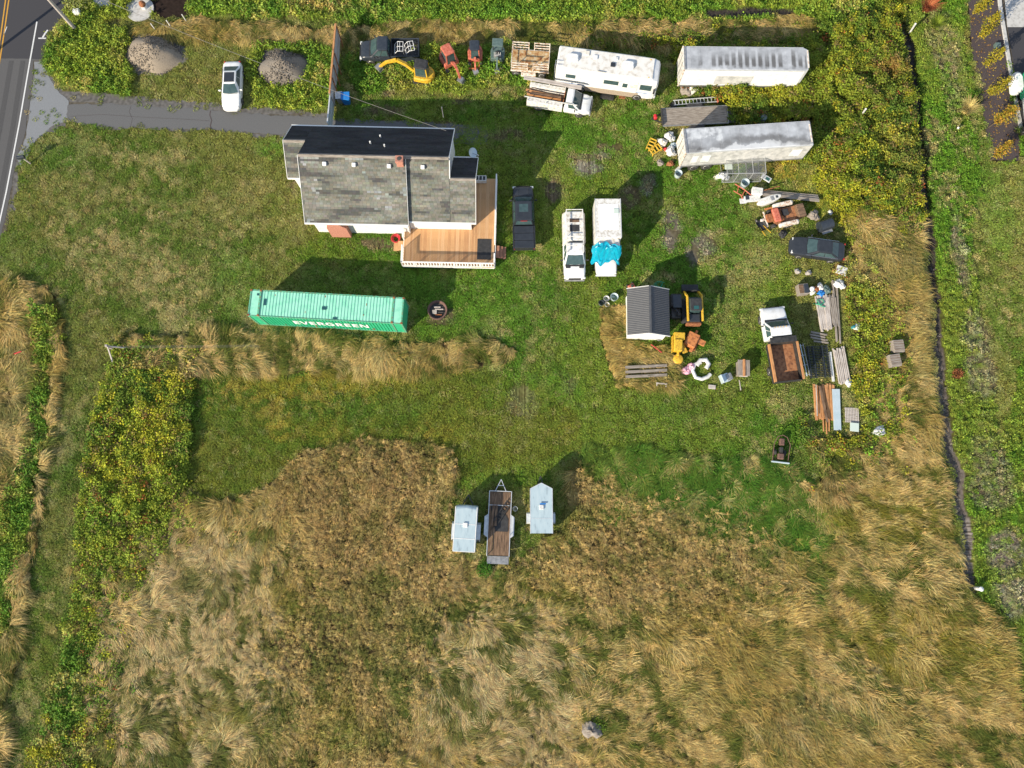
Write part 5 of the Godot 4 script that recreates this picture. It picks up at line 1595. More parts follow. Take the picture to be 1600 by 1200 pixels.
func motorhome() -> void:
	var o := thing("motorhome", "large white motorhome with grimy roof and teal windshield", "motorhome", Vector3(8.81, 0, -40.4), -0.150)
	var l := 4.7
	var w := 1.25
	var rings := []
	for e in [[-l, 0.94, 0.5, 3.0], [-l + 0.1, 1.0, 0.45, 3.12], [l - 1.5, 1.0, 0.45, 3.12], [l - 0.6, 1.0, 0.45, 3.06], [l - 0.15, 0.95, 0.5, 2.9], [l, 0.86, 0.6, 2.6]]:
		var row := PackedVector3Array()
		var d: float = e[3] - e[2]
		for p in [[1.0, 0.0], [1.0, 0.5], [1.0, 0.9], [0.96, 0.965], [0.86, 1.0], [0.0, 1.015], [-0.86, 1.0], [-0.96, 0.965], [-1.0, 0.9], [-1.0, 0.5], [-1.0, 0.0]]:
			row.append(Vector3(e[0], e[2] + d * p[1], w * e[1] * p[0]))
		rings.append(row)
	var s := Shape.new()
	s.loft(rings, true, true, false)
	part(o, "body", s, mats["white_clean"])
	part(o, "roof", one_box(Vector3(8.6, 0.03, 2.1), 0.012, Vector3(-0.25, 3.158, 0)), mats["rv_roof"])
	for e in [[1.0, "skirt"], [-1.0, "skirt"]]:
		part(o, e[1], one_box(Vector3(5.0, 0.75, 0.03), 0.005, Vector3(0.6, 0.8, e[0] * (w + 0.012))), mats["rv_band"])
		part(o, "slide_out", one_box(Vector3(4.8, 1.75, 0.05), 0.02, Vector3(0.5, 2.0, e[0] * (w + 0.02))), mats["white_clean"])
		for p in [[-3.3, 2.3, 0.9, 0.5, "glass"], [0.45, 2.25, 1.35, 0.55, "glass"], [1.75, 2.1, 0.45, 0.55, "glass"], [2.5, 2.15, 0.65, 0.5, "white"], [3.65, 2.1, 1.05, 0.75, "glass"]]:
			part(o, "side_window", one_box(Vector3(p[2], p[3], 0.03), 0.008, Vector3(p[0], p[1], e[0] * (w + (0.052 if p[0] > -2.0 and p[0] < 2.9 else 0.012)))), mats[p[4]])
		part(o, "stripe", one_box(Vector3(8.4, 0.05, 0.015), 0.0, Vector3(-0.2, 1.25, e[0] * (w + 0.008))), mats["blue"])
		for x in [-2.2, 3.1]:
			wheel(o, x, e[0] * (w - 0.1), 0.45, 0.26, "plastic")
		part(o, "marker_lamp", one_box(Vector3(0.12, 0.06, 0.1), 0.02, Vector3(l - 1.0, 3.17, e[0] * 0.9)), mats["yellow"])
		part(o, "mirror", one_box(Vector3(0.15, 0.45, 0.3), 0.04, Vector3(l - 0.25, 2.0, e[0] * (w + 0.2))), mats["black"])
	var a: PackedVector3Array = rings[4]
	var b: PackedVector3Array = rings[5]
	pane(o, "windshield", Vector3(l - 0.0, 1.6, -1.05), Vector3(l - 0.0, 1.6, 1.05), Vector3(l - 0.13, 2.85, 1.1), Vector3(l - 0.13, 2.85, -1.1), 0.02, 0.02, 0.98, "teal_glass", Vector3(1, 0, 0))
	for p in [[-3.3, 0.1], [1.75, 0.1]]:
		var ac := Shape.new()
		ac.loft([plan_ring(p[0] - 0.5, p[0] + 0.5, 0.36, 3.17, 0.08), plan_ring(p[0] - 0.48, p[0] + 0.48, 0.34, 3.38, 0.1), plan_ring(p[0] - 0.4, p[0] + 0.4, 0.26, 3.44, 0.12)], false, true, false)
		part(o, "air_conditioner", ac, mats["white_clean"])
	for p in [[-2.1, -0.65, 0.45, "canvas"], [-1.3, -0.35, 0.4, "white_clean"], [0.35, 0.15, 0.42, "black"], [0.6, -0.5, 0.3, "white_clean"]]:
		part(o, "roof_vent", one_box(Vector3(p[2], 0.12, p[2]), 0.03, Vector3(p[0], 3.22, p[1])), mats[p[3]])
	var aw := Shape.new()
	aw.bar(Vector3(-0.9, 3.22, 0.95), Vector3(-0.2, 3.22, 1.0), 0.06, 0.05)
	part(o, "roof_handle", aw, mats["steel"])
	var lad := Shape.new()
	for z in [0.5, 0.9]:
		lad.bar(Vector3(-l - 0.12, 0.8, z), Vector3(-l - 0.12, 3.25, z), 0.03, 0.03)
		lad.bar(Vector3(-l - 0.12, 3.25, z), Vector3(-l + 0.5, 3.27, z), 0.03, 0.03)
	for k in 8:
		lad.bar(Vector3(-l - 0.12, 0.9 + k * 0.3, 0.5), Vector3(-l - 0.12, 0.9 + k * 0.3, 0.9), 0.025, 0.025)
	part(o, "ladder", lad, mats["chrome"])
	part(o, "bumper", one_box(Vector3(0.14, 0.3, 2.3), 0.04, Vector3(l + 0.02, 0.6, 0)), mats["silver"])


func vehicles() -> void:
	sedan("white car with a black glass roof parked beside the gravel pile", Vector3(-26.28, 0, -39.75), -1.540, "white_clean", "black", "rim")
	sedan("black car with white wheels parked at the edge of the brambles", Vector3(27.34, 0, -23.64), 2.990, "black", "black", "plastic")
	# black crew cab with a folded bed cover
	var o := pickup("pickup_truck", "black crew cab pickup with covered bed parked beside the deck", "pickup truck", Vector3(1.04, 0, -26.52), 1.588, "black", 3.0, 1.75, -0.85, -3.05, 1.0, [[0.06, 0.45], [0.5, 0.92]])
	bed(o, "black", "matt_black", -3.05, -0.92, 1.0, 0.7, 1.25)
	for k in 3:
		part(o, "bed_cover", one_box(Vector3(0.66, 0.05, 1.74), 0.02, Vector3(-2.68 + k * 0.69, 1.27, 0)), mats["black"])
	part(o, "brake_light", one_box(Vector3(0.05, 0.05, 0.6), 0.01, Vector3(-0.78, 1.9, 0)), mats["lamp_red"])
	for z in [-0.45, 0.45]:
		part(o, "hood_ridge", one_box(Vector3(1.0, 0.03, 0.08), 0.012, Vector3(2.3, 1.165, z)), mats["black"])
	part(o, "sunroof", one_box(Vector3(0.75, 0.012, 0.8), 0.004, Vector3(0.45, 1.938, 0)), mats["glass"])
	# dark blue pickup with furniture in its bed
	o = pickup("pickup_truck", "dark blue pickup with white chair frames in its bed", "pickup truck", Vector3(-11.59, 0, -43.35), -3.130, "navy", 2.75, 1.6, -0.1, -2.85, 0.98, [[0.06, 0.5], [0.55, 0.94]])
	bed(o, "navy", "matt_black", -2.85, -0.18, 0.98, 0.7, 1.28)
	for k in 2:
		var c := thing("metal_chair_frame", ["white metal chair frame lying in the dark pickup bed near the cab", "white metal chair frame standing in the dark pickup bed near the tailgate"][k], "chair frame", o.position + o.basis * Vector3(-0.95 - k * 1.0, 0.74, 0.05), o.rotation.y + 0.2 * k, "white frames in the dark pickup")
		var s := Shape.new()
		for z in [-0.5, 0.0, 0.5]:
			s.tube([Vector3(-0.45, 0.05, z), Vector3(-0.4, 0.6, z), Vector3(0.1, 0.62, z), Vector3(0.42, 0.25, z), Vector3(0.45, 0.05, z)], 0.03, 5)
		part(c, "frame", s, mats["white_clean"])
		var q := Shape.new()
		for x in [-0.4, -0.1, 0.1, 0.42]:
			q.bar(Vector3(x, 0.62 if x < 0.2 else 0.25, -0.5), Vector3(x, 0.62 if x < 0.2 else 0.25, 0.5), 0.04, 0.04)
		part(c, "rail", q, mats["white_clean"])
	# white canopy pickup with a rack
	o = pickup("pickup_truck", "white pickup with ladder rack and open roof hatch next to the box truck", "pickup truck", Vector3(5.54, 0, -23.72), -1.562, "white_clean", 3.0, 1.7, -0.1, -3.05, 1.0, [[0.06, 0.42], [0.5, 0.94]])
	var s := Shape.new()
	s.loft([plan_ring(-3.05, -0.18, 1.0, 0.5, 0.08), plan_ring(-3.05, -0.18, 1.0, 1.3, 0.08), plan_ring(-2.95, -0.22, 0.82, 1.84, 0.1), plan_ring(-2.85, -0.3, 0.72, 1.89, 0.1)], true, true, false)
	part(o, "canopy", s, mats["white"])
	part(o, "roof_hatch", one_box(Vector3(0.62, 0.015, 0.85), 0.0, Vector3(-1.35, 1.905, 0.0)), mats["matt_black"], "open black roof hatch")
	part(o, "roof_hatch", one_box(Vector3(0.4, 0.015, 0.85), 0.0, Vector3(-2.05, 1.905, 0.0)), mats["brown_wood"], "open brown roof hatch")
	for z in [-0.72, 0.72]:
		var b := Shape.new()
		b.bar(Vector3(-3.0, 2.2, z), Vector3(1.0, 2.2, z), 0.07, 0.07)
		part(o, "rack_rail", b, mats["white"])
		for x in [-2.9, -0.5, 0.9]:
			part(o, "rack_post", one_box(Vector3(0.06, 0.4, 0.06), 0.01, Vector3(x, 2.02, z)), mats["white"])
	for x in [-2.95, -1.72, -0.45, 0.4]:
		part(o, "rack_bar", one_box(Vector3(0.07, 0.06, 1.5), 0.01, Vector3(x, 2.235, 0)), mats["white"])
	for z in [-0.6, 0.6]:
		part(o, "hood_scoop", one_box(Vector3(0.3, 0.02, 0.42), 0.005, Vector3(1.95, 1.192, z)), mats["matt_black"])
	# box truck under a tarp
	o = thing("box_truck", "white box truck with a blue tarp over its windshield", "box truck", Vector3(8.37, 0, -24.26), -1.571)
	var b2 := Shape.new()
	b2.loft([plan_ring(-3.1, 0.55, 1.12, 0.8, 0.05), plan_ring(-3.1, 0.55, 1.12, 2.95, 0.05), plan_ring(-3.05, 0.5, 1.07, 3.02, 0.05)], true, true, false)
	part(o, "box", b2, mats["white"])
	part(o, "roof_panel", one_box(Vector3(2.4, 0.012, 1.75), 0.004, Vector3(-1.35, 3.028, -0.02)), mats["van_side"])
	part(o, "roof_vent", one_box(Vector3(0.5, 0.06, 0.45), 0.02, Vector3(-1.9, 3.05, -0.7)), mats["pale_green"])
	for z in [-1.0, 1.0]:
		part(o, "roof_rail", one_box(Vector3(3.6, 0.05, 0.05), 0.01, Vector3(-1.3, 3.0, z * 1.11)), mats["silver"])
	var over := Shape.new()
	over.loft([plan_ring(0.56, 1.55, 1.0, 1.9, 0.12), plan_ring(0.56, 1.4, 1.0, 2.75, 0.12), plan_ring(0.56, 1.2, 0.9, 2.85, 0.12)], true, true, false)
	part(o, "overcab", over, mats["white"])
	body(o, "hood", "white_clean", [[1.6, 0.98, 0.45, 1.35], [2.3, 0.96, 0.45, 1.28], [2.85, 0.93, 0.5, 1.16], [3.05, 0.85, 0.55, 1.0], [3.12, 0.7, 0.6, 0.85]])
	body(o, "door_panel", "white_clean", [[0.5, 0.97, 0.45, 1.4], [1.65, 0.99, 0.45, 1.37]])
	cabin(o, "white_clean", 0.55, 1.75, 0.93, 1.35, 0.56, 1.3, 0.8, 1.95, "glass", [[0.2, 0.9]], false)
	part(o, "bumper", one_box(Vector3(0.15, 0.22, 1.85), 0.05, Vector3(3.12, 0.6, 0)), mats["silver"])
	axle(o, 2.15, 0.86, 0.4)
	axle(o, -1.9, 0.88, 0.4)
	mirror_pair(o, 1.4, 1.05, 1.6, "white")
	lamps(o, 3.12, -3.12, 0.95, 0.9, 0.9)
	var t := Shape.new()
	var rows := []
	for i in 15:
		var row := PackedVector3Array()
		var u := i / 14.0
		for j in 19:
			var v := j / 18.0
			var edge := 0.12 * sin(v * 9.0 + u * 2.0) + 0.08 * sin(v * 21.0)
			var x := lerpf(1.15 + edge - 0.25 * v, 2.2 + edge * 1.3 + 0.12 * v, u) if true else 0.0
			var z := lerpf(-1.12, 1.42 - u * 0.1, v) + 0.05 * sin(u * 12.0 + v * 4.0)
			var y := 3.0 if x < 1.42 else (3.0 - (x - 1.42) * 2.5 if x < 2.0 else 1.55 - (x - 2.0) * 0.4)
			y += 0.045 * sin(u * 17.0 + v * 11.0) + 0.04 * sin(v * 31.0 - u * 9.0)
			if absf(z) > 1.0:
				y -= (absf(z) - 1.0) * 1.6
			row.append(Vector3(x, y, z))
		rows.append(row)
	for i in 14:
		for j in 18:
			t.quad(rows[i][j], rows[i][j + 1], rows[i + 1][j + 1], rows[i + 1][j])
	var tarp := single("tarp", "crumpled blue tarp draped over the white box truck windshield", "tarp", t, mats["tarp"], o.position, o.rotation.y)
	# white service truck
	o = pickup("service_truck", "white utility truck carrying lumber parked below the motorhome", "utility truck", Vector3(4.46, 0, -38.17), -0.189, "white_clean", 2.95, 1.85, 0.5, -3.0, 0.98, [[0.3, 0.92]])
	part(o, "bed_floor", one_box(Vector3(3.3, 0.08, 1.2), 0.0, Vector3(-1.3, 0.8, 0)), mats["brown_wood"])
	for z in [-1.0, 1.0]:
		part(o, "side_locker", one_box(Vector3(3.35, 0.85, 0.42), 0.03, Vector3(-1.3, 0.98, z * 0.8)), mats["white"])
		for x in [-2.7, -1.7, -0.6]:
			part(o, "locker_door", one_box(Vector3(0.85, 0.5, 0.02), 0.01, Vector3(x + 0.3, 1.05, z * 1.015)), mats["white"])
		var rr := Shape.new()
		rr.bar(Vector3(-3.2, 1.95, z * 0.92), Vector3(1.7, 1.95, z * 0.92), 0.07, 0.07)
		part(o, "rack_rail", rr, mats["white"])
		for x in [-2.9, -1.2, 0.3]:
			part(o, "rack_post", one_box(Vector3(0.06, 0.6, 0.06), 0.01, Vector3(x, 1.68, z * 0.92)), mats["white"])
	part(o, "headboard", one_box(Vector3(0.08, 0.7, 1.2), 0.02, Vector3(0.38, 1.15, 0)), mats["rust"])
	for k in 6:
		var y := 1.0 + k * 0.12
		var z := -0.4 + (k * 0.37 - floorf(k * 0.37)) * 0.8
		var p := o.position
		board("timber_board", ["first", "second", "third", "fourth", "fifth", "topmost"][k] + " board up in the load of the white utility truck bed", p + o.basis * Vector3(-3.3 + k * 0.1, y, z), p + o.basis * Vector3(0.1, y, z * 0.4 + 0.1), 0.2, 0.05, "cedar" if k % 2 == 0 else "brown_wood", "boards in the white utility truck")
	for k in 2:
		board("timber_board", ["inner", "outer"][k] + " pale board on the ladder rack of the white utility truck", o.position + o.basis * Vector3(-3.6, 2.02, -0.8 - k * 0.22), o.position + o.basis * Vector3(1.8, 2.02, -0.75 - k * 0.22), 0.18, 0.06, "grey_wood", "boards on the rack of the white utility truck")
	# white truck with a rusty dump bed
	o = pickup("dump_truck", "white dump truck with a rusty open bed beside the lumber stacks", "dump truck", Vector3(23.24, 0, -14.62), 1.678, "white_clean", 3.5, 2.1, 0.55, -3.25, 1.16, [[0.1, 0.55], [0.6, 0.94]], 1.95)
	for k in 5:
		part(o, "cab_light", one_box(Vector3(0.1, 0.05, 0.06), 0.015, Vector3(1.45, 1.99, -0.5 + k * 0.25)), mats["yellow"])
	part(o, "cab_guard", one_box(Vector3(0.5, 0.06, 2.3), 0.02, Vector3(0.3, 2.05, 0)), mats["dark_steel"])
	part(o, "headboard", one_box(Vector3(0.1, 1.1, 2.35), 0.02, Vector3(0.1, 1.5, 0)), mats["dark_steel"])
	part(o, "bed_floor", one_box(Vector3(3.3, 0.08, 2.3), 0.0, Vector3(-1.6, 1.0, 0)), mats["dump_rust"])
	for z in [-1.0, 1.0]:
		part(o, "bed_side", one_box(Vector3(3.3, 0.75, 0.07), 0.02, Vector3(-1.6, 1.38, z * 1.18)), mats["dark_steel"])
		part(o, "side_board", one_box(Vector3(3.3, 0.3, 0.06), 0.015, Vector3(-1.6, 1.7, z * 1.23), ), mats["cedar"])
		part(o, "top_plank", one_box(Vector3(3.3, 0.05, 0.2), 0.01, Vector3(-1.6, 1.87, z * 1.21)), mats["cedar"])
	part(o, "tailgate", one_box(Vector3(0.08, 0.75, 2.3), 0.02, Vector3(-3.27, 1.4, 0)), mats["dark_steel"])
	# the truck by the kerb
	o = thing("delivery_truck", "truck with green cab and white side fairing parked by the kerb", "truck", Vector3(48.71, 0, -38.37), 1.536)
	var g := Shape.new()
	g.loft([plan_ring(-0.1, 2.5, 1.12, 0.6, 0.15, 0.2), plan_ring(-0.1, 2.5, 1.12, 2.1, 0.15, 0.2), plan_ring(0.0, 2.2, 1.0, 2.3, 0.2, 0.2)], true, true, false)
	part(o, "cab", g, mats["green_tin"])
	var wf := Shape.new()
	wf.loft([plan_ring(0.5, 2.5, 0.42, 0.45, 0.15, 0.15), plan_ring(0.5, 2.45, 0.42, 1.2, 0.15, 0.2), plan_ring(0.65, 2.2, 0.3, 1.35, 0.15, 0.2)], true, true, true)
	var fr := part(o, "fairing", wf, mats["white_clean"])
	fr.position = Vector3(0, 0, -1.55)
	part(o, "flatbed", one_box(Vector3(4.0, 0.12, 2.2), 0.02, Vector3(-2.2, 1.0, 0)), mats["dark_steel"])
	for z in [-1.0, 1.0]:
		part(o, "side_rail", one_box(Vector3(4.0, 0.25, 0.12), 0.02, Vector3(-2.2, 1.05, z * 1.16)), mats["silver"])
	axle(o, 1.4, 0.85, 0.42)
	axle(o, -3.0, 0.85, 0.42)
	pane(o, "windshield", Vector3(2.52, 1.3, -0.95), Vector3(2.52, 1.3, 0.95), Vector3(2.45, 2.05, 0.95), Vector3(2.45, 2.05, -0.95), 0.05, 0.05, 0.95, "glass", Vector3(1, 0, 0))


func flat_trailer(o: Node3D, l: float, w: float, y: float, n: int, m: String, tongue: float) -> void:
	for k in n:
		var z := -w + (k + 0.5) * 2.0 * w / n
		part(o, "plank", one_box(Vector3(l * 2 - 0.12, 0.045, 2.0 * w / n - 0.012), 0.006, Vector3(0, y + rng.randf() * 0.006, z)), mats[m])
	for z in [-1.0, 1.0]:
		part(o, "side_rail", one_box(Vector3(l * 2, 0.14, 0.06), 0.01, Vector3(0, y, z * (w + 0.03))), mats["steel"])
		var t := Shape.new()
		t.bar(Vector3(l, y - 0.1, z * 0.5), Vector3(l + tongue, y - 0.12, 0), 0.08, 0.1)
		part(o, "tongue", t, mats["dark_steel"])
		for x in [-0.55, 0.3]:
			wheel(o, x, z * (w + 0.22), 0.33, 0.2)
	for x in [-1.0, 1.0]:
		part(o, "end_rail", one_box(Vector3(0.06, 0.14, w * 2), 0.01, Vector3(x * l, y, 0)), mats["steel"])


func fender(o: Node3D, x: float, z: float, w: float, length: float, m: String) -> void:
	var s := Shape.new()
	var a := PackedVector3Array()
	var b := PackedVector3Array()
	for p in [[-0.5, 0.35], [-0.38, 0.72], [0.38, 0.72], [0.5, 0.35]]:
		a.append(Vector3(x + p[0] * length, p[1], z - w * 0.5))
		b.append(Vector3(x + p[0] * length, p[1], z + w * 0.5))
	s.loft([a, b], true, true, false)
	part(o, "fender", s, mats[m])


func trailers() -> void:
	semi_trailer("white box trailer with striped sooty roof, farther from the shed", Vector3(21.15, 0, -40.6), -0.012, "van_side", true)
	semi_trailer("grey sided box trailer with streaked roof behind the dog kennel", Vector3(20.83, 0, -32.9), 0.07, "dull_side", false)
	# the rusty stake trailer
	var o := thing("stake_trailer", "rusty white stake trailer beside the motorhome", "trailer", Vector3(1.74, 0, -42.2), -0.073)
	part(o, "floor", one_box(Vector3(3.5, 0.08, 2.1), 0.01, Vector3(0, 0.95, 0)), mats["rust_floor"])
	for z in [-1.0, 1.0]:
		for e in [[-1.72, -0.22], [0.3, 1.72]]:
			for y in [1.3, 1.65, 2.0]:
				var s := Shape.new()
				s.bar(Vector3(e[0], y, z * 1.08), Vector3(e[1], y, z * 1.08), 0.05, 0.09)
				part(o, "stake_rail", s, mats["rusty_white"])
			for x in e:
				part(o, "stake", one_box(Vector3(0.07, 1.15, 0.07), 0.01, Vector3(x, 1.5, z * 1.08)), mats["rusty_white"])
		part(o, "side_beam", one_box(Vector3(3.6, 0.16, 0.1), 0.01, Vector3(0, 0.88, z * 1.08)), mats["rusty_white"])
		wheel(o, -1.25, z * 0.95 + 0.1, 0.42, 0.26, "plastic")
		wheel(o, 1.15, z * 0.95 + 0.1, 0.42, 0.26, "plastic")
	for x in [-1.0, 1.0]:
		for y in [1.4, 1.95]:
			part(o, "end_rail", one_box(Vector3(0.05, 0.09, 2.1), 0.01, Vector3(x * 1.74, y, 0)), mats["rusty_white"])
	part(o, "side_step", one_box(Vector3(1.4, 0.3, 0.3), 0.03, Vector3(-0.1, 0.6, 1.25)), mats["rusty_white"])
	# the open trailer by the ladder
	o = thing("flatbed_trailer", "flat trailer with weathered plank deck between the two box trailers", "trailer", Vector3(17.02, 0, -36.66), -3.090)
	flat_trailer(o, 3.05, 0.86, 0.68, 8, "weathered", 1.0)
	part(o, "ramp", one_box(Vector3(0.6, 0.05, 1.7), 0.01, Vector3(-3.4, 0.68, 0)), mats["dark_steel"])
	part(o, "headboard", one_box(Vector3(0.12, 0.3, 1.7), 0.02, Vector3(3.12, 0.85, 0)), mats["dark_steel"])
	for z in [-1.0, 1.0]:
		fender(o, -0.12, z * 1.12, 0.28, 1.7, "matt_black")
	var can := thing("fuel_can", "red fuel can on the tongue of the plank deck trailer", "fuel can", Vector3(13.32, 0.6, -36.52), 0.1)
	part(can, "can", one_box(Vector3(0.3, 0.34, 0.45), 0.06, Vector3(0, 0.17, 0)), mats["red"])
	part(can, "handle", one_box(Vector3(0.06, 0.06, 0.3), 0.02, Vector3(0, 0.38, 0)), mats["red"])
	# three trailers on the cut grass below
	o = thing("enclosed_trailer", "pale blue enclosed trailer with rounded front, beside the dry grass", "trailer", Vector3(-3.81, 0, 0.9), 1.517, "enclosed trailers by the field")
	var s := Shape.new()
	s.loft([plan_ring(-1.9, 1.9, 0.9, 0.5, 0.04, 0.12), plan_ring(-1.9, 1.86, 0.9, 1.9, 0.04, 0.2), plan_ring(-1.88, 1.75, 0.88, 2.02, 0.05, 0.25), plan_ring(-1.82, 1.6, 0.82, 2.06, 0.05, 0.25)], true, true, true)
	part(o, "body", s, mats["trailer_skin"])
	for x in [-0.85, 0.3]:
		part(o, "roof_seam", one_box(Vector3(0.05, 0.016, 1.66), 0.0, Vector3(x, 2.066, 0)), mats["white_clean"])
	for z in [-1.0, 1.0]:
		part(o, "roof_trim", one_box(Vector3(3.6, 0.07, 0.07), 0.02, Vector3(-0.08, 2.03, z * 0.88)), mats["white_clean"])
		fender(o, -0.3, z * 1.05, 0.3, 1.55, "silver")
		wheel(o, -0.75, z * 1.03, 0.33, 0.2)
		wheel(o, 0.1, z * 1.03, 0.33, 0.2)
		var t := Shape.new()
		t.bar(Vector3(1.8, 0.5, z * 0.5), Vector3(2.75, 0.48, 0), 0.08, 0.1)
		part(o, "tongue", t, mats["dark_steel"])
	part(o, "roof_trim", one_box(Vector3(0.06, 0.07, 1.76), 0.02, Vector3(-1.87, 2.03, 0)), mats["white_clean"])
	part(o, "roof_vent", one_box(Vector3(0.38, 0.1, 0.38), 0.03, Vector3(0.25, 2.11, 0)), mats["white_clean"])
	o = thing("enclosed_trailer", "pale blue enclosed trailer with a pointed nose and torn roof vent", "trailer", Vector3(2.41, 0, -0.5), 1.571, "enclosed trailers by the field")
	var rings := []
	for e in [[0.5, 1.0], [2.0, 1.0], [2.06, 0.97]]:
		rings.append(PackedVector3Array([Vector3(-1.82, e[0], -0.9 * e[1]), Vector3(1.78, e[0], -0.9 * e[1]), Vector3(2.22, e[0], 0), Vector3(1.78, e[0], 0.9 * e[1]), Vector3(-1.82, e[0], 0.9 * e[1])]))
	var s2 := Shape.new()
	s2.loft(rings, true, true, false)
	part(o, "body", s2, mats["trailer_skin"])
	for z in [-1.0, 1.0]:
		var r := Shape.new()
		r.bar(Vector3(-1.84, 2.03, z * 0.9), Vector3(1.78, 2.03, z * 0.9), 0.05, 0.08)
		r.bar(Vector3(1.78, 2.03, z * 0.9), Vector3(2.24, 2.03, 0), 0.05, 0.08)
		part(o, "roof_trim", r, mats["silver"])
		fender(o, -0.6, z * 1.05, 0.3, 0.95, "silver")
		wheel(o, -0.6, z * 1.03, 0.34, 0.22)
		var t := Shape.new()
		t.bar(Vector3(1.9, 0.5, z * 0.3), Vector3(2.9, 0.48, 0), 0.08, 0.1)
		part(o, "tongue", t, mats["dark_steel"])
	part(o, "roof_seam", one_box(Vector3(0.03, 0.012, 1.7), 0.0, Vector3(-0.62, 2.066, 0)), mats["silver"])
	part(o, "roof_vent", one_box(Vector3(0.38, 0.12, 0.38), 0.03, Vector3(0.28, 2.12, 0)), mats["plastic"])
	part(o, "vent_lid", one_box(Vector3(0.1, 0.05, 0.5), 0.01, Vector3(0.55, 2.16, 0.12)), mats["blue"])
	o = thing("flatbed_trailer", "plank deck trailer with white fenders between the pale blue trailers", "trailer", Vector3(-1.06, 0, 0.55), 1.53)
	flat_trailer(o, 2.68, 0.9, 0.6, 9, "brown_wood", 0.95)
	for z in [-1.0, 1.0]:
		var f := Shape.new()
		f.prism(PackedVector2Array([Vector2(-1.15, z * 0.97), Vector2(-0.95, z * 1.25), Vector2(0.55, z * 1.25), Vector2(0.75, z * 0.97)]), 0.62, 0.74)
		part(o, "fender", f, mats["silver"])
		for x in [-2.6, -0.9, 0.9, 2.6]:
			part(o, "rail_post", one_box(Vector3(0.06, 0.35, 0.06), 0.01, Vector3(x, 0.8, z * 0.92)), mats["silver"])
		var rr := Shape.new()
		rr.bar(Vector3(-2.6, 0.97, z * 0.92), Vector3(2.66, 0.97, z * 0.92), 0.05, 0.05)
		part(o, "top_rail", rr, mats["silver"])
	var fr := Shape.new()
	fr.bar(Vector3(2.66, 0.97, -0.92), Vector3(2.66, 0.97, 0.92), 0.05, 0.05)
	fr.bar(Vector3(2.68, 0.66, -0.45), Vector3(3.65, 0.64, 0), 0.05, 0.05)
	fr.bar(Vector3(2.68, 0.66, 0.45), Vector3(3.65, 0.64, 0), 0.05, 0.05)
	fr.bar(Vector3(3.15, 0.66, -0.24), Vector3(3.15, 0.66, 0.24), 0.05, 0.05)
	fr.bar(Vector3(1.5, 0.66, -0.9), Vector3(1.5, 0.66, 0.9), 0.05, 0.05)
	part(o, "front_rail", fr, mats["silver"])
	part(o, "ramp", one_box(Vector3(0.6, 0.05, 1.8), 0.01, Vector3(-3.0, 0.45, 0)), mats["steel"])


	var rs := Shape.new()
	rs.prism(PackedVector2Array([Vector2(-0.55, -0.65), Vector2(0.4, 0.15), Vector2(1.5, 0.65), Vector2(1.5, -0.7), Vector2(0.6, 0.78), Vector2(-0.65, 0.78)].slice(0, 3)), 0.64, 0.66)
	rs.prism(PackedVector2Array([Vector2(-0.65, -0.3), Vector2(1.35, -0.78), Vector2(1.45, 0.1), Vector2(0.35, 0.72), Vector2(-0.65, 0.72)]), 0.645, 0.668)
	single("rubber_mat", "black rubber sheet lying on the plank deck trailer", "mat", rs, mats["matt_black"], o.position, o.rotation.y)
	for k in 2:
		board("timber_board", ["outer", "inner"][k] + " dark brown board lying along the plank deck trailer", o.position + o.basis * Vector3(-0.2, 0.72, -0.62 + k * 0.3), o.position + o.basis * Vector3(1.5, 0.72, -0.52 + k * 0.24), 0.2, 0.06, "brown_wood", "boards on the plank deck trailer")
	var ra := thing("steel_ramp", "black steel ladder ramp lying across the plank deck trailer", "ramp", o.position + o.basis * Vector3(0.95, 0.74, 0.22), o.rotation.y - 0.55)
	for z in [-0.22, 0.22]:
		var b := Shape.new()
		b.bar(Vector3(-1.0, 0.04, z), Vector3(1.05, 0.04, z), 0.06, 0.08)
		part(ra, "side_rail", b, mats["dark_steel"])
	for x in 8:
		var b := Shape.new()
		b.bar(Vector3(-0.85 + x * 0.25, 0.05, -0.22), Vector3(-0.85 + x * 0.25, 0.05, 0.22), 0.04, 0.04)
		part(ra, "rung", b, mats["dark_steel"])
	var pail := thing("bucket", "white bucket on the grass between the trailers by the field", "bucket", Vector3(0.27, 0, -0.67))
	pail_shape(pail, 0.2, 0.36, "white_clean")


func pail_shape(o: Node3D, r: float, h: float, m: String) -> void:
	var s := Shape.new()
	s.lathe(Vector3.ZERO, Vector3.UP, [[r * 0.85, 0.0], [r, h], [r * 1.06, h], [r * 1.06, h + 0.02], [r * 0.93, h + 0.02], [r * 0.8, 0.05], [0.0, 0.05]], 16)
	part(o, "pail", s, mats[m])
	var b := Shape.new()
	b.tube([Vector3(-r, h, 0), Vector3(-r * 0.7, h + 0.04, r * 0.8), Vector3(0, h + 0.05, r * 1.15), Vector3(r * 0.7, h + 0.04, r * 0.8), Vector3(r, h, 0)], 0.012, 5)
	part(o, "handle", b, mats["steel"])

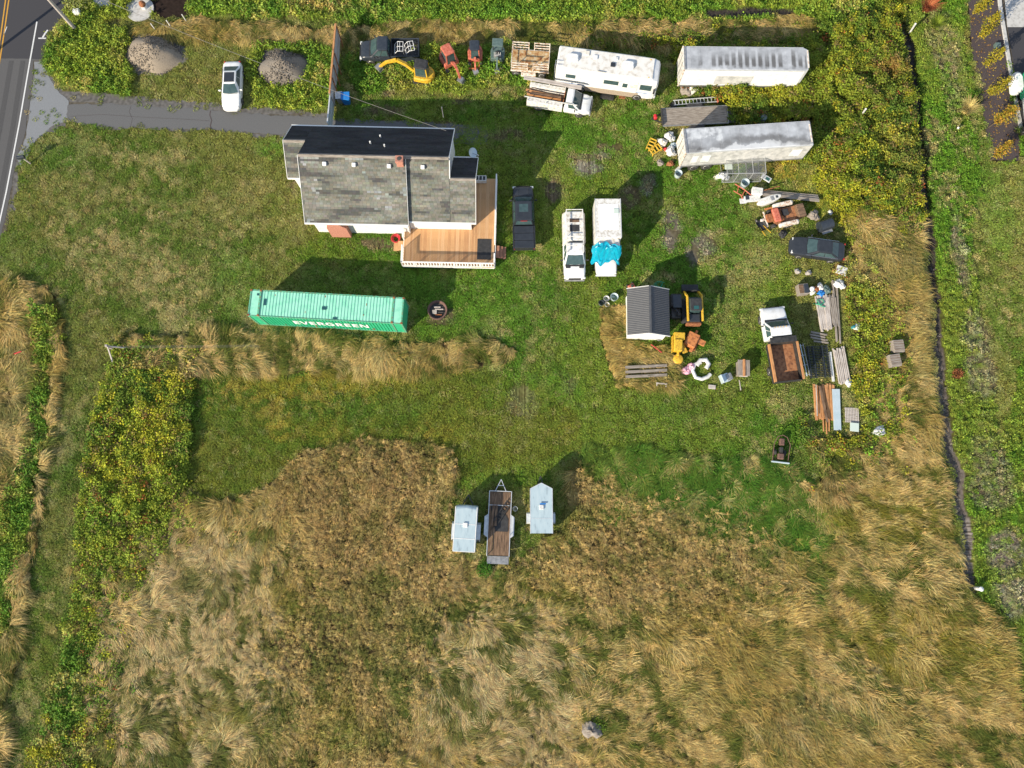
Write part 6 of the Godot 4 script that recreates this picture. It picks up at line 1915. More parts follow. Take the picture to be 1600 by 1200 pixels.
func machines() -> void:
	digger("yellow excavator with its boom stretched out beside the dark blue pickup", Vector3(-8.34, 0, -40.88), 2.967, "yellow", "matt_black", 1.0, [[Vector3(0.8, 1.1, 0), 0.14], [Vector3(1.5, 1.9, 0), 0.17], [Vector3(2.3, 2.35, 0), 0.17], [Vector3(3.4, 1.75, 0), 0.13], [Vector3(4.3, 0.75, 0), 0.09]], 2.6, false, 0.0, false)
	digger("orange red cab excavator with its boom bent to the ground", Vector3(-5.99, 0, -42.5), -1.058, "orange", "orange", 0.95, [[Vector3(0.7, 1.1, 0), 0.13], [Vector3(1.1, 1.45, 0), 0.15], [Vector3(1.6, 1.5, 0), 0.14], [Vector3(2.0, 1.1, 0), 0.11], [Vector3(2.3, 0.45, 0), 0.09]], 0.6, false, 0.0, false)
	digger("orange excavator with black roof and a rusty blade in front", Vector3(-3.49, 0, -43.05), -1.55, "orange", "navy", 0.88, [[Vector3(0.6, 1.0, 0), 0.12], [Vector3(0.9, 1.35, 0), 0.13], [Vector3(1.2, 1.25, 0), 0.12], [Vector3(1.45, 0.9, 0), 0.1], [Vector3(1.62, 0.4, 0), 0.08]], 0.4)
	digger("grey green excavator with open canopy next to the stake trailer", Vector3(-1.35, 0, -43.05), -1.62, "grey_green", "grey_green", 0.85, [[Vector3(0.6, 1.0, 0), 0.11], [Vector3(0.9, 1.4, 0), 0.12], [Vector3(1.2, 1.25, 0), 0.11], [Vector3(1.45, 0.9, 0), 0.1], [Vector3(1.62, 0.4, 0), 0.08]], 0.4, true)
	# tracked loader
	var o := thing("track_loader", "yellow and black tracked loader beside the shed", "loader", Vector3(15.9, 0, -18.03), 1.57)
	for z in [-0.72, 0.72]:
		track(o, -0.95, 0.75, z, 0.3, 0.32)
		var s := Shape.new()
		s.bar(Vector3(-1.35, 1.55, z * 0.88), Vector3(0.9, 1.6, z * 0.88), 0.16, 0.2, 0.02)
		s.bar(Vector3(0.88, 1.62, z * 0.88), Vector3(1.6, 0.55, z * 0.88), 0.16, 0.2, 0.02)
		part(o, "lift_arm", s, mats["yellow"])
	part(o, "chassis", one_box(Vector3(2.3, 0.7, 1.1), 0.05, Vector3(-0.2, 0.75, 0)), mats["matt_black"])
	var c := Shape.new()
	c.loft([plan_ring(-0.55, 0.75, 0.5, 1.05, 0.06), plan_ring(-0.5, 0.6, 0.47, 2.0, 0.08)], false, true, false)
	part(o, "cab", c, mats["glass"])
	part(o, "roof", one_box(Vector3(1.1, 0.08, 0.98), 0.04, Vector3(0.0, 2.03, 0)), mats["matt_black"])
	part(o, "roof_window", one_box(Vector3(0.3, 0.015, 0.42), 0.0, Vector3(-0.28, 2.075, 0)), mats["teal_glass"])
	part(o, "rear_hood", one_box(Vector3(0.7, 0.3, 0.95), 0.06, Vector3(-1.0, 1.25, 0)), mats["black"])
	part(o, "counterweight", one_box(Vector3(0.25, 0.6, 1.3), 0.05, Vector3(-1.45, 0.8, 0)), mats["rust"])
	var q := Shape.new()
	q.box(Vector3(1.72, 0.45, 0), Vector3(0.1, 0.55, 1.5), 0.02)
	q.box(Vector3(2.05, 0.2, 0), Vector3(0.7, 0.06, 1.5), 0.01)
	part(o, "attachment_plate", q, mats["matt_black"])
	# black machine beside the shed
	o = thing("garden_machine", "black machine with a grey flat top between shed and loader", "machine", Vector3(14.44, 0, -18.38), 1.57)
	boxes(o, "hopper", "matt_black", [[Vector3(0.35, 0.7, 0), Vector3(1.1, 0.9, 0.95)]], 0.06)
	boxes(o, "lid", "navy", [[Vector3(0.2, 1.18, 0.05), Vector3(1.15, 0.05, 0.75)]])
	boxes(o, "frame", "dark_steel", [[Vector3(-0.75, 0.5, 0), Vector3(0.9, 0.5, 0.8)], [Vector3(-0.9, 0.9, 0.2), Vector3(0.3, 0.3, 0.3)]], 0.04)
	axle(o, 0.3, 0.55, 0.3)
	axle(o, -0.8, 0.5, 0.25)
	var pipe := Shape.new()
	pipe.tube([Vector3(-0.4, 0.9, -0.2), Vector3(-0.5, 1.15, -0.1), Vector3(-0.8, 1.1, 0.15), Vector3(-1.0, 0.7, 0.3)], 0.05, 6)
	part(o, "hose", pipe, mats["black"])
	# yellow machine and orange attachment
	o = thing("yellow_compactor", "yellow machine with a perforated side plate below the loader", "machine", Vector3(14.43, 0, -15.04), 1.5)
	boxes(o, "engine_box", "yellow", [[Vector3(0.45, 0.85, 0.12), Vector3(0.65, 0.6, 0.95)]], 0.05)
	boxes(o, "hopper", "yellow", [[Vector3(-0.4, 0.9, 0.02), Vector3(1.05, 0.7, 0.72)]], 0.06)
	var pl := Shape.new()
	pl.box(Vector3(-0.25, 0.6, -0.42), Vector3(1.5, 0.5, 0.06), 0.02)
	pl.box(Vector3(-0.4, 0.4, 0.55), Vector3(1.1, 0.06, 0.5), 0.02, Basis(Vector3.UP, 0.5))
	part(o, "side_plate", pl, mats["yellow"])
	for k in 5:
		var h := Shape.new()
		h.cyl(Vector3(0.25 - k * 0.28, 0.62, -0.44), Vector3(0.25 - k * 0.28, 0.62, -0.46), 0.06, 10)
		part(o, "hole", h, mats["matt_black"])
	var fd := Shape.new()
	fd.lathe(Vector3(-1.5, 0.15, 0.18), Vector3.UP, [[0.45, 0.0], [0.45, 0.35], [0.38, 0.45], [0.1, 0.48]], 16)
	part(o, "drum_guard", fd, mats["yellow"])
	boxes(o, "arm", "yellow", [[Vector3(-1.05, 0.75, 0.1), Vector3(0.45, 0.16, 0.2)]], 0.03)
	o = thing("rusty_attachment", "rusty orange machine attachment beside the yellow machine", "attachment", Vector3(15.75, 0, -15.24), 1.1)
	boxes(o, "housing", "rusty_orange", [[Vector3(0, 0.55, 0), Vector3(1.25, 0.6, 1.0)]], 0.05)
	boxes(o, "arm", "rusty_orange", [[Vector3(0.2, 0.5, 0.85), Vector3(0.5, 0.2, 0.7)], [Vector3(-0.75, 0.4, 0.35), Vector3(0.4, 0.25, 0.3)], [Vector3(0.85, 0.4, 0.1), Vector3(0.4, 0.15, 0.2)]], 0.03)
	boxes(o, "base", "rust", [[Vector3(0, 0.13, 0.1), Vector3(1.3, 0.2, 1.2)]], 0.02)
	# rusty plough frame in the long grass
	o = thing("tiller", "dull rusty tiller with hoop frame in the long grass", "farm implement", Vector3(22.89, 0, -5.71), 1.45)
	boxes(o, "gearbox", "pit_rust", [[Vector3(0.6, 0.45, 0.1), Vector3(0.6, 0.4, 0.4)], [Vector3(-0.65, 0.5, 0.05), Vector3(0.5, 0.4, 0.5)]], 0.06)
	boxes(o, "motor", "dark_steel", [[Vector3(-0.1, 0.5, 0.05), Vector3(0.5, 0.35, 0.3)]], 0.05)
	boxes(o, "front_plate", "pale_blue", [[Vector3(-1.15, 0.35, 0.1), Vector3(0.12, 0.3, 1.5)]], 0.02)
	for z in [-0.55, 0.75]:
		var h := Shape.new()
		h.tube([Vector3(-1.1, 0.3, z), Vector3(0.4, 0.6, z * 1.05), Vector3(1.0, 0.75, z * 0.6)], 0.035, 6)
		part(o, "hoop", h, mats["pit_rust"])
	var hb := Shape.new()
	hb.tube([Vector3(1.0, 0.75, -0.33), Vector3(1.15, 0.8, 0.05), Vector3(1.0, 0.75, 0.45)], 0.035, 6)
	part(o, "handle", hb, mats["pit_rust"])
	axle(o, -0.3, 0.4, 0.25)
	# junk tractor
	o = thing("derelict_tractor", "derelict tractor with peeling white fenders and orange hood", "tractor", Vector3(24.43, 0, -26.83), -2.907)
	for z in [-1.0, 1.0]:
		var f := Shape.new()
		f.loft([plan_ring(-1.35, 0.55, 0.2, 0.75, 0.08), plan_ring(-1.3, 0.5, 0.18, 0.98, 0.1), plan_ring(-1.15, 0.35, 0.12, 1.04, 0.08)], true, true, true)
		var m := part(o, "fender", f, mats["rusty_white"])
		m.position = Vector3(0.1, 0, z * 0.95)
		wheel(o, -0.4, z * 0.95, 0.38, 0.3)
		wheel(o, 0.9, z * 0.7, 0.3, 0.22)
	boxes(o, "floor", "dump_rust", [[Vector3(-0.4, 0.5, 0), Vector3(2.5, 0.1, 1.4)]])
	boxes(o, "hood", "orange", [[Vector3(0.62, 0.95, 0.05), Vector3(0.62, 0.3, 1.3)]], 0.08)
	boxes(o, "engine_block", "rust", [[Vector3(1.15, 0.65, 0), Vector3(0.7, 0.5, 0.7)], [Vector3(0.15, 0.6, -0.3), Vector3(0.5, 0.3, 0.5)]], 0.05)
	boxes(o, "seat", "matt_black", [[Vector3(-0.35, 0.72, 0.2), Vector3(0.6, 0.2, 0.65)]], 0.06)
	boxes(o, "rear_box", "brown_wood", [[Vector3(-1.7, 0.75, 0), Vector3(0.7, 0.5, 1.2)]], 0.04)
	boxes(o, "bonnet_bar", "rusty_white", [[Vector3(1.75, 0.55, 0.0), Vector3(0.5, 0.12, 0.25)], [Vector3(1.5, 0.55, 0.35), Vector3(0.15, 0.1, 0.8)], [Vector3(1.5, 0.55, -0.35), Vector3(0.15, 0.1, 0.8)]], 0.03)
	boxes(o, "side_arm", "rusty_orange", [[Vector3(0.75, 0.55, 0.95), Vector3(1.1, 0.14, 0.16)]], 0.03)


func yard_things() -> void:
	# shed
	var o := thing("shed", "small white shed with dark ribbed roof", "shed", Vector3(11.72, 0, -17.3), -0.02)
	var s := Shape.new()
	var a := PackedVector3Array()
	var b := PackedVector3Array()
	for p in [[-1.6, 0.0], [1.6, 0.0], [1.6, 2.15], [0.0, 2.95], [-1.6, 2.15]]:
		a.append(Vector3(p[0], p[1], -1.9))
		b.append(Vector3(p[0], p[1], 1.9))
	s.loft([a, b], true, true, false)
	part(o, "wall", s, mats["siding"])
	for x in [-1.0, 1.0]:
		var r := Shape.new()
		var n := 26
		for k in n:
			var z0 := -2.08 + 4.16 * k / n
			var z1 := -2.08 + 4.16 * (k + 1) / n
			for e in [[z0, 0.0, z0 + 0.04, 0.03], [z0 + 0.04, 0.03, z0 + 0.08, 0.0], [z0 + 0.08, 0.0, z1, 0.0]]:
				r.quad_from(Vector3(0, 3.03 + e[1], e[0]), Vector3(0, 3.03 + e[3], e[2]), Vector3(x * 1.82, 2.14 + e[3], e[2]), Vector3(x * 1.82, 2.14 + e[1], e[0]), Vector3(x * 0.5, 1.0, z0))
		r.quad_from(Vector3(0, 2.99, -2.08), Vector3(0, 2.99, 2.08), Vector3(x * 1.82, 2.1, 2.08), Vector3(x * 1.82, 2.1, -2.08), Vector3(0, 6, 0))
		part(o, "roof", r, mats["shed_roof"])
		for z in [-2.09, 2.09]:
			var f := Shape.new()
			f.bar(Vector3(0, 2.98, z), Vector3(x * 1.83, 2.09, z), 0.04, 0.14)
			part(o, "barge_board", f, mats["trim"])
	var rc := Shape.new()
	rc.bar(Vector3(0, 3.05, -2.1), Vector3(0, 3.05, 2.1), 0.2, 0.04, 0.015)
	part(o, "ridge_cap", rc, mats["shed_roof"])
	part(o, "door", one_box(Vector3(0.9, 1.9, 0.05), 0.01, Vector3(0.2, 0.97, -1.92)), mats["trim"])
	# fire pit
	o = thing("fire_pit", "round rusty fire pit with charred logs near the container end", "fire pit", Vector3(-6.62, 0, -18.03))
	var ringy := Shape.new()
	ringy.lathe(Vector3.ZERO, Vector3.UP, [[0.78, 0.0], [0.86, 0.0], [0.88, 0.38], [0.88, 0.42], [0.76, 0.42], [0.7, 0.12]], 28)
	part(o, "ring", ringy, mats["pit_rust"])
	var ash := Shape.new()
	ash.cyl(Vector3(0, 0.02, 0), Vector3(0, 0.14, 0), 0.74, 24)
	part(o, "ash_bed", ash, mats["ash"])
	for e in [[-0.25, 0.15, 0.4, 0.38, "stone"], [0.15, -0.1, 0.75, 0.1, "grey_wood"], [-0.02, -0.3, 0.6, 0.1, "grey_wood"], [0.3, 0.2, 0.5, 0.09, "ash"], [0.1, 0.4, 0.6, 0.09, "rust"]]:
		part(o, "firewood", one_box(Vector3(e[2], 0.09, e[3]), 0.02, Vector3(e[0], 0.24, e[1])), mats[e[4]])
	for k in o.get_child_count():
		pass
	# gravel piles
	for e in [[Vector3(-34.31, 0, -43.46), 2.55, 2.0, 1.75, "gravel_pile", "tan heap of fine gravel nearest the road", 0.3], [Vector3(-21.72, 0, -41.83), 2.25, 2.05, 1.7, "dark_pile", "grey heap of coarse gravel behind the white car", 1.4]]:
		var g := Shape.new()
		var rings := []
		for j in 11:
			var f := 1.0 - j / 10.0
			var row := PackedVector3Array()
			for k in 28:
				var t := TAU * k / 28.0
				var w: float = 1.0 + 0.12 * sin(t * 2.0 + e[6]) + 0.06 * sin(t * 5.0 + e[6] * 3.0) + nc.get_noise_2d(cos(t) * 60.0 + j * 9.0, sin(t) * 60.0) * 0.07
				row.append(Vector3(cos(t) * e[1] * f * w + (1.0 - f) * 0.2, e[3] * pow(1.0 - f, 0.85) + nc.get_noise_2d(t * 40.0, j * 30.0) * 0.06 - (0.03 if j == 0 else 0.0), sin(t) * e[2] * f * w))
			rings.append(row)
		g.loft(rings, false, true, true)
		var heap := single("gravel_pile", e[5], "gravel pile", g, mats[e[4]], e[0], 0.0, "gravel piles by the driveway")
		var st := Shape.new()
		for k in 1100:
			var t := rng.randf() * TAU
			var f := sqrt(rng.randf()) * 1.12
			var y: float = maxf(0.0, e[3] * pow(maxf(0.0, 1.0 - f), 0.85))
			var sz := rng.randf_range(0.04, 0.11)
			st.col = Color.WHITE * rng.randf_range(0.6, 1.5)
			st.box(Vector3(cos(t) * e[1] * f + (1.0 - f) * 0.2, y + 0.05, sin(t) * e[2] * f), Vector3(sz, sz * 0.7, sz * 0.9), 0.0, Basis.from_euler(Vector3(rng.randf(), rng.randf() * 3.0, rng.randf())))
		var pebbles := part(heap, "pebbles", st, mats[e[4]])
		pebbles.set_meta("kind", "stuff")
	# tall fence beside the driveway
	o = thing("metal_fence", "tall grey board fence with dark red braces beside the driveway", "fence", Vector3(-16.43, 0, -45.1), -1.604)
	var fl := 7.03
	for k in 4:
		part(o, "fence_board", one_box(Vector3(fl, 0.5, 0.04), 0.01, Vector3(fl * 0.5, 0.32 + k * 0.53, 0.0)), mats["silver" if k % 2 == 0 else "grey_wood"])
	part(o, "top_rail", one_box(Vector3(fl + 0.1, 0.09, 0.16), 0.01, Vector3(fl * 0.5, 2.22, 0)), mats["cedar"])
	for k in 6:
		part(o, "fence_post", one_box(Vector3(0.1, 2.15, 0.1), 0.01, Vector3(0.05 + k * (fl - 0.1) / 5.0, 1.08, 0.09)), mats["weathered"])
	for k in 4:
		var br := Shape.new()
		var x: float = [0.1, 2.9, 4.1, 5.4][k]
		br.bar(Vector3(x, 2.05, -0.08), Vector3(x + 0.9, 0.15, -0.34), 0.1, 0.08)
		part(o, "brace", br, mats["rust"])
	o = thing("gate", "blue grey board gate across the driveway beside the house", "gate", Vector3(-16.73, 0, -38.08), -1.612)
	var gl := 2.77
	for k in 2:
		part(o, "gate_board", one_box(Vector3(gl, 0.75, 0.05), 0.01, Vector3(gl * 0.5, 0.55 + k * 0.78, 0)), mats["pale_blue"])
	part(o, "gate_rail", one_box(Vector3(gl, 0.08, 0.12), 0.01, Vector3(gl * 0.5, 1.78, 0)), mats["silver"])
	part(o, "gate_post", one_box(Vector3(0.12, 1.9, 0.12), 0.01, Vector3(0.0, 0.95, 0.0)), mats["weathered"])
	# bins by the fence
	o = thing("wheeled_bin", "blue wheeled bin with grey lid beside the tall fence", "bin", Vector3(-15.54, 0, -38.47), 0.05)
	var bs := Shape.new()
	bs.loft([plan_ring(-0.3, 0.3, 0.3, 0.08, 0.05), plan_ring(-0.38, 0.38, 0.38, 1.05, 0.05)], true, true, false)
	part(o, "tub", bs, mats["blue"])
	part(o, "lid", one_box(Vector3(0.82, 0.06, 0.8), 0.02, Vector3(0.02, 1.09, 0)), mats["blue"])
	wheel(o, -0.3, -0.3, 0.12, 0.08)
	wheel(o, -0.3, 0.3, 0.12, 0.08)
	o = thing("wheeled_bin", "grey lidded bin standing between the fence and blue bin", "bin", Vector3(-16.15, 0, -38.61), 0.1)
	var b2 := Shape.new()
	b2.loft([plan_ring(-0.24, 0.24, 0.3, 0.05, 0.05), plan_ring(-0.3, 0.3, 0.36, 0.95, 0.05)], true, true, false)
	part(o, "tub", b2, mats["steel"])
	part(o, "lid", one_box(Vector3(0.66, 0.05, 0.74), 0.02, Vector3(0, 0.98, 0)), mats["silver"])
	# chain link kennel
	o = thing("dog_kennel", "galvanised chain link dog kennel beside the grey box trailer", "dog kennel", Vector3(21.1, 0, -31.31), 0.02)
	var kx := 1.75
	var kz := 0.95
	var kh := 1.75
	for x in [-kx, -0.7, 0.6, kx]:
		for z in [-kz, kz]:
			var f := Shape.new()
			f.cyl(Vector3(x, 0, z), Vector3(x, kh, z), 0.035, 6)
			part(o, "post", f, mats["mesh_wire"])
	for y in [0.08, kh]:
		for z in [-kz, kz]:
			var f := Shape.new()
			f.cyl(Vector3(-kx, y, z), Vector3(kx, y, z), 0.035, 6)
			part(o, "rail", f, mats["mesh_wire"])
		for x in [-kx, -0.7, 0.6, kx]:
			var f := Shape.new()
			f.cyl(Vector3(x, y, -kz), Vector3(x, y, kz), 0.03, 6)
			part(o, "rail", f, mats["mesh_wire"])
	var wires := Shape.new()
	for k in 44:
		var x := -kx + k * 0.08
		for z in [-kz, kz]:
			wires.bar(Vector3(x, 0.1, z), Vector3(minf(x + 0.8, kx), 0.1 + (minf(x + 0.8, kx) - x) * 2.0, z), 0.008, 0.008)
			wires.bar(Vector3(-x, 0.1, z), Vector3(maxf(-x - 0.8, -kx), 0.1 + (-x - maxf(-x - 0.8, -kx)) * 2.0, z), 0.008, 0.008)
		wires.bar(Vector3(x, kh, -kz), Vector3(x, kh, kz), 0.008, 0.008)
	for k in 24:
		wires.bar(Vector3(-kx, kh + 0.004, -kz + k * 0.08), Vector3(kx, kh + 0.004, -kz + k * 0.08), 0.008, 0.008)
	var wm := part(o, "chain_link", wires, mats["mesh_wire"])
	wm.set_meta("kind", "stuff")
	part(o, "shelter_roof", one_box(Vector3(0.7, 0.04, 0.8), 0.01, Vector3(-1.3, 0.9, -0.3)), mats["pale_green"])
	# post and wire fence along the hedge
	o = thing("corner_post", "weathered fence post with wires at the lawn corner", "fence post", Vector3(-35.01, 0, -14.52))
	part(o, "post", one_box(Vector3(0.2, 1.5, 0.2), 0.02, Vector3(0, 0.75, 0)), mats["grey_wood"])
	var brc := Shape.new()
	brc.bar(Vector3(0.05, 1.2, 0), Vector3(1.6, 0.1, -0.05), 0.1, 0.1)
	brc.bar(Vector3(0, 1.2, 0.05), Vector3(0.1, 0.1, 1.5), 0.1, 0.1)
	part(o, "brace", brc, mats["grey_wood"])
	var w0 := Vector3(-35.01, 0, -14.52)
	for k in 3:
		var ws := Shape.new()
		ws.bar(Vector3(0, 0.5 + k * 0.35, 0), Vector3(13.0, 0.5 + k * 0.35, -0.1), 0.009, 0.009)
		part(o, "wire", ws, mats["wire"])
	# mailbox
	o = thing("mailbox", "black mailbox on a post beside the road", "mailbox", Vector3(-44.67, 0, -32.21), 0.2)
	part(o, "post", one_box(Vector3(0.1, 1.1, 0.1), 0.01, Vector3(0, 0.55, 0)), mats["grey_wood"])
	var mb := Shape.new()
	var r0 := PackedVector3Array()
	var r1 := PackedVector3Array()
	for k in 9:
		var t := PI * k / 8.0
		r0.append(Vector3(-0.4, 1.3 + sin(t) * 0.14, cos(t) * 0.14))
		r1.append(Vector3(0.25, 1.3 + sin(t) * 0.14, cos(t) * 0.14))
	for e in [[r0, -0.4], [r1, 0.25]]:
		e[0].append(Vector3(e[1], 1.12, -0.14))
		e[0].append(Vector3(e[1], 1.12, 0.14))
	mb.loft([r0, r1], true, true, false)
	part(o, "box", mb, mats["navy"])
	# poles
	var poles := [[Vector3(-42.03, 0, -46.14), 11.0, "tall timber utility pole with a white conduit beside the road", "bark"], [Vector3(-52.9, 0, -40.61), 11.0, "tall timber utility pole across the road", "bark"]]
	for e in poles:
		o = thing("utility_pole", e[2], "utility pole", e[0])
		var p := Shape.new()
		p.cone(Vector3(0, 0, 0), Vector3(0, e[1], 0), 0.17, 0.12, 12)
		part(o, "pole", p, mats["grey_wood"])
		part(o, "crossarm", one_box(Vector3(0.12, 0.14, 2.4), 0.01, Vector3(0.16, e[1] - 0.7, 0)), mats["grey_wood"])
		for z in [-1.0, 0.0, 1.0]:
			var i := Shape.new()
			i.lathe(Vector3(0.16, e[1] - 0.62, z), Vector3.UP, [[0.04, 0.0], [0.06, 0.05], [0.03, 0.1], [0.05, 0.16]], 8)
			part(o, "insulator", i, mats["steel"])
		if e[0].x > -42.0:
			var cd := Shape.new()
			cd.cyl(Vector3(0.42, 0, -0.2), Vector3(0.42, 9.0, -0.2), 0.075, 8)
			part(o, "conduit", cd, mats["silver"])
			for y in [1.5, 3.5, 5.5, 7.0]:
				part(o, "conduit_bracket", one_box(Vector3(0.5, 0.06, 0.1), 0.0, Vector3(0.2, y, -0.1)), mats["steel"])
			part(o, "meter_box", one_box(Vector3(0.3, 0.5, 0.35), 0.03, Vector3(-0.32, 3.2, 0)), mats["silver"])
	# service wire to the house
	var cable := Shape.new()
	var ca := Vector3(Vector3(-42.03, 0, -46.14).x, 8.5, Vector3(-42.03, 0, -46.14).z)
	var cb := Vector3(-5.76, 4.1, -33.18)
	var path := []
	for k in 25:
		var t := k / 24.0
		path.append(ca.lerp(cb, t) - Vector3(0, 4.0 * t * (1.0 - t) * 0.9, 0))
	cable.tube(path, 0.016, 5)
	single("service_cable", "overhead service cable running from the pole to the house", "cable", cable, mats["wire"])
	o = thing("cable_mast", "grey mast holding the cable at the black roof edge", "mast", Vector3(-6.17, 0, -35.38))
	var ms := Shape.new()
	ms.cyl(Vector3(0, 2.6, 0), Vector3(0, 4.2, 0), 0.045, 8)
	part(o, "pipe", ms, mats["steel"])
	# small things at the top of the picture
	o = thing("electric_cabinet", "white utility cabinet beside the pole", "utility box", Vector3(-41.84, 0, -47.74), 0.1)
	part(o, "box", one_box(Vector3(0.6, 0.7, 0.4), 0.03, Vector3(0, 0.4, 0)), mats["white_clean"])
	part(o, "plinth", one_box(Vector3(0.7, 0.08, 0.5), 0.01, Vector3(0.05, 0.03, 0.05)), mats["concrete"])
	o = thing("manhole_slab", "round concrete slab by the top fence", "slab", Vector3(-36.07, 0, -48.37))
	var sl := Shape.new()
	sl.cyl(Vector3(0, 0, 0), Vector3(0, 0.12, 0), 1.35, 26)
	part(o, "slab", sl, mats["concrete"])
	o = thing("fire_hydrant", "red and white hydrant on the round concrete slab", "hydrant", Vector3(-35.59, 0, -48.51) + Vector3(0, 0.12, 0))
	var hy := Shape.new()
	hy.lathe(Vector3.ZERO, Vector3.UP, [[0.28, 0.0], [0.28, 0.35], [0.22, 0.4]], 16)
	part(o, "barrel", hy, mats["white_clean"])
	var hc := Shape.new()
	hc.lathe(Vector3.ZERO, Vector3.UP, [[0.3, 0.36], [0.32, 0.5], [0.25, 0.66], [0.08, 0.72]], 16)
	part(o, "cap", hc, mats["rust"])
	for e in [[Vector3(-32.79, 0, -46.28), "white marker stake left of its neighbour by the top ditch"], [Vector3(-31.36, 0, -46.9), "white marker stake farther along the top ditch"], [Vector3(-34.23, 0, -45.93), "white marker stake beside the tan gravel heap"]]:
		o = thing("marker_stake", e[1], "stake", e[0], 0.2, "white stakes by the top ditch")
		part(o, "stake", one_box(Vector3(0.07, 1.2, 0.07), 0.01, Vector3(0, 0.6, 0)), mats["trim"])


func junk() -> void:
	# inflatables on the lawn
	var s := Shape.new()
	s.tube([Vector3(0.2, 0.2, -0.75), Vector3(-0.35, 0.22, -0.55), Vector3(-0.55, 0.22, 0.0), Vector3(-0.3, 0.22, 0.6), Vector3(0.2, 0.22, 0.75), Vector3(0.75, 0.2, 0.55), Vector3(1.0, 0.18, 0.3)], 0.17, 10)
	single("pool_float", "white curved foam float lying on the lawn", "pool float", s, mats["plastic"], Vector3(16.34, 0, -12.56))
	s = Shape.new()
	s.tube([Vector3(-0.3, 0.25, 0.1), Vector3(0.0, 0.28, -0.35), Vector3(0.5, 0.28, -0.4), Vector3(0.75, 0.25, 0.0), Vector3(0.5, 0.22, 0.35)], 0.2, 10)
	single("pool_float", "white round float above the curved float", "pool float", s, mats["plastic"], Vector3(16.48, 0, -13.13))
	s = Shape.new()
	s.lump(Vector3(0, 0.22, 0), Vector3(0.45, 0.25, 0.38), 0.25, 0.4, 1.0)
	s.lump(Vector3(0.45, 0.25, -0.35), Vector3(0.38, 0.25, 0.3), 0.3, 0.9, 3.0)
	single("pool_float", "crumpled pink float beside the white float", "pool float", s, mats["pink"], Vector3(15.22, 0, -12.56))
	# appliance and hutch
	var o := thing("folding_chair", "pale blue folding chair with dark seat on the lawn", "chair", Vector3(18.55, 0, -11.87), 0.35)
	part(o, "back", one_box(Vector3(0.1, 0.75, 0.75), 0.02, Vector3(-0.4, 0.55, 0)), mats["pale_blue"])
	part(o, "side_panel", one_box(Vector3(0.75, 0.06, 0.75), 0.02, Vector3(-0.05, 0.45, 0)), mats["pale_blue"])
	part(o, "seat", one_box(Vector3(0.5, 0.05, 0.6), 0.02, Vector3(0.35, 0.52, 0.02)), mats["steel"])
	for x in [-0.3, 0.5]:
		for z in [-0.3, 0.3]:
			part(o, "leg", one_box(Vector3(0.05, 0.45, 0.05), 0.0, Vector3(x, 0.22, z)), mats["silver"])
	o = thing("hutch", "brown wooden hutch with a ridge board on the lawn", "hutch", Vector3(20.05, 0, -12.67), 1.52)
	part(o, "box", one_box(Vector3(1.25, 0.8, 0.85), 0.02, Vector3(0, 0.45, 0)), mats["weathered"])
	for z in [-1.0, 1.0]:
		part(o, "roof_board", one_box(Vector3(1.4, 0.05, 0.5), 0.01, Vector3(0, 0.93, z * 0.27)), mats["weathered"])
	part(o, "ridge_board", one_box(Vector3(1.5, 0.08, 0.2), 0.01, Vector3(0, 1.0, 0)), mats["cedar"])
	part(o, "end_board", one_box(Vector3(0.06, 0.25, 0.7), 0.01, Vector3(-0.72, 0.8, 0)), mats["grey_wood"])
	single("wooden_block", "short weathered wooden block on the lawn below the chair", "block", one_box(Vector3(0.6, 0.2, 0.35), 0.02, Vector3(0, 0.1, 0)), mats["grey_wood"], Vector3(17.44, 0, -11.13), -0.1)
	single("stick", "thin grey stick on the grass below the hutch", "stick", one_box(Vector3(0.08, 0.08, 0.9), 0.01, Vector3(0, 0.06, 0)), mats["grey_wood"], Vector3(19.91, 0, -11.3), 0.1)
	# lumber
	board_stack("the strapped grey stack", "the dump truck", "strapped grey boards", Vector3(27.38, 0, -19.34), Vector3(27.64, 0, -16.27), Vector3(0.55, 0, -0.1), 5, 3, 0.13, 0.06, "grey_wood")
	board_stack("the grey stack beside the strapped one", "the strapped stack", "middle grey boards", Vector3(27.95, 0, -19.34), Vector3(28.06, 0, -16.44), Vector3(0.3, 0, -0.05), 3, 4, 0.16, 0.06, "grey_wood")
	board_stack("the grey stack at the brambles", "the dump truck", "outer grey boards", Vector3(28.52, 0, -19.34), Vector3(28.64, 0, -16.68), Vector3(0.45, 0, -0.05), 4, 4, 0.13, 0.06, "weathered")
	board_stack("the long dark stack by the brambles", "the dump truck", "dark long boards", Vector3(28.87, 0, -20.78), Vector3(28.8, 0, -15.16), Vector3(0.3, 0, 0), 2, 2, 0.14, 0.1, "weathered")
	board_stack("the pale stack by the fence panels", "the dump truck", "pale boards", Vector3(28.75, 0, -14.58), Vector3(29, 0, -11.53), Vector3(0.9, 0, -0.18), 7, 2, 0.11, 0.09, "grey_wood")
	board_stack("the short pile by the dump bed", "the far end", "short boards", Vector3(26.46, 0, -15.68), Vector3(27.75, 0, -15.45), Vector3(0, 0, 0.75), 4, 2, 0.16, 0.06, "weathered")
	board_stack("the cedar pile", "the dump truck", "cedar planks", Vector3(26.85, 0, -11.25), Vector3(26.84, 0, -8.37), Vector3(1.0, 0, -0.05), 5, 3, 0.22, 0.05, "cedar")
	board_stack("the cedar pile beside blue sheets", "the dump truck", "cedar planks by the blue sheets", Vector3(27.75, 0, -11.3), Vector3(27.65, 0, -8.15), Vector3(0.5, 0, 0), 3, 2, 0.2, 0.06, "cedar")
	board("timber_board", "brown board lying askew on top of the cedar pile", Vector3(26.73, 0.4, -11.17), Vector3(27.12, 0.42, -7.98), 0.22, 0.06, "brown_wood", "")
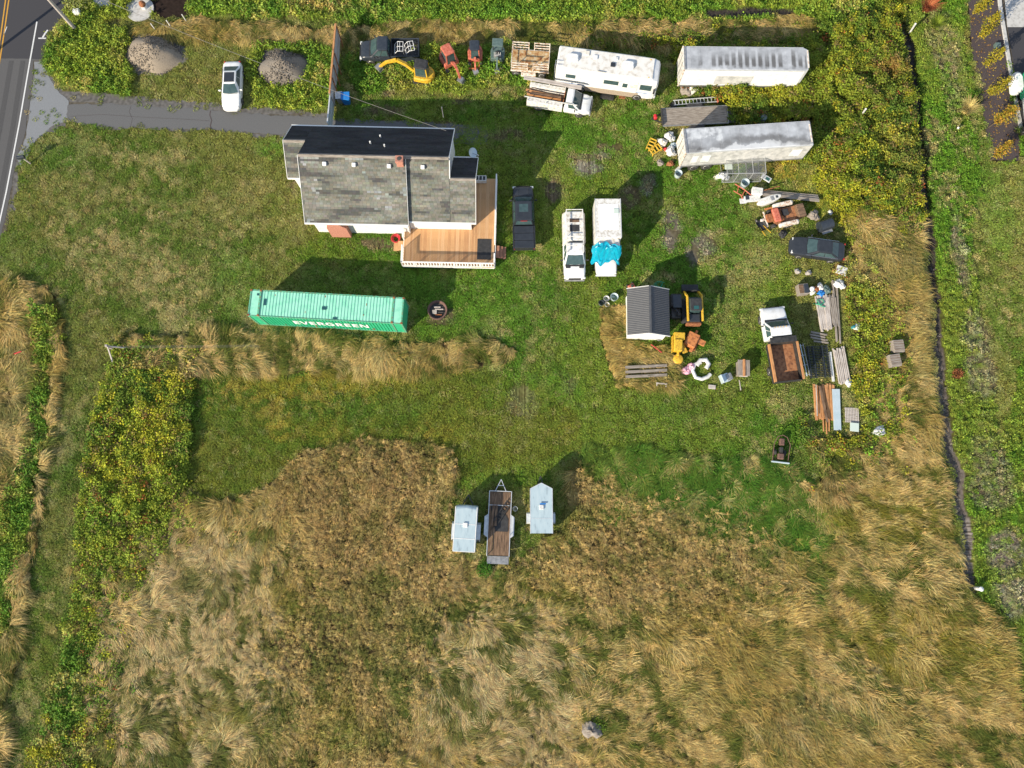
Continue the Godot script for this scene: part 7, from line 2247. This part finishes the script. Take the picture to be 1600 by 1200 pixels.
	board("timber_board", "thin pale stake on the left of the cedar pile", Vector3(26.4, 0.4, -11.28), Vector3(26.3, 0.4, -8.54), 0.06, 0.06, "grey_wood", "")
	for k in 3:
		board("timber_board", ["orange stake with white end poking out left below the cedar pile", "orange stake poking out in the middle below the cedar pile", "orange stake with white end poking out right below the cedar pile"][k], Vector3(26.95, 0.14, -9.13) + Vector3(k * 0.27, 0, 0), Vector3(26.85, 0.14, -7.24) + Vector3(k * 0.24, 0, k % 2 * 0.25), 0.1, 0.08, "cedar", "stakes below the cedar pile")
	board("plastic_pipe", "thick white pipe left of the pale boards", Vector3(27.99, 0.12, -14.26), Vector3(28.06, 0.12, -11.62), 0.2, 0.14, "plastic", "", "pipe")
	for k in 2:
		board("metal_sheet", ["pale blue metal sheet beside the cedar pile, inner one", "pale blue metal sheet beside the cedar pile, outer one"][k], Vector3(28.02, 0.2, -10.93) + Vector3(k * 0.33, 0, 0), Vector3(27.88, 0.2, -7.34) + Vector3(k * 0.3, 0, 0), 0.32, 0.1, "pale_blue", "pale blue sheets", "metal sheet")
	# green strap on the first stack
	s = Shape.new()
	s.tube([Vector3(-0.45, 0.05, 0), Vector3(-0.4, 0.34, 0.1), Vector3(0.0, 0.38, 0.2), Vector3(0.35, 0.36, 0.0), Vector3(0.2, 0.38, -0.3), Vector3(-0.3, 0.37, -0.25), Vector3(0.0, 0.38, 0.3), Vector3(0.4, 0.34, 0.35), Vector3(0.45, 0.05, 0.4)], 0.05, 6)
	single("strap", "green strap tangled around the grey boards", "strap", s, mats["green_tin"], Vector3(27.38, 0, -18.69))
	# fence panels
	o = thing("fence_panel", "stack of black metal fence panels beside the dump bed", "fence panel", Vector3(26.85, 0, -13.36), 0.05)
	for j in 2:
		for k in 20:
			part(o, "bar", one_box(Vector3(1.75, 0.03, 0.03), 0.0, Vector3(0.05 * j, 0.14 + j * 0.14, -1.4 + k * 0.145 + j * 0.04)), mats["navy"])
		for x in [-0.85, -0.4, 0.4, 0.85]:
			part(o, "rail", one_box(Vector3(0.05, 0.05, 2.9), 0.0, Vector3(x + 0.05 * j, 0.17 + j * 0.14, 0)), mats["navy"])
	o = thing("ladder_rack", "blue grey steel frame leaning between dump bed and fence panels", "steel frame", Vector3(25.5, 0, -13.48), 0.14)
	for x in [-0.25, 0.0, 0.25]:
		part(o, "rail", one_box(Vector3(0.07, 0.09, 2.9), 0.01, Vector3(x, 0.35, 0)), mats["pale_blue" if x == 0.0 else "steel"])
	for k in 4:
		part(o, "rung", one_box(Vector3(0.6, 0.05, 0.06), 0.0, Vector3(0, 0.34, -1.3 + k * 0.87)), mats["steel"])
	# pallet and scraps
	o = thing("pallet", "grey slatted pallet below the pale blue sheets", "pallet", Vector3(29.42, 0, -8.65), -0.05)
	for k in 9:
		part(o, "slat", one_box(Vector3(0.1, 0.025, 1.3), 0.004, Vector3(-0.54 + k * 0.135, 0.13, 0)), mats["grey_wood"])
	for z in [-0.58, 0.0, 0.58]:
		part(o, "runner", one_box(Vector3(1.2, 0.09, 0.09), 0.01, Vector3(0, 0.065, z)), mats["weathered"])
	single("board_offcut", "pale square board below the pallet", "board", one_box(Vector3(0.75, 0.05, 0.75), 0.01, Vector3(0, 0.25, 0)), mats["pale_green"], Vector3(29.49, 0, -7.59), -0.1)
	s = Shape.new()
	s.lump(Vector3(0, 0.25, 0), Vector3(0.6, 0.28, 0.4), 0.3, 0.2, 2.0)
	single("plastic_tub", "crushed white tub in the brambles right of the pallet", "tub", s, mats["plastic"], Vector3(31.56, 0, -7.25))
	for e in [[Vector3(33.67, 0, -14.63), "brown mesh topped crate at the top of the pair in the brambles", 0.08], [Vector3(33.26, 0, -13.36), "brown crate with a white end, lower of the pair", 0.15]]:
		o = thing("crate", e[1], "crate", e[0], e[2], "crates in the brambles")
		part(o, "box", one_box(Vector3(0.95, 0.75, 1.1), 0.03, Vector3(0, 0.5, 0)), mats["weathered"])
		part(o, "lid", one_box(Vector3(0.9, 0.04, 0.95), 0.01, Vector3(0.02, 0.9, -0.05)), mats["weathered"])
		for k in 4:
			part(o, "slat", one_box(Vector3(0.88, 0.015, 0.03), 0.0, Vector3(0.02, 0.925, -0.4 + k * 0.23)), mats["brown_wood"])
	# the heap at the head of the stacks
	o = thing("crate", "dark grey crate at the head of the grey board stacks", "crate", Vector3(25.87, 0, -19.88), 0.1)
	part(o, "box", one_box(Vector3(0.9, 0.7, 0.95), 0.03, Vector3(0, 0.35, 0)), mats["weathered"])
	part(o, "panel", one_box(Vector3(0.4, 0.03, 0.8), 0.01, Vector3(0.24, 0.72, 0)), mats["navy"])
	part(o, "panel", one_box(Vector3(0.4, 0.03, 0.8), 0.01, Vector3(-0.22, 0.72, 0)), mats["brown_wood"])
	var cyl := Shape.new()
	cyl.lathe(Vector3(0, 0, 0), Vector3.UP, [[0.2, 0.0], [0.22, 0.7], [0.16, 0.85], [0.05, 0.9]], 14)
	single("gas_bottle", "white gas bottle beside the dark crate", "gas bottle", cyl, mats["white_clean"], Vector3(26.62, 0, -19.88))
	for e in [[Vector3(26.84, 0, -19.76), "canvas", "crumpled pale sack right of the gas bottle", 0.3, 1.0], [Vector3(27.56, 0, -20.24), "white", "white box tipped at the head of the middle boards", 0.35, 2.0], [Vector3(27.2, 0, -20.06), "rust", "rusty scrap between sacks at the head of the boards", 0.3, 3.0], [Vector3(27.63, 0, -19.64), "blue", "dark blue tarp bundle at the head of the boards", 0.35, 4.0], [Vector3(28.11, 0, -19.94), "grey_green", "dark round bundle beside the blue tarp", 0.42, 5.0], [Vector3(29.25, 0, -20.48), "plastic", "white plastic bag in the brambles beside the outer boards", 0.5, 6.0], [Vector3(30.51, 0, -16.56), "pale_green", "pale bag beside a blue bottle in the brambles", 0.4, 7.0], [Vector3(29.33, 0, -11.47), "plastic", "white rag below the pale boards", 0.35, 8.0], [Vector3(25.66, 0, -21.68), "stone", "pale stone nearest the dump truck hood", 0.28, 9.0], [Vector3(26.63, 0, -21.56), "stone", "pale stone between crate and white lid", 0.28, 10.0], [Vector3(14.66, 0, -34.86), "plastic", "white rubbish sack nearest the trailer doors", 0.5, 11.0], [Vector3(13.98, 0, -34.27), "canvas", "pale rubbish sack at the left of the heap", 0.45, 12.0], [Vector3(15.04, 0, -33.95), "pale_blue", "pale blue rubbish sack in the heap by the doors", 0.35, 13.0], [Vector3(14.72, 0, -33.37), "plastic", "white rubbish sack lowest in the heap by the trailer", 0.5, 14.0], [Vector3(14.31, 0, -33.62), "red", "small red bag in the rubbish heap", 0.22, 15.0], [Vector3(22.16, 0, -31.18), "matt_black", "black rubbish bag at the kennel corner", 0.5, 16.0], [Vector3(17.18, 0, -40.01), "canvas", "pale debris heap below the white box trailer", 0.8, 17.0], [Vector3(16.37, 0, -39.61), "weathered", "brown debris heap beside the ladder", 0.6, 18.0], [Vector3(19.48, 0, -30.93), "silver", "grey wrapped bundle at the kennel door", 0.5, 19.0], [Vector3(24.58, 0, -25.22), "matt_black", "black bag with a white patch beside the black car", 0.4, 20.0], [Vector3(13.72, 0, -32.21), "weathered", "brown earth lump on the lawn below the yellow frames", 0.35, 21.0], [Vector3(14.67, 0, -32.14), "rust", "rusty lump on the lawn beside the white board", 0.35, 22.0], [Vector3(27.46, 0, -27.02), "weathered", "brown stump behind the derelict tractor", 0.5, 23.0], [Vector3(29.12, 0, -27.33), "plastic", "white scrap in the brambles above the black barrel", 0.25, 24.0], [Vector3(6.31, 0, 16.62), "weathered", "pale stone heap in the dry field", 0.75, 25.0]]:
		var q := Shape.new()
		q.lump(Vector3(0, e[3] * 0.5, 0), Vector3(e[3], e[3] * 0.5, e[3] * 0.8), 0.32, e[4], e[4] * 1.7)
		if e[3] > 0.45:
			q.lump(Vector3(e[3] * 0.6, e[3] * 0.35, e[3] * 0.4), Vector3(e[3] * 0.55, e[3] * 0.4, e[3] * 0.5), 0.3, e[4] * 2.0, e[4])
		var words: PackedStringArray = str(e[2]).split(" ")
		var kind := "rubbish_bag"
		for w in ["stone", "sack", "box", "scrap", "rag", "bundle", "debris", "lump", "stump"]:
			if str(e[2]).contains(w):
				kind = {"stone": "stone", "sack": "sack", "box": "crushed_box", "scrap": "scrap", "rag": "rag", "bundle": "bundle", "debris": "debris_heap", "lump": "earth_lump", "stump": "stump"}[w]
				break
		single(kind, e[2], kind.replace("_", " "), q, mats[e[1]], e[0])
	single("lid", "white square lid propped at the bramble edge above the boards", "lid", one_box(Vector3(0.95, 0.12, 0.8), 0.03, Vector3(0, 0.4, 0)), mats["plastic"], Vector3(29.52, 0, -21.68), -0.35)
	single("bottle", "blue bottle beside the pale bag in the brambles", "bottle", cyl, mats["tarp"], Vector3(30.16, 0, -16.5)).scale = Vector3.ONE * 0.55
	# by the grey trailer
	for e in [[Vector3(12.96, 0, -34.01), 0.35, "yellow steel frame standing behind its neighbour on the lawn"], [Vector3(13.3, 0, -33.49), -0.2, "yellow steel frame lying flat nearest the rubbish heap"], [Vector3(21.24, 0, -36.76), -0.9, "yellow steel frame half hidden behind the plank trailer"], [Vector3(22.68, 0, -36.69), 1.4, "yellow steel frame standing nearest the grey drum"]]:
		o = thing("steel_stand", e[2], "steel frame", e[0], e[1] + 0.8, "yellow steel frames")
		for z in [-0.3, 0.3]:
			part(o, "rail", one_box(Vector3(1.15, 0.1, 0.1), 0.02, Vector3(0, 0.35, z)), mats["yellow"])
			for x in [-0.5, 0.5]:
				part(o, "leg", one_box(Vector3(0.08, 0.35, 0.08), 0.01, Vector3(x, 0.17, z)), mats["yellow"])
		for x in [-0.5, -0.15, 0.2, 0.5]:
			part(o, "crossbar", one_box(Vector3(0.1, 0.08, 0.6), 0.01, Vector3(x, 0.36, 0)), mats["yellow"])
	o = thing("bucket", "blue grey bucket on the lawn below the white board", "bucket", Vector3(15.28, 0, -30.99))
	pail_shape(o, 0.33, 0.6, "pale_blue")
	o = thing("bucket", "white rimmed pale blue tub below the kennel", "bucket", Vector3(21.32, 0, -30.04))
	pail_shape(o, 0.36, 0.7, "pale_blue")
	single("board_offcut", "white board leaning at the foot of the grey trailer", "board", one_box(Vector3(1.5, 0.06, 0.3), 0.01, Vector3(0, 0.2, 0)), mats["plastic"], Vector3(15.67, 0, -31.89), 0.75)
	single("traffic_cone", "pale yellow plastic cone beside the wrapped bundle", "cone", pale_cone(), mats["canvas"], Vector3(18.94, 0, -30.86))
	var dr := Shape.new()
	dr.lathe(Vector3.ZERO, Vector3.UP, [[0.3, 0.0], [0.3, 0.85], [0.26, 0.88], [0.02, 0.88]], 16)
	single("drum", "grey green drum behind the grey box trailer", "drum", dr, mats["grey_green"], Vector3(23.38, 0, -36.43))
	o = thing("ladder", "aluminium ladder lying at the bramble edge", "ladder", Vector3(17.21, 0.3, -38.42), 0.091)
	for z in [-0.24, 0.24]:
		part(o, "rail", one_box(Vector3(4.1, 0.09, 0.05), 0.0, Vector3(0, 0, z)), mats["silver"])
	for k in 12:
		part(o, "rung", one_box(Vector3(0.05, 0.04, 0.46), 0.0, Vector3(-1.9 + k * 0.345, 0, 0)), mats["silver"])
	part(o, "end_cap", one_box(Vector3(0.1, 0.3, 0.7), 0.02, Vector3(2.1, 0.05, 0)), mats["orange"])
	for e in [[Vector3(15.22, 0, -38.08), "worn tyre under the near end of the aluminium ladder", 0.3], [Vector3(17.7, 0, -38.28), "black tyre lying beside the plank deck trailer", 0.34]]:
		var t := Shape.new()
		t.lathe(Vector3.ZERO, Vector3.UP, [[e[2] * 0.55, 0.02], [e[2], 0.0], [e[2] * 1.08, 0.1], [e[2], 0.22], [e[2] * 0.55, 0.2]], 20)
		single("tyre", e[1], "tyre", t, mats["tyre"], e[0], 0.0, "tyres by the ladder")
	# the junk row
	o = thing("garden_cart", "orange tubular cart frame beside the pale blue tub", "cart", Vector3(21.04, 0, -29.28), -0.5)
	var f := Shape.new()
	f.tube([Vector3(-0.9, 0.5, -0.3), Vector3(0.2, 0.4, -0.25), Vector3(0.9, 0.35, -0.1)], 0.05, 6)
	f.tube([Vector3(-0.7, 0.45, 0.35), Vector3(0.1, 0.35, 0.35), Vector3(0.5, 0.15, 0.6)], 0.05, 6)
	f.bar(Vector3(-0.5, 0.42, -0.3), Vector3(-0.3, 0.4, 0.35), 0.06, 0.06)
	f.bar(Vector3(0.2, 0.4, -0.28), Vector3(0.2, 0.36, 0.36), 0.06, 0.06)
	part(o, "frame", f, mats["orange"])
	axle(o, 0.6, 0.3, 0.18)
	o = thing("cooler_box", "white plastic cooler with green mark in the junk row", "cooler", Vector3(22.39, 0, -29.22), -0.15)
	part(o, "tub", one_box(Vector3(0.95, 0.5, 0.65), 0.06, Vector3(0, 0.35, 0)), mats["plastic"])
	part(o, "lid", one_box(Vector3(0.98, 0.1, 0.68), 0.04, Vector3(0, 0.64, 0)), mats["plastic"])
	part(o, "badge", one_box(Vector3(0.25, 0.01, 0.14), 0.0, Vector3(0, 0.695, 0)), mats["pale_green"])
	o = thing("folded_tent", "folded white panel with dark corner below the cooler", "panel", Vector3(21.88, 0, -28.59), 0.1)
	part(o, "panel", one_box(Vector3(1.5, 0.12, 0.6), 0.03, Vector3(0.1, 0.3, 0), ), mats["plastic"])
	part(o, "corner", one_box(Vector3(0.35, 0.13, 0.45), 0.02, Vector3(-0.35, 0.31, -0.15)), mats["navy"])
	part(o, "flap", one_box(Vector3(0.6, 0.04, 0.5), 0.01, Vector3(-0.75, 0.22, 0.1)), mats["plastic"])
	o = thing("kayak", "short white plastic hull with dark fittings above the tractor", "boat", Vector3(23.46, 0, -28.46), 0.35)
	var hl := Shape.new()
	hl.loft([stn(-1.1, 0.1, 0.15, 0.35), stn(-0.7, 0.34, 0.05, 0.5), stn(0.2, 0.38, 0.03, 0.5), stn(0.8, 0.28, 0.06, 0.5), stn(1.15, 0.12, 0.2, 0.5)])
	part(o, "hull", hl, mats["plastic"])
	part(o, "seat", one_box(Vector3(0.35, 0.06, 0.4), 0.02, Vector3(0.3, 0.5, 0)), mats["steel"])
	part(o, "fitting", one_box(Vector3(0.2, 0.08, 0.25), 0.02, Vector3(0.75, 0.5, 0)), mats["navy"])
	for k in 3:
		board("timber_board", ["far", "middle", "near"][k] + " plank of the long weathered three above the derelict tractor", Vector3(22.9, 0.25, -29.35) + Vector3(0, k * 0.1, k * 0.2), Vector3(28.05, 0.2, -28.87) + Vector3(0, k * 0.1, k * 0.24), 0.3, 0.07, "weathered", "planks above the tractor")
	board("timber_board", "thin reddish pole above the long grey planks", Vector3(22.92, 0.5, -29.29), Vector3(24.48, 0.5, -29.73), 0.07, 0.07, "rust", "")
	o = thing("sign_board", "grey framed notice board with blue print lying near the kennel", "sign", Vector3(23.36, 0, -30.61), -0.6)
	part(o, "frame", one_box(Vector3(0.95, 0.06, 0.5), 0.01, Vector3(0, 0.35, 0)), mats["silver"])
	part(o, "print", one_box(Vector3(0.4, 0.01, 0.3), 0.0, Vector3(0.15, 0.385, 0)), mats["teal_glass"])
	o = thing("wheelbarrow", "black wheelbarrow with yellow handles beside the derelict tractor", "wheelbarrow", Vector3(22.59, 0, -25.9), 2.1)
	var tr := Shape.new()
	tr.loft([plan_ring(-0.3, 0.3, 0.22, 0.3, 0.08), plan_ring(-0.5, 0.5, 0.38, 0.62, 0.1)], true, false, false)
	part(o, "tray", tr, mats["matt_black"])
	part(o, "tray_floor", one_box(Vector3(0.7, 0.02, 0.5), 0.0, Vector3(0, 0.42, 0)), mats["matt_black"])
	for z in [-0.3, 0.3]:
		var hd := Shape.new()
		hd.bar(Vector3(0.5, 0.3, z * 0.4), Vector3(-1.0, 0.6, z), 0.05, 0.05)
		part(o, "handle", hd, mats["yellow"])
	wheel(o, 0.65, 0.0, 0.2, 0.1)
	o = thing("barrel_grill", "black barrel smoker on its stand behind the black car", "grill", Vector3(28.24, 0, -25.84), 0.35)
	var bg := Shape.new()
	bg.cyl(Vector3(-0.6, 0.75, 0), Vector3(0.6, 0.75, 0), 0.5, 20)
	part(o, "drum", bg, mats["navy"])
	for x in [-0.5, 0.5]:
		for z in [-0.3, 0.3]:
			part(o, "leg", one_box(Vector3(0.06, 0.7, 0.06), 0.0, Vector3(x, 0.35, z)), mats["dark_steel"])
	part(o, "shelf", one_box(Vector3(1.0, 0.04, 0.25), 0.01, Vector3(0, 0.6, 0.6)), mats["steel"])
	# around the shed
	for e in [[Vector3(7.95, 0, -18.69), "dark planter pot, leftmost beside the shed", "navy", 0.25], [Vector3(8.41, 0, -19.1), "white square pot above the dark pot", "plastic", 0.25], [Vector3(9.1, 0, -19.22), "grey pot with blue rim nearest the shed", "pale_blue", 0.34], [Vector3(8.46, 0, -18.57), "white ringed pot in the dead weeds", "white", 0.2], [Vector3(12.97, 0, -15.45), "white pail at the shed corner", "white", 0.2]]:
		o = thing("plant_pot", e[1], "pot", e[0], 0.0, "pots beside the shed")
		pail_shape(o, e[3], e[3] * 1.3, e[2])
	for k in 3:
		board("timber_board", ["grey plank highest in the weeds below the shed", "grey plank in the middle of the weeds below the shed", "grey plank lowest in the weeds below the shed"][k], Vector3(9.87, 0.5, -12.8) + Vector3(0, 0, k * 0.42), Vector3(13.5, 0.5, -12.97) + Vector3(0, 0, k * 0.42), 0.24, 0.08, "weathered", "planks in the weeds below the shed")
	board("pole", "red and white pole lying below the shed", Vector3(12.17, 0.5, -14.86), Vector3(13.1, 0.5, -14.11), 0.06, 0.06, "red", "", "pole")
	o = thing("saw_bench", "pale trestle frame at the foot of the weeds", "trestle", Vector3(12.98, 0, -11.36), -0.1)
	part(o, "top", one_box(Vector3(0.95, 0.06, 0.12), 0.01, Vector3(0, 0.5, 0)), mats["grey_wood"])
	for x in [-0.4, 0.4]:
		part(o, "leg", one_box(Vector3(0.07, 0.5, 0.3), 0.01, Vector3(x, 0.25, 0.1)), mats["grey_wood"])
	s = Shape.new()
	var hp := []
	for k in 30:
		var t := k * 0.62
		hp.append(Vector3(cos(t) * (0.35 + 0.25 * sin(k * 0.5)), 0.06 + 0.004 * k, sin(t) * (0.25 + 0.1 * cos(k * 0.7))))
	s.tube(hp, 0.025, 5)
	single("garden_hose", "tangled green hose above the shed roof", "hose", s, mats["green_tin"], Vector3(13.27, 0, -20.42))
	o = thing("lawn_mower", "red and grey mower standing at the shed corner", "mower", Vector3(10.68, 0, -20.24), 0.5)
	part(o, "deck", one_box(Vector3(0.6, 0.2, 0.45), 0.06, Vector3(0, 0.2, 0)), mats["orange"])
	part(o, "motor", one_box(Vector3(0.25, 0.2, 0.25), 0.05, Vector3(0.05, 0.38, 0)), mats["dark_steel"])
	axle(o, 0.25, 0.24, 0.1)
	axle(o, -0.25, 0.24, 0.1)
	# markers beyond the ditch and in the field
	for e in [[Vector3(38.29, 0, -45.79), Vector3(37.9, 1, -45.52), "white pipe sticking up from the top of the ditch"], [Vector3(32.82, 0, -37.08), Vector3(32.42, 1, -36.74), "white post in the bramble thicket"], [Vector3(41.82, 0, -35.77), Vector3(41.23, 0.2, -35.33), "pale log lying on the weedy strip"]]:
		var q := Shape.new()
		q.cyl(e[0], e[1] + Vector3(0, 0.7, 0), 0.09, 8)
		single("pipe_marker", e[2], "marker", q, mats["plastic"])
	var wl := Shape.new()
	wl.lathe(Vector3.ZERO, Vector3.UP, [[0.16, 0.0], [0.16, 0.7], [0.19, 0.72], [0.19, 0.78], [0.04, 0.82]], 14)
	single("well_cap", "white capped pipe at the lower end of the ditch", "marker", wl, mats["white_clean"], Vector3(38.45, 0, 5.82))
	board("survey_stake", "red and white survey stake in the dry field edge", Vector3(-43.45, 0.6, -13.97), Vector3(-42.65, 0.9, -14.13), 0.07, 0.07, "red", "", "stake")
	single("meter_box", "small green box beside the young trees", "box", one_box(Vector3(0.5, 0.4, 0.4), 0.03, Vector3(0, 0.2, 0)), mats["grey_green"], Vector3(46.43, 0, -44.35))
	single("step_ladder", "dark slatted step beneath the motorhome door", "step", one_box(Vector3(1.3, 0.25, 0.5), 0.02, Vector3(0, 0.13, 0)), mats["dark_steel"], Vector3(8.96, 0, -38.94), -0.15)
	single("door_mat", "brown mat on the grass below the motorhome", "mat", one_box(Vector3(0.6, 0.05, 0.45), 0.01, Vector3(0, 0.1, 0)), mats["rust"], Vector3(10.41, 0, -39.01), -0.15)


func pale_cone() -> Shape:
	var s := Shape.new()
	s.lathe(Vector3.ZERO, Vector3.UP, [[0.32, 0.0], [0.32, 0.04], [0.18, 0.05], [0.05, 0.6], [0.02, 0.62]], 14)
	return s


func leaves(o: Node3D, called: String, at: Callable, count: int, leaf: float, c: Array) -> void:
	var s := Shape.new()
	for k in count:
		s.col = vary(c[0].lerp(c[1], rng.randf()), 0.35)
		var p: Vector3 = at.call()
		var x := Basis.from_euler(Vector3(rng.randf_range(-1, 1), rng.randf() * TAU, rng.randf_range(-1, 1)))
		var l := leaf * rng.randf_range(0.7, 1.3)
		s.quad(p, p + x * Vector3(l * 0.5, 0, l * 0.35), p + x * Vector3(l, 0, 0), p + x * Vector3(l * 0.5, 0, -l * 0.35))
	part(o, called, s, mats["leaf"]).set_meta("kind", "stuff")


func young_trees() -> void:
	var spots := [Vector3(44.29, 0, -47.46), Vector3(44.53, 0, -44.83), Vector3(44.6, 0, -41.89), Vector3(44.6, 0, -38.87), Vector3(44.72, 0, -35.9), Vector3(44.42, 0, -32.53)]
	var said := ["young yellow tree at the far end of the bark path", "young yellow tree second from the far end of the bark path", "young yellow tree beside the small green box", "young yellow tree opposite the white truck cab", "young golden tree second from the near end of the bark path", "young orange tinged tree at the near end of the bark path"]
	for k in 6:
		var o := thing("young_tree", said[k], "tree", spots[k], 0.0, "young trees along the bark path")
		var h := 3.2
		var t := Shape.new()
		t.cone(Vector3.ZERO, Vector3(0.05, h, 0), 0.06, 0.02, 8)
		part(o, "trunk", t, mats["bark"])
		for j in 9:
			var f := Shape.new()
			var y := 0.9 + j * 0.22
			var a := j * 2.4 + k
			f.cone(Vector3(0, y, 0), Vector3(cos(a) * 0.6, y + 0.55, sin(a) * 0.6), 0.022, 0.006, 5)
			part(o, "limb", f, mats["bark"])
		o.scale = Vector3.ONE * [0.95, 1.08, 0.9, 1.0, 1.12, 0.92][k]
		o.rotation.y = k * 1.3
		var lop := Vector2(0.25 * sin(k * 2.1), 0.25 * cos(k * 3.3))
		var crown := func() -> Vector3:
			var y := rng.randf()
			var a := rng.randf() * TAU
			var r := 0.7 * sqrt(rng.randf()) * sin(PI * (0.12 + y * 0.84)) * (0.75 + 0.4 * sin(a * 3.0 + y * 8.0 + k))
			return Vector3(cos(a) * r + lop.x * y, 0.9 + y * 2.5, sin(a) * r + lop.y * y) + Vector3(rng.randf() - 0.5, rng.randf() - 0.5, rng.randf() - 0.5) * 0.25
		leaves(o, "crown", crown, 800, 0.15, [Color(0.16, 0.17, 0.02), Color(0.36, 0.27, 0.02) if k < 4 else Color(0.38, 0.2, 0.03)])


func leaf_litter() -> void:
	var s := Shape.new()
	for k in 350:
		s.col = vary(Color(0.36, 0.24, 0.05).lerp(Color(0.2, 0.1, 0.05), rng.randf()), 0.4)
		var t := rng.randf()
		var p: Vector3 = Vector3(44.6, 0, -48.02).lerp(Vector3(45, 0, -32.91), t) + Vector3(rng.randf_range(-0.3, 2.2), 0.03 + rng.randf() * 0.02, rng.randf() - 0.5)
		var x := Basis.from_euler(Vector3(rng.randf_range(-0.3, 0.3), rng.randf() * TAU, rng.randf_range(-0.3, 0.3)))
		var l := rng.randf_range(0.06, 0.13)
		s.quad(p, p + x * Vector3(l, 0, l * 0.6), p + x * Vector3(l * 2.0, 0, 0), p + x * Vector3(l, 0, -l * 0.6))
	var o := single("leaf_litter", "fallen yellow and brown leaves scattered over the bark path", "leaves", s, mats["leaf"])
	o.set_meta("kind", "stuff")


func shrubs() -> void:
	for e in [[Vector3(39.96, 0, -48.16), 1.3, "red shrub at the top of the weedy strip", [Color(0.3, 0.06, 0.03), Color(0.36, 0.14, 0.06)]], [Vector3(38.13, 0, -49.07), 1.0, "yellow shrub beside the red shrub", [Color(0.3, 0.26, 0.03), Color(0.36, 0.3, 0.06)]], [Vector3(40.65, 0, -46.49), 0.9, "bright green shrub below the red shrub", [Color(0.13, 0.2, 0.02), Color(0.2, 0.25, 0.03)]], [Vector3(-41.86, 0, -49), 1.5, "pale green shrub at the roadside top", [Color(0.2, 0.25, 0.06), Color(0.34, 0.34, 0.12)]], [Vector3(42.56, 0, -37.48), 1.1, "clump of straw coloured ornamental grass on the weedy strip", [Color(0.45, 0.36, 0.12), Color(0.5, 0.4, 0.16)]], [Vector3(40.83, 0, -23.69), 0.5, "pale flowering weed beside the bare strip", [Color(0.5, 0.5, 0.3), Color(0.2, 0.25, 0.06)]], [Vector3(38.93, 0, -12.27), 0.5, "rust red weed at the ditch edge", [Color(0.25, 0.07, 0.03), Color(0.2, 0.1, 0.04)]], [Vector3(-2.29, 0, 4.32), 0.7, "fresh green weed clump behind the trailer ramp", [Color(0.05, 0.15, 0.02), Color(0.08, 0.2, 0.02)]], [Vector3(6.93, 0, 16.28), 0.7, "green weed clump at the pale stone heap", [Color(0.07, 0.13, 0.02), Color(0.11, 0.17, 0.02)]], [Vector3(25.12, 0, -6.92), 0.8, "green shrub beside the dull rusty tiller", [Color(0.06, 0.13, 0.02), Color(0.13, 0.19, 0.03)]]]:
		var o := thing("shrub", e[2], "shrub", e[0])
		var r: float = e[1]
		var s := Shape.new()
		for k in 14:
			var a := k * 2.4
			s.cone(Vector3.ZERO, Vector3(cos(a) * r * 0.7, r * 0.8, sin(a) * r * 0.7), 0.025, 0.008, 5)
		part(o, "stems", s, mats["bark"])
		var tall: bool = str(e[2]).contains("grass") or str(e[2]).contains("red shrub")
		if tall:
			var g := Shape.new()
			for k in 260:
				g.col = vary(e[3][0].lerp(e[3][1], rng.randf()), 0.3)
				var a := rng.randf() * TAU
				blade(g, Vector3(rng.randfn(0, 0.12), 0, rng.randfn(0, 0.12)), Vector3(cos(a), 0, sin(a)), r * rng.randf_range(0.8, 1.4), 0.045, [0.4, 0.75, 0.9], [0.15, 0.4, 0.75])
			part(o, "foliage", g, mats["blade"]).set_meta("kind", "stuff")
		else:
			var spot := func() -> Vector3:
				var d := Vector3(rng.randfn(0, 1), rng.randfn(0, 1), rng.randfn(0, 1)).normalized() * pow(rng.randf(), 0.4)
				return Vector3(d.x * r, r * 0.55 + d.y * r * 0.5, d.z * r)
			leaves(o, "foliage", spot, int(700 * r), 0.13, e[3])


func make_things() -> void:
	house()
	deck()
	container()
	motorhome()
	vehicles()
	trailers()
	machines()
	yard_things()
	junk()
	young_trees()
	leaf_litter()
	shrubs()

func _ready() -> void:
	rng.seed = 4242
	var cam := Camera3D.new()
	cam.name = "camera"
	cam.position = Vector3(0, 61, 0)
	cam.rotation_degrees = Vector3(-79.4, 0, 0)
	cam.fov = 56.83
	cam.near = 0.5
	cam.far = 2000.0
	cam.current = true
	add_child(cam)
	var sky := ProceduralSkyMaterial.new()
	sky.sky_top_color = Color(0.54, 0.61, 0.71)
	sky.sky_horizon_color = Color(0.8, 0.82, 0.84)
	sky.sky_curve = 0.15
	sky.ground_bottom_color = Color(0.25, 0.24, 0.16)
	sky.ground_horizon_color = Color(0.7, 0.75, 0.78)
	sky.sun_angle_max = 12.0
	var env := Environment.new()
	env.background_mode = Environment.BG_SKY
	env.sky = Sky.new()
	env.sky.sky_material = sky
	env.background_energy_multiplier = 0.95
	env.tonemap_mode = Environment.TONE_MAPPER_LINEAR
	env.tonemap_exposure = 1.58
	env.sdfgi_enabled = true
	env.ssao_enabled = true
	env.ssil_enabled = true
	var world := WorldEnvironment.new()
	world.name = "environment"
	world.environment = env
	add_child(world)
	var sun := DirectionalLight3D.new()
	sun.name = "sun"
	sun.light_energy = 1.6
	sun.light_color = Color(1.0, 0.95, 0.86)
	sun.light_angular_distance = 0.5
	sun.shadow_enabled = true
	var e := deg_to_rad(26.0)
	var a := deg_to_rad(43.5)
	sun.basis = Basis.looking_at(Vector3(cos(e) * cos(a), -sin(e), -cos(e) * sin(a)))
	add_child(sun)
	grass_mat("blade", 0.25)
	grass_mat("leaf", 0.35)
	make_materials()
	make_ground()
	plant()
	make_paving()
	make_things()
